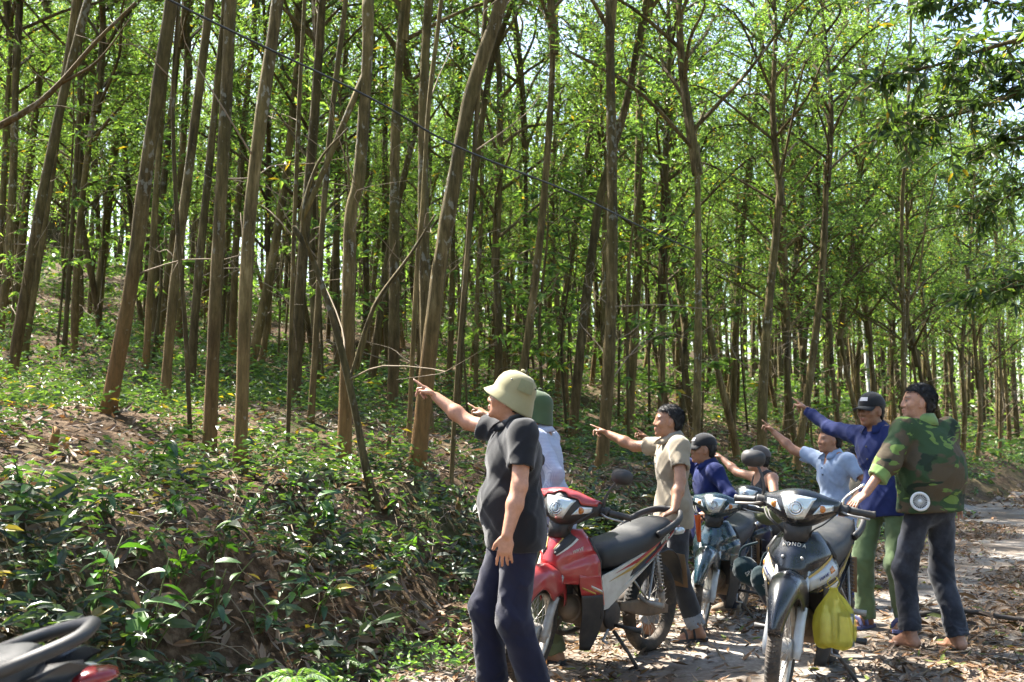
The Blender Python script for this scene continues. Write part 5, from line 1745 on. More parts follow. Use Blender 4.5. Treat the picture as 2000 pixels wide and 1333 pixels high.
def gz(x, y): return np.array([x, y, hz(x, y) + 0.012])
PG = 'men pointing into the wood'
def people():
    person('man in charcoal polo, navy trousers and khaki sun helmet pointing up into the wood', PG, gz(0.02, 5.85), 192, 1.70, head=(172, 14), belly=1.30, bulk=1.17, skin=(0.42, 0.21, 0.13),
           arms={'R': dict(px=(852, 776), pose='point', palm=(0.1, -0.3, -1), pole=(0, 0.3, -1)), 'L': dict(px=(990, 1048), Y=5.52, pole=(0.9, -0.5, 0), pose='relax', palm=(0.2, 1, 0), hd=(-0.12, 0.03, -1))},
           feet={'L': (-0.10, 0.09, 8), 'R': (0.10, 0.10, 12)}, shirt_m='black_polo', trousers_m='navy', hat='helmet', hat_m='khaki_hat', shoes='black')
    person('man in a fine-checked shirt and green sun helmet behind the red motorbike', PG, gz(0.26, 7.0), 165, 1.64, head=(160, 5), lean=(0.16, 0.0),
           arms={'R': dict(px=(952, 812), pose='point', palm=(0, 0, -1)), 'L': dict(px=(1062, 1004), Y=6.72, pole=(0.8, -0.6, 0), pose='grip', palm=(0, 0, -1), hd=(-0.8, -0.3, -0.4))},
           shirt='long', shirt_m='check', trousers_m='olive_cloth', hat='helmet', hat_m='green_hat', shoes='sandal', feet={'L': (-0.02, 0.09, 8), 'R': (0.12, 0.10, 8)})
    person('man in a beige polo pointing, one hand on the red motorbike grab rail', PG, gz(1.10, 7.72), 187, 1.585, head=(185, 6), belly=1.05, skin=(0.33, 0.165, 0.095),
           arms={'R': dict(px=(1188, 848), pose='point', palm=(0, -0.5, -1)), 'L': dict(px=(1316, 1008), Y=7.28, pole=(0.8, 0.4, 0), pose='flat', palm=(0, 0, -1), hd=(-0.75, -0.1, -0.35))},
           feet={'L': (-0.13, 0.08, 10), 'R': (0.16, 0.10, 12)}, shirt_m='beige_polo', trousers_m='grey_jeans', cuff={'L': 0.05, 'R': 0.05, 'm': 'cuff_grey'}, shoes='sandal')
    person('man in a royal blue jacket and black cap astride the teal motorbike, pointing', PG, gz(1.58, 9.0), 190, 1.60, pelvis=(0, 0, 0.62), head=(188, 3), lean=(0.05, 0.0), skin=(0.33, 0.16, 0.09),
           arms={'R': dict(px=(1263, 858), pose='point', palm=(0, -0.5, -1)), 'L': dict(px=(1382, 1000), Y=8.62, pole=(0.9, -0.3, -0.4), pose='grip', palm=(0, 0, -1), hd=(-0.7, -0.7, -0.2))},
           feet={'L': (-0.10, 0.16, 10), 'R': (0.25, 0.25, 10)}, knees={'L': np.array([-0.5, -0.9, 0.0]), 'R': np.array([-0.9, 0.5, 0])}, shirt='jacket', shirt_m='blue_jacket', trousers_m='dark_trousers', hat='cap', hat_m='black_cap', shoes='shoe')
    person('seated man in charcoal tank top and grey cap stretching out a bare arm', PG, gz(2.36, 10.4), 195, 1.60, pelvis=(0, 0, 0.52), head=(185, 10), lean=(0.12, 0), skin=(0.42, 0.22, 0.14),
           arms={'R': dict(px=(1412, 897), pose='point', palm=(0, -0.5, -1)), 'L': dict(px=(1462, 962), Y=10.1, pole=(0.9, -0.3, -0.3), pose='grip')},
           feet={'L': (0.15, 0.25, 10), 'R': (0.2, 0.25, 10)}, shirt='tank', shirt_m='tank', trousers_m='olive_cloth', hat='cap', hat_m='grey_cap')
    person('smiling man in a pale blue polo pointing past the black motorbike', PG, gz(2.70, 9.45), 215, 1.60, pelvis=(0, 0, 0.70), head=(195, 4), lean=(0.0, -0.04), skin=(0.34, 0.17, 0.10), twist=-10,
           arms={'R': dict(px=(1512, 845), pose='point', palm=(0, -0.5, -1)), 'L': dict(px=(1660, 985), Y=9.2, pole=(1, -0.2, 0), pose='relax')},
           feet={'L': (0.05, 0.13, 10), 'R': (0.25, 0.15, 10)}, shirt_m='pale_blue', trousers_m='blue_trousers', shoes='sandal')
    person('man mostly hidden behind the blue work jacket, only hair and hand showing', PG, gz(3.22, 10.6), 200, 1.60, pelvis=(0, 0, 0.50), head=(195, 4), skin=(0.34, 0.17, 0.10),
           arms={'R': dict(px=(1585, 893), pose='point', palm=(0, -0.5, -1))}, feet={'L': (0.1, 0.15, 10), 'R': (0.2, 0.15, 10)}, shirt_m='beige_polo', trousers_m='dark_trousers')
    person('man in a blue work jacket, green trousers and black cap with his arm raised', PG, gz(2.68, 8.15), 222, 1.675, head=(214, 2), lean=(0.02, -0.10), skin=(0.26, 0.125, 0.07), twist=-8,
           arms={'R': dict(px=(1577, 801), pose='point', palm=(0, -0.5, -1)), 'L': dict(rel=(0.05, 0.12, -0.5))},
           feet={'L': (-0.02, 0.11, 10), 'R': (0.10, 0.12, 10)}, shirt='jacket', shirt_m='work_blue', trousers_m='green_trousers', hat='cap', hat_m='black_cap', shoes='blue')
    r, d = person('barefoot man in an inflated camouflage jacket with a round fan, dark jeans', PG, gz(2.72, 7.38), 112, 1.72, head=(176, 6), lean=(0.02, 0.03), skin=(0.40, 0.21, 0.135),
           arms={'L': dict(px=(1676, 988), Y=7.12, pole=(0.2, -1, -0.3), pose='flat', palm=(0, 0.1, -1), hd=(-0.75, -0.2, -0.55)), 'R': dict(rel=(0.12, 0.16, -0.46))},
           feet={'L': (0.08, 0.12, 12), 'R': (-0.08, 0.12, 10)}, shirt='camo', shirt_m='camo', trousers_m='jeans', shoes=None, puff=0.045, cuff={'L': 0.06, 'R': 0.03, 'm': 'jeans'})
    # the cooling fan set into the jacket's back
    c = np.array(at(1797, 980, 7.06)) - d['loc']
    n = unit(np.array([-0.1, -1.0, 0.12])); sx = unit(np.cross((0, 0, 1), n)); sy = np.cross(n, sx)
    jk = [o for o in r.children if o.name.startswith('jacket')][0]
    fb = MB()
    ring = [c + (sx * math.cos(a) + sy * math.sin(a)) * 0.052 for a in np.linspace(0, 2 * math.pi, 33)]
    fb.add(*tube_vf(ring, 0.009, 8)); 
    for k in range(22):
        a = k / 22 * 6.283
        dr = sx * math.cos(a) + sy * math.sin(a)
        fb.add(*tube_vf([c + dr * 0.012, c + dr * 0.047], 0.0022, 4))
    fb.add(*tube_vf([c - n * 0.004, c + n * 0.006], [0.016, 0.014], 12))
    fo = fb.build('fan', M['white_plastic'], jk)
    bk = MB(); bk.add(*tube_vf([c - n * 0.05, c - n * 0.008], 0.050, 24)); bk.build('fan_well', M['button'], fo)
people()

# ------------------------------------------------------------------ motorbikes
M['tyre'] = plain_mat('tyre_rubber', (0.022, 0.021, 0.020), 0.85, dirt=(0.16, 0.12, 0.085), dirt_amt=0.7, dscale=7, bumpv=0.6, bscale=90)
M['rim'] = plain_mat('dusty_steel', (0.45, 0.43, 0.40), 0.4, metal=0.6, dirt=(0.26, 0.19, 0.13), dirt_amt=0.9)
M['alu'] = plain_mat('cast_aluminium', (0.36, 0.35, 0.33), 0.5, metal=0.5, dirt=(0.22, 0.16, 0.11), dirt_amt=0.8)
M['chrome'] = plain_mat('chromed_steel', (0.62, 0.62, 0.62), 0.18, metal=0.95)
M['blackmetal'] = plain_mat('black_metal', (0.028, 0.026, 0.025), 0.6, dirt=(0.14, 0.10, 0.07), dirt_amt=0.6)
M['blackplastic'] = plain_mat('black_plastic', (0.018, 0.018, 0.019), 0.55, dirt=(0.09, 0.075, 0.06), dirt_amt=0.5)
M['seat'] = plain_mat('seat_vinyl', (0.014, 0.015, 0.017), 0.5, dirt=(0.05, 0.048, 0.043), dirt_amt=0.6, dscale=5, bumpv=0.25, bscale=200)
M['lens_amber'] = plain_mat('amber_lens', (0.45, 0.16, 0.03), 0.2, coat=0.5)
M['lens_red'] = plain_mat('red_lens', (0.20, 0.012, 0.016), 0.25, coat=0.3)
def lens_mat():
    m, nt, b = new_mat('headlamp_glass')
    t = noise_tex(nt, 14, 2, 0.5)
    r = ramp(nt, t.outputs['Fac'], [(0.3, (0.42, 0.46, 0.47)), (0.7, (0.66, 0.70, 0.71))])
    nt.links.new(r.outputs[0], b.inputs['Base Color'])
    b.inputs['Metallic'].default_value = 0.45
    b.inputs['Roughness'].default_value = 0.22
    b.inputs['Coat Weight'].default_value = 1.0
    b.inputs['Coat Roughness'].default_value = 0.04
    v = N(nt, 'ShaderNodeTexVoronoi'); v.inputs['Scale'].default_value = 30
    tc = N(nt, 'ShaderNodeTexCoord'); nt.links.new(tc.outputs['Object'], v.inputs['Vector'])
    bump(nt, b, v.outputs['Distance'], 0.2, 0.006)
    return m
M['lens'] = lens_mat()
M['red_paint'] = plain_mat('red_paint', (0.33, 0.016, 0.022), 0.28, coat=0.6, dirt=(0.24, 0.12, 0.09), dirt_amt=0.45, dscale=6)
M['black_paint'] = plain_mat('blue_black_paint', (0.004, 0.006, 0.010), 0.25, coat=0.35, dirt=(0.05, 0.046, 0.04), dirt_amt=0.22, dscale=6)
M['teal_paint'] = plain_mat('teal_paint', (0.004, 0.026, 0.040), 0.22, coat=0.8, dirt=(0.09, 0.09, 0.085), dirt_amt=0.35, dscale=6)
M['silver_paint'] = plain_mat('silver_grey_paint', (0.42, 0.45, 0.47), 0.35, coat=0.5, dirt=(0.25, 0.22, 0.18), dirt_amt=0.5)
M['white_paint'] = plain_mat('ivory_paint', (0.58, 0.56, 0.50), 0.35, coat=0.4, dirt=(0.30, 0.23, 0.16), dirt_amt=0.65, dscale=5)
M['gold'] = plain_mat('gold_stripe', (0.42, 0.27, 0.06), 0.4)
M['mirror_glass'] = plain_mat('mirror_glass', (0.7, 0.72, 0.74), 0.05, metal=1.0)
M['cardboard'] = plain_mat('brown_mudflap', (0.17, 0.105, 0.055), 0.85, dirt=(0.10, 0.07, 0.045))
M['engine_mud'] = plain_mat('muddy_engine', (0.20, 0.14, 0.09), 0.75, metal=0.2, dirt=(0.09, 0.075, 0.06), dirt_amt=0.8)

def sheet_vf(rows, thick=0.004):
    """a curved panel through a grid of points, with thickness along its normals"""
    G = np.array(rows, float)
    n, m = G.shape[:2]
    du = np.gradient(G, axis=0); dv = np.gradient(G, axis=1)
    Nn = nrm(np.cross(du, dv))
    V = np.concatenate([(G + Nn * thick / 2).reshape(-1, 3), (G - Nn * thick / 2).reshape(-1, 3)])
    o = n * m
    F = []
    for i in range(n - 1):
        for j in range(m - 1):
            a = i * m + j
            F += [(a, a + m, a + m + 1, a + 1), (o + a, o + a + 1, o + a + m + 1, o + a + m)]
    for i in range(n - 1):
        for a, sgn in ((i * m, 1), (i * m + m - 1, -1)):
            f = (a, o + a, o + a + m, a + m)
            F.append(f if sgn > 0 else f[::-1])
    for j in range(m - 1):
        for a, sgn in ((j, -1), ((n - 1) * m + j, 1)):
            f = (a, o + a, o + a + 1, a + 1)
            F.append(f if sgn > 0 else f[::-1])
    return V, F
def smooth_grid(rows, k=3):
    G = np.array(rows, float)
    n, m = G.shape[:2]
    A = catmull(G.reshape(n, -1), k).reshape(-1, m, 3)
    B = catmull(A.transpose(1, 0, 2).reshape(m, -1), k).reshape(-1, A.shape[0], 3).transpose(1, 0, 2)
    return B
def loft_vf(secs, cap=True):
    """closed rings joined along their order"""
    S = np.array(secs, float); n, m = S.shape[:2]
    V = S.reshape(-1, 3)
    F = [(i * m + j, i * m + (j + 1) % m, (i + 1) * m + (j + 1) % m, (i + 1) * m + j) for i in range(n - 1) for j in range(m)]
    if cap: F += [tuple(range(m - 1, -1, -1)), tuple(range((n - 1) * m, n * m))]
    return V, F
def ell(c, a, b, ax, bx, m=16, p=2.0, up_flat=1.0):
    out = []
    for i in range(m):
        t = 2 * math.pi * i / m
        ct, st = math.cos(t), math.sin(t)
        x = math.copysign(abs(ct) ** (2 / p), ct); y = math.copysign(abs(st) ** (2 / p), st)
        out.append(np.array(c) + np.array(ax) * a * x + np.array(bx) * b * y * (up_flat if y > 0 else 1))
    return out
def torus_vf(R, r, seg=48, ring=10, sy=1.0, axis_c=(0, 0, 0)):
    V = []
    for i in range(seg):
        a = 2 * math.pi * i / seg
        for j in range(ring):
            b = 2 * math.pi * j / ring
            rr = R + r * math.cos(b)
            V.append((axis_c[0] + rr * math.cos(a), axis_c[1] + r * sy * math.sin(b), axis_c[2] + rr * math.sin(a)))
    F = [(i * ring + j, i * ring + (j + 1) % ring, ((i + 1) % seg) * ring + (j + 1) % ring, ((i + 1) % seg) * ring + j) for i in range(seg) for j in range(ring)]
    return np.array(V), F
def side_poly(pts, yfun, thick, left, mbx, sub=1):
    """a plate drawn in side view (x, z), laid on the surface y = yfun(x, z)"""
    sg = 1 if left else -1
    n = len(pts)
    V = [(x, sg * (yfun(x, z) + thick), z) for x, z in pts] + [(x, sg * (yfun(x, z) - 0.006), z) for x, z in pts]
    F = [tuple(range(n)) if not left else tuple(range(n - 1, -1, -1)), tuple(range(2 * n - 1, n - 1, -1)) if not left else tuple(range(n, 2 * n))]
    F += [((i + 1) % n, i, n + i, n + (i + 1) % n) if not left else (i, (i + 1) % n, n + (i + 1) % n, n + i) for i in range(n)]
    mbx.add(V, F)
WH = {}
def wheel_meshes():
    for nm, R, r in (('f', 0.250, 0.035), ('r', 0.246, 0.040)):
        t = MB(); V, F = torus_vf(R, r, 56, 12, 1.02); t.add(V, F)
        for i in range(70):                      # tread blocks
            a = 2 * math.pi * i / 70
            for sd in (-1, 1):
                b0 = 0.10 * sd; b1 = 0.85 * sd
                q = []
                for bb, rr, da in ((b0, r + 0.003, 0), (b1, r + 0.002, 0.035 * 1), (b1, r + 0.002, 0.035 + 0.028), (b0, r + 0.003, 0.03)):
                    aa = a + da + (0.02 if sd > 0 else 0)
                    q.append(((R + rr * math.cos(bb)) * math.cos(aa), rr * math.sin(bb), (R + rr * math.cos(bb)) * math.sin(aa)))
                q2 = [(x * 0.985, y * 0.9, z_ * 0.985) for x, y, z_ in q]
                t.add(q + q2, [(0, 1, 2, 3), (0, 4, 5, 1), (1, 5, 6, 2), (2, 6, 7, 3), (3, 7, 4, 0)])
        rm = MB()
        prof = [(0.224, -0.026), (0.216, -0.024), (0.210, -0.012), (0.208, 0), (0.210, 0.012), (0.216, 0.024), (0.224, 0.026), (0.221, 0.018), (0.216, 0), (0.221, -0.018)]
        sg = 56
        V = [(p * math.cos(2 * math.pi * i / sg), y, p * math.sin(2 * math.pi * i / sg)) for i in range(sg) for p, y in prof]
        m = len(prof)
        rm.add(V, [(i * m + j, i * m + (j + 1) % m, ((i + 1) % sg) * m + (j + 1) % m, ((i + 1) % sg) * m + j) for i in range(sg) for j in range(m)])
        hb = MB(); hb.add(*tube_vf([(0, -0.055, 0), (0, -0.05, 0), (0, -0.045, 0), (0, 0.04, 0), (0, 0.05, 0), (0, 0.055, 0)], [0.02, 0.05, 0.058, 0.055, 0.05, 0.02], 20, twist_ref=(1, 0, 0)))
        sp = MB()
        for i in range(36):
            a = 2 * math.pi * i / 36; sd = 1 if i % 2 else -1; tw = 0.5 if (i // 2) % 2 else -0.5
            sp.add(*tube_vf([(0.05 * math.cos(a + tw), 0.038 * sd, 0.05 * math.sin(a + tw)), (0.212 * math.cos(a), 0.004 * sd, 0.212 * math.sin(a))], 0.0018, 4, False))
        WH[nm] = (t.mesh('wheel', M['tyre']), rm.mesh('rim', M['rim']), hb.mesh('hub', M['alu']), sp.mesh('spokes', M['rim']))
wheel_meshes()
def text_on(body, s, parent, size, mat, mtx, name='lettering', shear=0.0, bend=0.0):
    cu = bpy.data.curves.new(name, 'FONT')
    cu.body = body; cu.size = size; cu.align_x = 'CENTER'; cu.align_y = 'CENTER'; cu.extrude = 0.0012; cu.shear = shear
    if bend: cu.offset = bend
    tmp = bpy.data.objects.new(name, cu); COL.objects.link(tmp)
    dg = bpy.context.evaluated_depsgraph_get()
    me = bpy.data.meshes.new_from_object(tmp.evaluated_get(dg))
    bpy.data.objects.remove(tmp)
    me.materials.clear(); me.materials.append(mat)
    o = link(name, me, parent); o.matrix_local = mtx
    return o
def frame(o, x, y):
    """matrix with local x along x, local y along y, at o"""
    x = unit(x); z_ = unit(np.cross(x, y)); y = np.cross(z_, x)
    return Matrix(((x[0], y[0], z_[0], o[0]), (x[1], y[1], z_[1], o[1]), (x[2], y[2], z_[2], o[2]), (0, 0, 0, 1)))

def motorbike(label, front, heading, scale, paint, lower='blackplastic', panel='white_paint', steer=8.0, lean=-4.0, style='red', mirrors=('L', 'R'), tail='lens_red', z0=0.0, fairing=None):
    """underbone motorbike: x forward, y to its left, origin on the ground below its middle; placed by its front contact point"""
    hd = unit(np.array([heading[0], heading[1], 0.0]))
    yaw = math.atan2(hd[1], hd[0])
    mid = np.array([front[0], front[1]]) - hd[:2] * 0.61 * scale
    root = empty('motorbike', (mid[0], mid[1], hz(mid[0], mid[1]) + 0.012 + z0), yaw, scale)
    root.rotation_euler = (math.radians(lean), 0, yaw)
    tag(root, label, 'motorbike', 'parked motorbikes')
    P_ = M[paint]; LW = M[lower]; PN = M[panel]
    # rear wheel
    def wheel(kind, loc, par, rot=0.0):
        t, rm, hb, sp = WH[kind]
        w = link('wheel', t, par, loc, (0, rot, 0))
        link('rim', rm, w); link('hub', hb, w); link('spokes', sp, w)
        return w
    wheel('r', (-0.61, 0, 0.286), root, 0.3)
    # steered group: parts turned about the steering axis
    ax0 = np.array([0.36, 0, 0.86]); axd = unit(np.array([-0.44, 0, 0.90]))
    Rm = Matrix.Rotation(math.radians(steer), 4, Vector(axd))
    Tm = Matrix.Translation(Vector(ax0)) @ Rm @ Matrix.Translation(Vector(-ax0))
    def st(o):
        o.matrix_local = Tm @ o.matrix_local if o.parent is root else o.matrix_local
        return o
    w = wheel('f', (0.61, 0, 0.286), root, 0.1)
    w.matrix_local = Tm @ Matrix.Translation((0.61, 0, 0.286))
    for sd in (-1, 1):
        mb = MB(); y = 0.072 * sd
        mb.add(*tube_vf([(0.625, y, 0.25), (0.61, y, 0.29), (0.555, y, 0.42), (0.527, y, 0.485), (0.525, y, 0.49), (0.50, y, 0.55), (0.44, y, 0.69)], [0.018, 0.026, 0.024, 0.0255, 0.017, 0.017, 0.017], 12))
        st(mb.build('fork_leg', M['silver_paint' if style != 'red' else 'alu'], root))
    ax = MB(); ax.add(*tube_vf([(0.61, -0.10, 0.286), (0.61, 0.10, 0.286)], 0.008, 8, twist_ref=(1, 0, 0))); st(ax.build('axle', M['alu'], root))
    # front mudguard: arch over the tyre with side skirts hiding the fork
    rows = []
    for a in np.linspace(math.radians(22), math.radians(152), 16):
        t_ = (a - math.radians(22)) / math.radians(130)
        wd = 0.028 + 0.060 * math.sin(min(1, t_ * 1.35) * math.pi / 2) ** 1.2 * (1 - 0.25 * max(0, t_ - 0.75) / 0.25)
        R = 0.305 + 0.035 * math.sin(t_ * math.pi)
        lobe = 0.10 * math.exp(-((t_ - 0.60) / 0.15) ** 2)
        prof = [(-1.0, -0.045 - lobe), (-1.0, -0.02 - lobe * 0.5), (-0.88, 0.005), (-0.5, 0.028), (0, 0.042), (0.5, 0.028), (0.88, 0.005), (1.0, -0.02 - lobe * 0.5), (1.0, -0.045 - lobe)]
        rows.append([(0.61 + (R + q) * math.cos(a), wd * p, 0.286 + (R + q) * math.sin(a)) for p, q in prof])
    mb = MB(); mb.add(*sheet_vf(smooth_grid(rows, 2), 0.005)); st(mb.build('mudguard', P_, root))
    # handlebar, grips, levers, mirrors
    mb = MB()
    mb.add(*tube_vf(catmull([(0.27, -0.34, 0.965), (0.33, -0.20, 0.975), (0.36, -0.08, 0.93), (0.36, 0.08, 0.93), (0.33, 0.20, 0.975), (0.27, 0.34, 0.965)], 4), 0.011, 8))
    st(mb.build('handlebar', M['blackmetal'], root))
    for sd in (-1, 1):
        g = MB(); a, b = np.array([0.315, 0.235 * sd, 0.973]), np.array([0.268, 0.355 * sd, 0.963])
        ts = np.linspace(0, 1, 15)
        g.add(*tube_vf([a + (b - a) * t for t in ts], [0.0175 + 0.0012 * (i % 2) + (0.004 if i in (0, 14) else 0) for i in range(15)], 12))
        st(g.build('grip', M['blackplastic'], root))
        sw = MB(); sw.add(*loft_vf([ell((0.318, y * sd, 0.973), 0.032, 0.03, (1, 0, 0), (0, 0, 1), 12, 3) for y in (0.185, 0.19, 0.225, 0.232)])); st(sw.build('switch_box', M['blackplastic'], root))
        lv = MB(); lv.add(*tube_vf(catmull([(0.345, 0.20 * sd, 0.965), (0.375, 0.25 * sd, 0.955), (0.345, 0.34 * sd, 0.945)], 4), 0.006, 6)); st(lv.build('brake_lever', M['alu'], root))
        if ('L' if sd > 0 else 'R') in mirrors:
            mm = MB(); mm.add(*tube_vf(catmull([(0.325, 0.20 * sd, 0.99), (0.325, 0.205 * sd, 1.06), (0.31, 0.235 * sd, 1.13), (0.30, 0.26 * sd, 1.155)], 4), [0.010] * 4 + [0.0075] * 9, 8))
            m1 = st(mm.build('mirror_stalk', M['blackmetal'], root))
            hd_ = MB(); hd_.add(*loft_vf([ell((0.305 + x, 0.275 * sd, 1.185), a_, b_, (0, 1, 0), (0, 0, 1), 18, 2.6) for x, a_, b_ in ((-0.012, 0.062, 0.042), (-0.006, 0.066, 0.046), (0.012, 0.055, 0.038), (0.024, 0.03, 0.02), (0.028, 0.006, 0.005))]))
            m2 = st(hd_.build('mirror', M['blackplastic'], root))
            gl = MB(); gl.add(*loft_vf([ell((0.292, 0.275 * sd, 1.185), 0.058, 0.038, (0, 1, 0), (0, 0, 1), 18, 2.6), ell((0.2905, 0.275 * sd, 1.185), 0.056, 0.036, (0, 1, 0), (0, 0, 1), 18, 2.6)])); gl.build('mirror_glass', M['mirror_glass'], m2)
        elif style == 'black':
            mm = MB(); mm.add(*tube_vf(catmull([(0.325, 0.20 * sd, 0.99), (0.325, 0.205 * sd, 1.03), (0.32, 0.25 * sd, 1.075), (0.31, 0.30 * sd, 1.115)], 4), [0.009] * 4 + [0.0055] * 7 + [0.009] * 2, 8)); st(mm.build('mirror_stalk', M['chrome'], root))
    # headlamp cowl: rings from side to side
    secs = []
    for y, xc, zc, a, b in ((-0.195, 0.335, 0.985, 0.018, 0.016), (-0.185, 0.345, 0.985, 0.035, 0.032), (-0.13, 0.375, 0.975, 0.062, 0.058), (-0.07, 0.405, 0.968, 0.088, 0.085), (0, 0.42, 0.965, 0.105, 0.098), (0.07, 0.405, 0.968, 0.088, 0.085), (0.13, 0.375, 0.975, 0.062, 0.058), (0.185, 0.345, 0.985, 0.035, 0.032), (0.195, 0.335, 0.985, 0.018, 0.016)):
        secs.append(np.array(ell((xc, y, zc), a, b, (0.94, 0, 0.34), (-0.34, 0, 0.94), 20, 2.3)).ravel())
    S = catmull(secs, 3).reshape(-1, 20, 3)
    mb = MB(); mb.add(*loft_vf(S)); cowl = st(mb.build('headlamp_cowl', P_ if style != 'red' else M['blackplastic'], root))
    def on_cowl(y, ang, out=0.004):
        """point on the cowl's skin: y across, ang round its section (0 = forward, positive upward)"""
        xc = np.interp(abs(y), [0, 0.07, 0.13, 0.185], [0.42, 0.405, 0.375, 0.345]); zc = np.interp(abs(y), [0, 0.07, 0.13, 0.185], [0.965, 0.968, 0.975, 0.985])
        a = np.interp(abs(y), [0, 0.07, 0.13, 0.185], [0.105, 0.088, 0.062, 0.035]) + out; b = np.interp(abs(y), [0, 0.07, 0.13, 0.185], [0.098, 0.085, 0.058, 0.032]) + out
        ct, sn = math.cos(ang), math.sin(ang)
        ct = math.copysign(abs(ct) ** (2 / 2.3), ct); sn = math.copysign(abs(sn) ** (2 / 2.3), sn)
        return np.array([xc, y, zc]) + np.array([0.94, 0, 0.34]) * a * ct + np.array([-0.34, 0, 0.94]) * b * sn
    def patch(ylo, yhi, alo, ahi, out=0.006, n=9, m=7):
        return [[on_cowl(ylo(t) + (yhi(t) - ylo(t)) * u, alo + (ahi - alo) * t, out) for u in np.linspace(0, 1, n)] for t in np.linspace(0, 1, m)]
    hl = MB(); hl.add(*sheet_vf(patch(lambda t: -0.038 - 0.050 * t, lambda t: 0.038 + 0.050 * t, -0.85, 0.30, 0.006), 0.006)); ho_ = st(hl.build('headlight', M['lens'], root))
    c = on_cowl(0, -0.25, 0.004)
    rf = MB()
    for r_ in (0.034, 0.022):
        rf.add(*tube_vf([c + np.array([0.002, 0, 0]) + np.array([0.0, 1, 0]) * r_ * math.cos(q) + np.array([-0.20, 0, 0.98]) * r_ * math.sin(q) for q in np.linspace(0, 6.2832, 25)], 0.004, 6))
    rf.build('reflector', M['chrome'], ho_)
    for sd in (-1, 1):
        lo = lambda t: sd * (0.078 + 0.034 * t) if sd > 0 else sd * (0.165)
        hi_ = lambda t: sd * 0.165 if sd > 0 else sd * (0.078 + 0.034 * t)
        il = MB(); il.add(*sheet_vf(patch(lo, hi_, -0.62, -0.02, 0.005), 0.005)); io = st(il.build('turn_signal', M['lens'], root))
        am = MB(); c = on_cowl(0.118 * sd, -0.30, 0.010); am.add(*loft_vf([ell(c + np.array([0.9, 0.2 * sd, 0.1]) * q, r_, r_, (-0.2, sd, 0), (0, 0, 1), 14) for q, r_ in ((-0.008, 0.020), (0.002, 0.018), (0.006, 0.008))])); ao = am.build('bulb_lens', M['lens_amber'], root); ao.matrix_local = Tm @ ao.matrix_local; ao.parent = io; ao.matrix_local = io.matrix_local.inverted() @ ao.matrix_local
    if style == 'red':                            # painted visor lying over the top of the lamp
        rows = [[on_cowl(y, a_ - 0.35 * (1 if abs(y) > 0.11 else 0) + (0.25 if abs(y) < 0.03 else 0), 0.010) for y in np.linspace(-0.185, 0.185, 17)] for a_ in np.linspace(0.42, 2.5, 8)]
        vb = MB(); vb.add(*sheet_vf(rows, 0.006)); st(vb.build('cowl_visor', P_, root))
    for y0, x1, y1 in ((0.19, 0.33, 0.06), (-0.19, 0.33, -0.05), (-0.17, 0.36, -0.02)):
        cb = MB(); cb.add(*tube_vf(catmull([(0.36, y0, 0.955), (0.44, y0 * 0.75, 0.90), (0.43, y0 * 0.4, 0.85), (x1, y1, 0.78)], 5), 0.0045, 6)); cb.build('control_cable', M['blackplastic'], root)
    # steering column shroud below the cowl
    mb = MB(); mb.add(*loft_vf([ell((x, 0, z_), a, b, (1, 0, 0), (0, 1, 0), 14, 2.4) for x, z_, a, b in ((0.39, 0.92, 0.05, 0.075), (0.40, 0.86, 0.06, 0.07), (0.42, 0.80, 0.05, 0.06))])); mb.build('column_shroud', M['blackplastic'], root)
    # front fairing: wraps round, widening downward
    lev = [(0.845, 0.405, 0.315, 0.085), (0.80, 0.455, 0.305, 0.125), (0.735, 0.492, 0.290, 0.165), (0.665, 0.512, 0.270, 0.190), (0.60, 0.505, 0.258, 0.192), (0.555, 0.478, 0.258, 0.180)]
    def fair(zv, t, out=0.0):
        """t from -1 (right edge) through 0 (nose) to 1 (left edge)"""
        zs = [q[0] for q in lev][::-1]
        xc, xe, ye = (np.interp(zv, zs, [q[i] for q in lev][::-1]) for i in (1, 2, 3))
        a = abs(t)
        x = xc - (xc - xe) * (a ** 1.7); y = math.copysign(ye * (1 - (1 - a) ** 1.45), t)
        dip = 0.016 * math.exp(-((zv - 0.625 - 0.09 * a) / 0.022) ** 2) * (1 if 0.25 < a < 0.95 else 0)
        nn = unit((ye * 0.9 + 0.03, math.copysign(max(xc - xe, 0.05) * (0.2 + a), t), 0))
        return np.array([x, y, zv]) + nn * (out - dip)
    rows = [[fair(zv, t) for t in np.linspace(-1, 1, 25)] for zv in np.linspace(0.845, 0.545, 26)]
    mb = MB(); mb.add(*sheet_vf(rows, 0.006)); fo = mb.build('front_fairing', P_, root)
    def decal(par, pts, mat, out=0.0055, name='decal', n=10):
        """pts: four (z, t) corners on the fairing"""
        (a, b, c, d) = [np.array(p) for p in pts]
        rr = []
        for u in np.linspace(0, 1, n):
            p, q = a + (b - a) * u, d + (c - d) * u
            rr.append([fair(*(p + (q - p) * w_), out) for w_ in np.linspace(0, 1, 4)])
        o = MB(); o.add(*sheet_vf(rr, 0.0022)); o.build(name, mat, par)
    # leg shields running down and back on each side, and their inner face
    for sd in (-1, 1):
        yy = lambda z_: np.interp(z_, [0.16, 0.35, 0.58], [0.140, 0.176, 0.190])
        edges = [(0.600, 0.400, 0.258), (0.54, 0.385, 0.238), (0.48, 0.358, 0.215), (0.42, 0.342, 0.198), (0.34, 0.330, 0.185), (0.25, 0.318, 0.205), (0.16, 0.290, 0.255)]
        rows = [[(xf + (xr - xf) * u, sd * (yy(z_) - 0.048 * (1 - u) ** 1.6), z_) for u in np.linspace(0, 1, 6)] for z_, xf, xr in edges]
        cut = 3
        mb = MB(); mb.add(*sheet_vf(smooth_grid(rows[:cut], 3), 0.006)); ls = mb.build('leg_shield', P_ if style in ('red', 'teal', 'small') else M['blackplastic'], root)
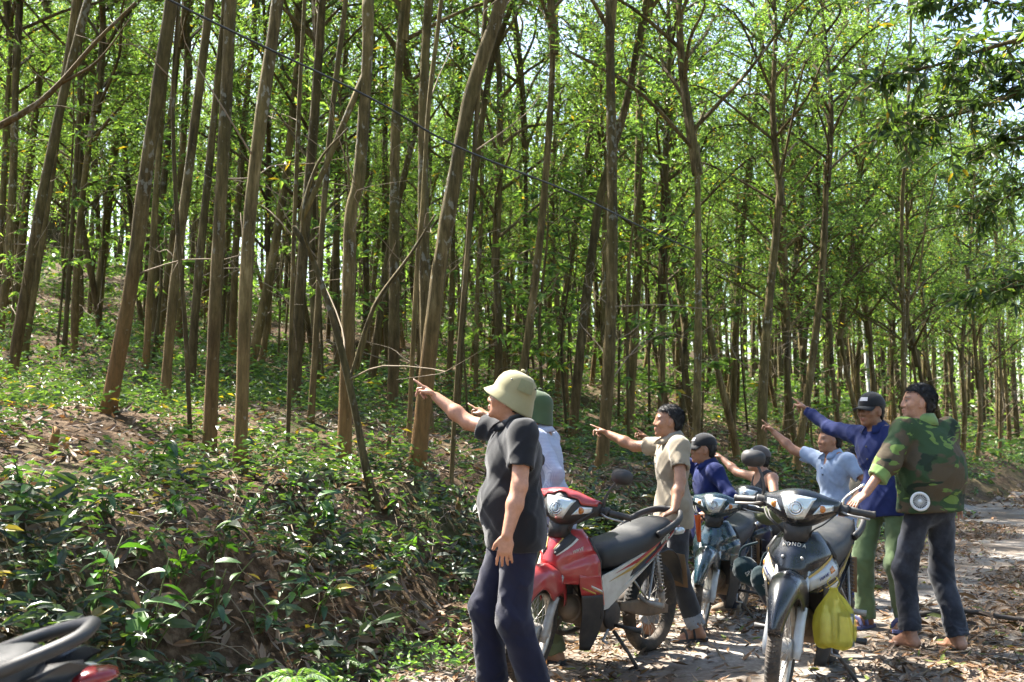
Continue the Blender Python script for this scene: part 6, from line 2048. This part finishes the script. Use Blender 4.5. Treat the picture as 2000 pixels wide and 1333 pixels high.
        mb = MB(); mb.add(*sheet_vf(smooth_grid(rows[cut - 1:], 3), 0.006)); mb.build('lower_shield', LW, root)
        if style == 'red':
            for (z0_, z1_, u0, u1, mt) in ((0.535, 0.522, 0.45, 0.97, 'white_paint'), (0.519, 0.513, 0.5, 0.97, 'gold'), (0.500, 0.488, 0.05, 0.6, 'gold')):
                rr = []
                for u in np.linspace(u0, u1, 6):
                    r2 = []
                    for w_ in (0, 1):
                        z_ = (z0_ + (z1_ - z0_) * w_) - 0.07 * (u - 0.5)
                        xf = np.interp(z_, [e[0] for e in edges][::-1], [e[1] for e in edges][::-1]); xr = np.interp(z_, [e[0] for e in edges][::-1], [e[2] for e in edges][::-1])
                        r2.append((xf + (xr - xf) * u, sd * (yy(z_) - 0.048 * (1 - u) ** 1.6 + 0.0045), z_))
                    rr.append(r2)
                o = MB(); o.add(*sheet_vf(rr, 0.002)); o.build('decal', M[mt], ls)
        inn = [[(0.255 + 0.02 * math.sin(math.pi * v), sd * (0.02 + 0.16 * v), z_) for v in np.linspace(0, 1, 5)] for z_ in np.linspace(0.80, 0.34, 8)]
        inn = [[(p[0] - (0.80 - p[2]) * 0.10 + (0.045 if p[2] > 0.7 else 0), p[1] * (0.5 + 0.5 * min(1, (0.86 - p[2]) / 0.12)), p[2]) for p in r] for r in inn]
        mb = MB(); mb.add(*sheet_vf(inn, 0.006)); mb.build('inner_shield', M['blackplastic'], root)
    # centre tunnel and side covers
    mb = MB()
    secs = [ell((x, 0, z_), a, b, (0, 1, 0), (n_[0], 0, n_[1]), 16, 2.6) for x, z_, a, b, n_ in ((0.26, 0.62, 0.06, 0.09, (0.7, 0.7)), (0.20, 0.53, 0.075, 0.085, (0.6, 0.8)), (0.10, 0.475, 0.085, 0.08, (0.2, 1)), (0.0, 0.50, 0.09, 0.085, (-0.2, 1)), (-0.12, 0.56, 0.10, 0.085, (-0.2, 1)), (-0.35, 0.655, 0.11, 0.075, (-0.25, 1)), (-0.58, 0.735, 0.095, 0.055, (-0.3, 1)), (-0.76, 0.785, 0.06, 0.03, (-0.3, 1)))]
    S = catmull([np.array(s_).ravel() for s_ in secs], 3).reshape(-1, 16, 3)
    mb.add(*loft_vf(S)); mb.build('body_cover', M['blackplastic'], root)
    def yb(x, z_): return np.interp(x, [-0.80, -0.60, -0.35, 0.0, 0.15], [0.070, 0.108, 0.128, 0.118, 0.112])
    for lf in (True, False):
        mb = MB()
        side_poly([(0.135, 0.36), (0.165, 0.47), (0.115, 0.565), (0.02, 0.585), (-0.25, 0.655), (-0.50, 0.735), (-0.76, 0.835), (-0.80, 0.825), (-0.70, 0.745), (-0.42, 0.615), (-0.20, 0.53), (-0.02, 0.445), (0.05, 0.37)], yb, 0.004, lf, mb)
        so = mb.build('side_cover', PN, root, smooth=False)
        def dec(pts, mat, t=0.0065):
            m_ = MB(); side_poly(pts, yb, t, lf, m_); m_.build('decal', M[mat], so, smooth=False)
        if style == 'red':
            dec([(0.00, 0.568), (-0.25, 0.640), (-0.50, 0.722), (-0.46, 0.695), (-0.22, 0.612)], 'red_paint')
            dec([(0.06, 0.525), (-0.20, 0.60), (-0.44, 0.69), (-0.42, 0.672), (-0.18, 0.575)], 'gold')
            dec([(-0.20, 0.59), (-0.48, 0.70), (-0.76, 0.828), (-0.74, 0.805), (-0.50, 0.672), (-0.30, 0.582), (-0.16, 0.535)], 'blackplastic', 0.0058)
            dec([(-0.32, 0.60), (-0.52, 0.69), (-0.70, 0.775), (-0.69, 0.76), (-0.50, 0.665)], 'red_paint', 0.0075)
            sg = 1 if lf else -1
            dx = (-0.47, sg * (yb(-0.53, 0) + 0.0085), 0.7125) if lf else (-0.53, sg * (yb(-0.53, 0) + 0.0085), 0.735)
            text_on('wings', 0, so, 0.055, M['white_paint'], frame((-0.545, sg * (yb(-0.545, 0) + 0.0095), 0.735), (-0.92, sg * -0.06, 0.40) if lf else (0.92, sg * 0.06, -0.40), (0.40, 0, 0.92)), shear=0.3) if not lf else text_on('wings', 0, so, 0.055, M['white_paint'], frame((-0.545, sg * (yb(-0.545, 0) + 0.0095), 0.735), (-0.92, -0.06, 0.40), (0.40, 0.0, 0.92)), shear=0.3)
        elif style == 'black':
            dec([(0.14, 0.50), (0.02, 0.56), (-0.25, 0.632), (-0.50, 0.712), (-0.76, 0.822), (-0.74, 0.808), (-0.48, 0.692), (-0.22, 0.60), (0.02, 0.525)], 'gold')
    # seat
    secs = []
    for x, zt, hw, hh in ((0.075, 0.66, 0.045, 0.03), (0.060, 0.715, 0.088, 0.065), (-0.01, 0.755, 0.116, 0.090), (-0.15, 0.772, 0.126, 0.090), (-0.30, 0.790, 0.134, 0.082), (-0.38, 0.812, 0.136, 0.082), (-0.52, 0.838, 0.128, 0.07), (-0.64, 0.852, 0.108, 0.058), (-0.68, 0.850, 0.06, 0.03)):
        secs.append(np.array(ell((x, 0, zt - hh), hw, hh, (0, 1, 0), (0.15, 0, 0.99), 18, 3.0)).ravel())
    S = catmull(secs, 3).reshape(-1, 18, 3)
    mb = MB(); mb.add(*loft_vf(S)); seat_o = mb.build('seat', M['seat'], root)
    # grab rail looping round the tail
    rail = catmull([(-0.42, 0.145, 0.765), (-0.52, 0.158, 0.795), (-0.66, 0.150, 0.845), (-0.765, 0.09, 0.88), (-0.785, 0.0, 0.888), (-0.765, -0.09, 0.88), (-0.66, -0.150, 0.845), (-0.52, -0.158, 0.795), (-0.42, -0.145, 0.765)], 5)
    mb = MB(); mb.add(*tube_vf(rail, 0.017 if style in ('red', 'black', 'fore') else 0.011, 12, flat=(1.15, 0.9) if style == 'fore' else (1.0, 1.35), twist_ref=(0, 0, 1))); mb.build('grab_rail', M['blackplastic' if style in ('red', 'black', 'fore') else 'chrome'], root)
    # tail lamp, rear mudguard and plates
    tk = 0.6 if style == 'fore' else 1.0
    mb = MB(); mb.add(*loft_vf([ell((x, 0, z_), a, b, (0, 1, 0), (0.4, 0, 0.9), 14, 2.6) for x, z_, a, b in ((-0.74, 0.775, 0.085 * tk, 0.035 * tk), (-0.80, 0.785, 0.08 * tk, 0.034 * tk), (-0.83, 0.79, 0.06 * tk, 0.026 * tk), (-0.845, 0.792, 0.02, 0.01))])); mb.build('tail_light', M[tail], root)
    for sd in (-1, 1):
        mb = MB(); mb.add(*loft_vf([ell((x, 0.10 * sd, 0.765), a, a * 0.8, (0, 1, 0), (0, 0, 1), 12, 2.6) for x, a in ((-0.70, 0.028), (-0.77, 0.03), (-0.80, 0.018))])); mb.build('turn_signal', M['lens'], root)
    rows = [[(x, y, z_ - 0.25 * y * y / 0.07) for y in (-0.07, -0.035, 0, 0.035, 0.07)] for x, z_ in ((-0.30, 0.60), (-0.50, 0.63), (-0.68, 0.66), (-0.80, 0.62), (-0.86, 0.52), (-0.89, 0.42))]
    mb = MB(); mb.add(*sheet_vf(smooth_grid(rows, 2), 0.005)); mb.build('mudguard', M['blackplastic'], root)
    mb = MB()
    rows = [[(x + 0.01 * math.sin(9 * y), y, z_) for y in np.linspace(-0.09, 0.09, 5)] for x, z_ in ((-0.865, 0.60), (-0.90, 0.50), (-0.93, 0.38))]
    mb.add(*sheet_vf(rows, 0.004)); mb.build('number_plate', M['cardboard'], root)
    # engine, exhaust, chain case, swing arm, shock absorbers
    mb = MB(); mb.add(*loft_vf([ell((0.0, y, 0.315), a, b, (1, 0, 0), (0, 0, 1), 20, 2.5) for y, a, b in ((-0.10, 0.09, 0.07), (-0.085, 0.13, 0.095), (0.085, 0.13, 0.095), (0.10, 0.10, 0.075))]))
    mb.add(*tube_vf([(0.09, 0, 0.34), (0.17, 0, 0.36), (0.30, 0, 0.385), (0.335, 0, 0.39)], [0.075, 0.07, 0.068, 0.045], 14))
    for k in range(6):
        x = 0.15 + 0.024 * k
        mb.add(*tube_vf([(x, 0, 0.352 + 0.2 * (x - 0.15)), (x + 0.007, 0, 0.354 + 0.2 * (x - 0.15))], 0.083, 16))
    mb.build('engine', M['engine_mud'], root)
    for sd, r_ in ((1, 0.082), (-1, 0.088)):
        mb = MB(); mb.add(*tube_vf([(-0.005, 0.098 * sd, 0.32), (-0.005, 0.118 * sd, 0.32), (-0.005, 0.124 * sd, 0.32), (-0.005, 0.126 * sd, 0.32)], [r_, r_ * 0.95, r_ * 0.75, r_ * 0.3], 24, twist_ref=(1, 0, 0))); mb.build('crankcase_cover', M['blackmetal' if sd > 0 else 'alu'], root)
    mb = MB(); mb.add(*tube_vf(catmull([(0.30, -0.03, 0.33), (0.28, -0.09, 0.24), (0.12, -0.11, 0.20), (-0.15, -0.125, 0.23)], 4), 0.015, 10)); mb.add(*tube_vf([(-0.12, -0.128, 0.228), (-0.16, -0.13, 0.234), (-0.62, -0.155, 0.335), (-0.64, -0.156, 0.34)], [0.02, 0.042, 0.046, 0.03], 16)); mb.build('exhaust', M['blackmetal'], root)
    for sd in (-1, 1):
        mb = MB(); mb.add(*tube_vf([(-0.12, 0.085 * sd, 0.36), (-0.30, 0.088 * sd, 0.33), (-0.63, 0.09 * sd, 0.286)], 0.021, 8, flat=(0.55, 1.2), twist_ref=(0, 1, 0))); mb.build('swing_arm', M['blackmetal'], root)
        mb = MB(); mb.add(*tube_vf([(-0.47, 0.112 * sd, 0.655), (-0.575, 0.114 * sd, 0.30)], 0.012, 8))
        t_ = np.linspace(0, 1, 120); a0, a1 = np.array([-0.475, 0.112 * sd, 0.64]), np.array([-0.545, 0.113 * sd, 0.40])
        hx = a0 + (a1 - a0) * t_[:, None] + np.stack([np.cos(t_ * 69), np.sin(t_ * 69), 0 * t_], -1) * 0.023
        mb.add(*tube_vf(hx, 0.0045, 5)); mb.add(*tube_vf([a1, a1 + (a1 - a0) * 0.28], 0.022, 10)); mb.build('shock_absorber', M['rim' if style == 'red' else 'blackmetal'], root)
        mb = MB(); mb.add(*tube_vf([(-0.02, 0.10 * sd, 0.265), (-0.02, 0.20 * sd, 0.262), (-0.02, 0.30 * sd, 0.262)], [0.011, 0.011, 0.018], 10)); mb.build('footrest', M['blackplastic'], root)
        mb = MB(); mb.add(*tube_vf([(-0.30, 0.10 * sd, 0.40), (-0.345, 0.155 * sd, 0.36), (-0.37, 0.235 * sd, 0.352)], [0.012, 0.014, 0.018], 10)); mb.add(*tube_vf([(-0.18, 0.10 * sd, 0.55), (-0.34, 0.15 * sd, 0.37), (-0.45, 0.11 * sd, 0.60)], 0.008, 6)); mb.build('pillion_peg', M['alu'], root)
    mb = MB()
    rows = [[(-0.10 - 0.54 * u, 0.104 + 0.004 * math.sin(3 * u), 0.36 - 0.075 * u + w_ * (0.038 + 0.012 * math.cos(3.1 * (2 * u - 1)))) for w_ in (-1, -0.6, 0.6, 1)] for u in np.linspace(0, 1, 12)]
    mb.add(*sheet_vf(rows, 0.02)); mb.build('chain_case', M['engine_mud' if style == 'red' else 'blackmetal'], root)
    mb = MB(); mb.add(*tube_vf([(-0.06, 0.09, 0.22), (-0.075, 0.19, 0.11), (-0.09, 0.262, 0.012 + 0.262 * math.tan(math.radians(-lean)) * 0)], [0.012, 0.011, 0.012], 8)); mb.build('side_stand', M['blackmetal'], root)
    mb = MB(); mb.add(*tube_vf([(0.06, 0.13, 0.25), (0.14, 0.15, 0.20), (0.17, 0.20, 0.20)], 0.008, 6)); mb.build('gear_pedal', M['alu'], root)
    # frame tubes seen between the covers
    mb = MB(); mb.add(*tube_vf([(0.40, 0, 0.80), (0.30, 0, 0.58), (0.15, 0, 0.46), (-0.10, 0, 0.50), (-0.45, 0, 0.66)], 0.026, 10)); mb.add(*tube_vf([(0.12, 0, 0.46), (-0.08, 0, 0.36), (-0.12, 0, 0.33)], 0.024, 8)); mb.build('frame', M['blackmetal'], root)
    return root, dict(decal=decal, fair=fair, fo=fo, Tm=Tm)

def bikes():
    # red one, side-on to the camera
    f0, r0 = np.array([0.10, 6.32]), np.array([0.85, 7.26])
    r, k = motorbike('muddy red motorbike with a long black seat beside the helmeted man', f0, f0 - r0, 1.0, 'red_paint', steer=14, style='red')
    for s in (-1, 1):
        k['decal'](k['fo'], [(0.835, 0.42 * s), (0.735, 0.10 * s), (0.705, 0.17 * s), (0.80, 0.66 * s)], M['blackplastic'])
        k['decal'](k['fo'], [(0.838, 0.37 * s), (0.737, 0.085 * s), (0.735, 0.10 * s), (0.835, 0.42 * s)], M['gold'], 0.006)
        k['decal'](k['fo'], [(0.80, 0.66 * s), (0.705, 0.17 * s), (0.700, 0.19 * s), (0.792, 0.70 * s)], M['white_paint'], 0.006)
        p = k['fair'](0.735, 0.62 * s, 0.009); q = k['fair'](0.742, 0.70 * s, 0.009)
        text_on('WAVE', 0, k['fo'], 0.026, M['white_paint'], frame(p, (q - p) * s, (0.1, 0.1, 1)), shear=0.3)
    p = k['fair'](0.815, 0.12, 0.008); q = k['fair'](0.815, 0.22, 0.008)
    text_on('HONDA', 0, k['fo'], 0.018, M['white_paint'], frame(p, q - p, (-0.3, 0, 1)))
    pk = MB(); c = k['fair'](0.715, 0.16, 0.002); pk.add(*tube_vf([c, c + np.array([0.006, 0.002, 0])], 0.010, 10)); pk.build('screw', M['blackplastic'], k['fo'])
    # black one, nose towards the camera
    f1 = np.array([1.35, 5.82]); h1 = unit(np.array([-0.45, -0.895]))
    r, k = motorbike('blue-black motorbike facing the camera with a yellow bag hung on it', f1, h1, 1.03, 'black_paint', panel='black_paint', steer=4, style='black', mirrors=('R',))
    for s in (-1, 1):
        k['decal'](k['fo'], [(0.722, 0.93 * s), (0.622, 0.32 * s), (0.556, 0.34 * s), (0.640, 0.94 * s)], M['silver_paint'])
        k['decal'](k['fo'], [(0.736, 0.92 * s), (0.632, 0.31 * s), (0.622, 0.32 * s), (0.722, 0.93 * s)], M['gold'], 0.006)
        k['decal'](k['fo'], [(0.625, 0.94 * s), (0.560, 0.55 * s), (0.553, 0.55 * s), (0.612, 0.94 * s)], M['gold'], 0.006)
        k['decal'](k['fo'], [(0.608, 0.95 * s), (0.556, 0.62 * s), (0.546, 0.66 * s), (0.560, 0.93 * s)], M['white_paint'], 0.0058)
        k['decal'](k['fo'], [(0.685, 0.84 * s), (0.668, 0.74 * s), (0.645, 0.76 * s), (0.660, 0.86 * s)], M['lens_amber'], 0.0075)
        p = k['fair'](0.630, 0.60 * s, 0.009); q = k['fair'](0.645, 0.70 * s, 0.009)
        text_on('WAVE', 0, k['fo'], 0.026, M['blue_sandal'], frame(p, (q - p) * s, (0.1, 0.1, 1)), shear=0.3)
        for z_, t_, rr in ((0.72, 0.20, 0.009),):
            pk = MB(); c = k['fair'](z_, t_ * s, 0.001); pk.add(*tube_vf([c, c + np.array([0.006, 0, 0])], rr, 10)); pk.build('screw', M['alu'], k['fo'])
        k['decal'](k['fo'], [(0.650, 0.36 * s), (0.632, 0.12 * s), (0.622, 0.16 * s), (0.630, 0.34 * s)], M['button'], 0.005, 'air_slot')
    for i, ch in enumerate('HONDA'):
        t = (i - 2) * 0.125
        p = k['fair'](0.785 - 0.10 * t * t, t, 0.008); q = k['fair'](0.785 - 0.10 * (t + 0.02) ** 2, t + 0.02, 0.008)
        text_on(ch, 0, k['fo'], 0.027, M['white_paint'], frame(p, q - p, (-0.35, 0, 1)))
    global B_BLACK
    B_BLACK = r
    # teal one and small black one further back
    motorbike('teal motorbike partly hidden behind the man in the beige polo', np.array([1.33, 8.06]), np.array([-0.42, -0.91]), 0.92, 'teal_paint', panel='teal_paint', steer=6, style='teal', z0=-0.03, mirrors=())
    motorbike('small black motorbike with a silver fork behind the bags', np.array([1.80, 9.35]), np.array([-0.60, -0.80]), 0.93, 'black_paint', panel='black_paint', steer=10, style='small', mirrors=(), z0=-0.03)
    # the nearest one, only seat and rail in view
    motorbike('motorbike of which only seat, grab rail and red tail light enter the lower corner', np.array([-2.43, 2.45]), np.array([-0.985, -0.17]), 1.05, 'black_paint', panel='black_paint', style='fore', z0=0.0, lean=-3)
bikes()

# ------------------------------------------------------------------ things hung on the motorbikes
def bag_mat(name, col, clear):
    m, nt, b = new_mat(name)
    b.inputs['Base Color'].default_value = (*col, 1); b.inputs['Roughness'].default_value = 0.3; b.inputs['Specular IOR Level'].default_value = 0.5
    tr = N(nt, 'ShaderNodeBsdfTranslucent'); tr.inputs['Color'].default_value = (*[min(1, c * 1.2) for c in col], 1)
    tp = N(nt, 'ShaderNodeBsdfTransparent'); tp.inputs['Color'].default_value = (*[min(1, 0.5 + c * 0.6) for c in col], 1)
    m1 = N(nt, 'ShaderNodeMixShader'); m1.inputs[0].default_value = 0.5
    nt.links.new(b.outputs[0], m1.inputs[1]); nt.links.new(tr.outputs[0], m1.inputs[2])
    m2 = N(nt, 'ShaderNodeMixShader')
    t = noise_tex(nt, 9, 2, 0.5)
    r = ramp(nt, t.outputs['Fac'], [(0.35, (clear * 1.15,) * 3), (0.65, (clear * 0.8,) * 3)])
    nt.links.new(r.outputs[0], m2.inputs[0])
    nt.links.new(m1.outputs[0], m2.inputs[1]); nt.links.new(tp.outputs[0], m2.inputs[2])
    nt.links.new(m2.outputs[0], nt.nodes['Material Output'].inputs['Surface'])
    t2 = noise_tex(nt, 30, 3, 0.5)
    bump(nt, b, t2.outputs['Fac'], 0.6, 0.02)
    return m
M['yellow_film'] = bag_mat('yellow_film', (0.70, 0.64, 0.10), 0.55)
M['white_film'] = bag_mat('white_film', (0.55, 0.55, 0.52), 0.25)
M['bottle_white'] = plain_mat('bottle_plastic', (0.6, 0.62, 0.58), 0.4)
M['carton'] = plain_mat('dull_carton', (0.10, 0.13, 0.13), 0.6)
M['paper_white'] = plain_mat('paper_label', (0.6, 0.6, 0.52), 0.7)
M['orange_label'] = plain_mat('orange_label', (0.62, 0.10, 0.03), 0.5)
M['orange_rag'] = cloth('orange_rag', (0.65, 0.12, 0.025))
M['teal_bag'] = cloth('dark_teal_canvas', (0.010, 0.028, 0.033), fold=0.2)
M['navy_bag'] = plain_mat('navy_vinyl', (0.012, 0.013, 0.024), 0.35, coat=0.2)
def clear_mat():
    m, nt, b = new_mat('clear_plastic')
    b.inputs['Base Color'].default_value = (0.55, 0.56, 0.52, 1); b.inputs['Roughness'].default_value = 0.15
    tp = N(nt, 'ShaderNodeBsdfTransparent'); tp.inputs['Color'].default_value = (0.9, 0.92, 0.9, 1)
    mx = N(nt, 'ShaderNodeMixShader'); mx.inputs[0].default_value = 0.55
    nt.links.new(b.outputs[0], mx.inputs[1]); nt.links.new(tp.outputs[0], mx.inputs[2])
    nt.links.new(mx.outputs[0], nt.nodes['Material Output'].inputs['Surface'])
    return m
M['clear'] = clear_mat()
def lathe(prof, seg=20):
    V = [(r * math.cos(2 * math.pi * i / seg), r * math.sin(2 * math.pi * i / seg), h) for i in range(seg) for r, h in prof]
    m = len(prof)
    return V, [(i * m + j, ((i + 1) % seg) * m + j, ((i + 1) % seg) * m + j + 1, i * m + j + 1) for i in range(seg) for j in range(m - 1)]
def hanging_bag(name, label, top, w, d, h, film, rot, cat='bag', seed=1):
    root = empty(name, tuple(np.array(top) - [0, 0, h]), rot)
    secs = []
    for t, k in ((0.0, 0.55), (0.03, 0.86), (0.15, 1.0), (0.4, 0.98), (0.62, 0.82), (0.8, 0.5), (0.92, 0.24), (1.0, 0.16)):
        ring = []
        for i in range(32):
            a = 2 * math.pi * i / 32
            ct, sn = math.cos(a), math.sin(a)
            ct = math.copysign(abs(ct) ** 0.6, ct); sn = math.copysign(abs(sn) ** 0.6, sn)
            cr = 1 + (0.05 + 0.22 * t) * math.sin(a * 7 + seed + 2 * t) * 0.6 + 0.05 * math.sin(a * 13 + seed * 3 + 5 * t)
            ring.append((w / 2 * k * ct * cr, d / 2 * k * sn * cr, h * t + 0.012 * math.sin(3 * a + seed) * (1 - t)))
        secs.append(np.array(ring).ravel())
    S = catmull(secs, 3).reshape(-1, 32, 3)
    mb = MB(); mb.add(*loft_vf(S, True)); mb.build('film', M[film], root)
    hb = MB()
    for sd in (-1, 1):
        hb.add(*tube_vf(catmull([(0.01 * sd, 0, h * 0.97), (0.03 * sd, 0.004, h * 1.08), (0.012 * sd, 0.0, h * 1.18)], 4), 0.006, 6, flat=(1, 0.3)))
    hb.build('handles', M[film], root)
    tag(root, label, cat)
    return root
def items():
    # yellow carrier bag on the black motorbike, with bottles and a carton in it
    top = np.array(at(1628, 1148, 5.86))
    bag = hanging_bag('carrier_bag', 'yellow translucent carrier bag hanging from the black motorbike', top, 0.205, 0.11, 0.30, 'yellow_film', -0.2, seed=2)
    b0 = np.array(bag.location)
    for dx, dy, r, h in ((-0.045, 0.0, 0.030, 0.19), (0.012, 0.012, 0.027, 0.215)):
        o = empty('bottle', (b0[0] + dx, b0[1] + dy, b0[2] + 0.02))
        mb = MB(); mb.add(*lathe([(0.0, 0.0), (r, 0.003), (r, h * 0.68), (r * 0.8, h * 0.78), (r * 0.42, h * 0.86), (r * 0.42, h * 0.9)])); mb.build('flask', M['bottle_white'], o)
        mb = MB(); mb.add(*lathe([(r * 0.5, h * 0.88), (r * 0.5, h), (0, h + 0.002)])); mb.build('cap', M['white_plastic'], o)
        tag(o, 'pale %s bottle inside the yellow carrier bag' % ('squat' if dx < 0 else 'taller'), 'bottle', 'bottles in the yellow bag')
    o = empty('carton', (b0[0] + 0.055, b0[1] - 0.012, b0[2] + 0.01), -0.25)
    mb = MB(); mb.add([(x, y, z_) for x in (-0.04, 0.04) for y in (-0.03, 0.03) for z_ in (0, 0.165)], [(0, 1, 3, 2), (4, 6, 7, 5), (0, 4, 5, 1), (2, 3, 7, 6), (0, 2, 6, 4), (1, 5, 7, 3)]); mb.build('box', M['carton'], o, smooth=False)
    mb = MB(); mb.add([(-0.032, -0.0325, 0.02), (0.032, -0.0325, 0.02), (0.032, -0.0325, 0.15), (-0.032, -0.0325, 0.15)], [(0, 1, 2, 3)]); mb.build('printed_panel', M['paper_white'], o, smooth=False)
    tag(o, 'dark carton with a pale printed panel in the yellow carrier bag', 'carton')
    # water bottle tucked behind the red leg shield
    p = np.array(at(1170, 1192, 6.62))
    o = empty('water_bottle', tuple(p)); o.rotation_euler = (0.12, -0.08, 0)
    mb = MB(); mb.add(*lathe([(0.0, 0.0), (0.030, 0.004), (0.033, 0.02), (0.033, 0.17), (0.028, 0.20), (0.014, 0.235), (0.013, 0.25)])); mb.build('flask', M['clear'], o)
    mb = MB(); mb.add(*lathe([(0.034, 0.03), (0.0345, 0.035), (0.0345, 0.105), (0.034, 0.11)])); lo = mb.build('wrapper', M['orange_label'], o)
    mb = MB(); mb.add(*lathe([(0.016, 0.245), (0.016, 0.265), (0.0, 0.267)])); mb.build('cap', M['orange_label'], o)
    mb = MB()
    for h0 in (0.045, 0.075):
        mb.add([(0.0352 * math.cos(a), 0.0352 * math.sin(a), hh) for a in np.linspace(-2.2, -1.2, 6) for hh in (h0, h0 + 0.018)], [(2 * i, 2 * i + 2, 2 * i + 3, 2 * i + 1) for i in range(5)])
    mb.build('print', M['paper_white'], lo)
    tag(o, 'clear water bottle with an orange label stuck in the red motorbike', 'bottle')
    # two padded dark bags hung between the black motorbikes
    for k, (px, py, Y, ang, label) in enumerate(((1466, 1122, 6.85, -0.75, 'dark teal padded bag with white letters hanging between the black motorbikes'), (1497, 1145, 6.62, -1.15, 'navy padded bag with white letters tucked against the black front wheel'))):
        c = np.array(at(px, py, Y))
        ax = np.array([math.cos(ang), 0.1, math.sin(ang)]); ax = unit(ax); up_ = unit(np.cross((0, -1, 0), ax)); R = np.array([ax, np.cross(up_, ax), up_])
        o = empty('padded_bag', tuple(c))
        V, Q = solid([('e', -ax * 0.04, np.array([0.085, 0.06, 0.075]), R, 0.03), ('e', ax * 0.05, np.array([0.085, 0.055, 0.062]), R, 0.03)], 0.006, lambda P: 0.004 * noise3(P, 0.06, 4, 6))
        t = (V @ ax)
        mb = MB(); mb.add(V, Q[(t[Q].mean(1) < 0.035)]); body = mb.build('body', M['teal_bag'], o)
        mb = MB(); mb.add(V * 1.012, Q[(t[Q].mean(1) >= 0.030)]); mb.build('lining', M['navy_bag'], o)
        st_ = MB(); st_.add(*tube_vf(catmull([-ax * 0.10, -ax * 0.14 + np.array([0.05, 0, 0.06]), -ax * 0.10 + np.array([0.12, 0.02, 0.12])], 4), 0.008, 6)); st_.build('strap', M['teal_bag'], o)
        nrm_ = np.array([0, -1.0, 0.1])
        q = np.array([0, -0.062, 0.0]) + up_ * 0.012 - ax * 0.02
        text_on('SPAO', 0, body, 0.034, M['white_paint'], frame(q, unit(np.cross((0, 1, 0), ax)) if False else unit(up_ * 0.0 + np.array([ax[0] * 0.4 + 0.6, 0, 0.45])), np.cross(np.array([0, -1.0, 0.0]), unit(np.array([ax[0] * 0.4 + 0.6, 0, 0.45])))))
        tag(o, label, 'bag')
    # white bag and orange rag on the teal motorbike
    hanging_bag('carrier_bag', 'crumpled white plastic bag hanging low on the teal motorbike', np.array(at(1372, 1096, 8.25)), 0.17, 0.12, 0.25, 'white_film', 0.4, seed=5)
    c = np.array(at(1362, 1006, 8.02))
    rows = [[tuple(c + np.array([0.045 * (u - 0.5) * (1 - 0.5 * t) + 0.012 * t, -0.01 * math.sin(6 * u + 4 * t), -0.19 * t])) for u in np.linspace(0, 1, 7)] for t in np.linspace(0, 1, 9)]
    mb = MB(); mb.add(*sheet_vf(rows, 0.004)); tag(mb.build('rag', M['orange_rag']), 'bright orange rag stuffed behind the teal motorbike headlamp', 'rag')
    # folded olive jacket over the small black motorbike
    c = np.array(at(1528, 1000, 8.7))
    V, Q = solid([('e', (0, 0, 0), np.array([0.20, 0.13, 0.05]), np.eye(3), 0.04), ('e', (-0.10, -0.03, -0.03), np.array([0.12, 0.09, 0.07]), np.eye(3), 0.04), ('e', (0.05, -0.02, 0.03), np.array([0.11, 0.08, 0.04]), np.eye(3), 0.03)], 0.009, lambda P: 0.012 * (np.minimum(np.abs(noise3(P @ SHEAR, 0.16, 2, 5)), 0.5) - 0.25))
    mb = MB(); mb.add(V, Q); tag(mb.build('folded_jacket', M['olive_cloth'], loc=tuple(c)), 'crumpled olive jacket lying over the small black motorbike', 'jacket')
    # dead limb with withered leaves on the road
    g = at(1905, 1205, 8.2); g.z = hz(g.x, g.y) + 0.03
    o = empty('dead_branch', tuple(g))
    mb = MB(); q = catmull([(-0.45, 0.15, 0.03), (-0.1, 0.05, 0.09), (0.25, -0.05, 0.05), (0.7, -0.2, 0.02)], 5); mb.add(*tube_vf(q, np.linspace(0.025, 0.012, len(q)), 8)); mb.build('limb', M['blackmetal'], o)
    rg = np.random.default_rng(3); n = 60
    mb = MB(); add_leaves(mb, q[rg.integers(0, len(q), n)] + rg.normal(0, 0.05, (n, 3)), rdir(n, rg, -0.2, 0.6), rdir(n, rg, 0.1, 1), rg.uniform(0.08, 0.18, n), rg.uniform(0.03, 0.05, n), dry(n, rg) * 0.35, fine=True, bend=0.2); mb.build('withered_leaves', M['dry_leaf'], o)
    tag(o, 'dark fallen branch with withered leaves on the road beside the bare feet', 'branch')
items()
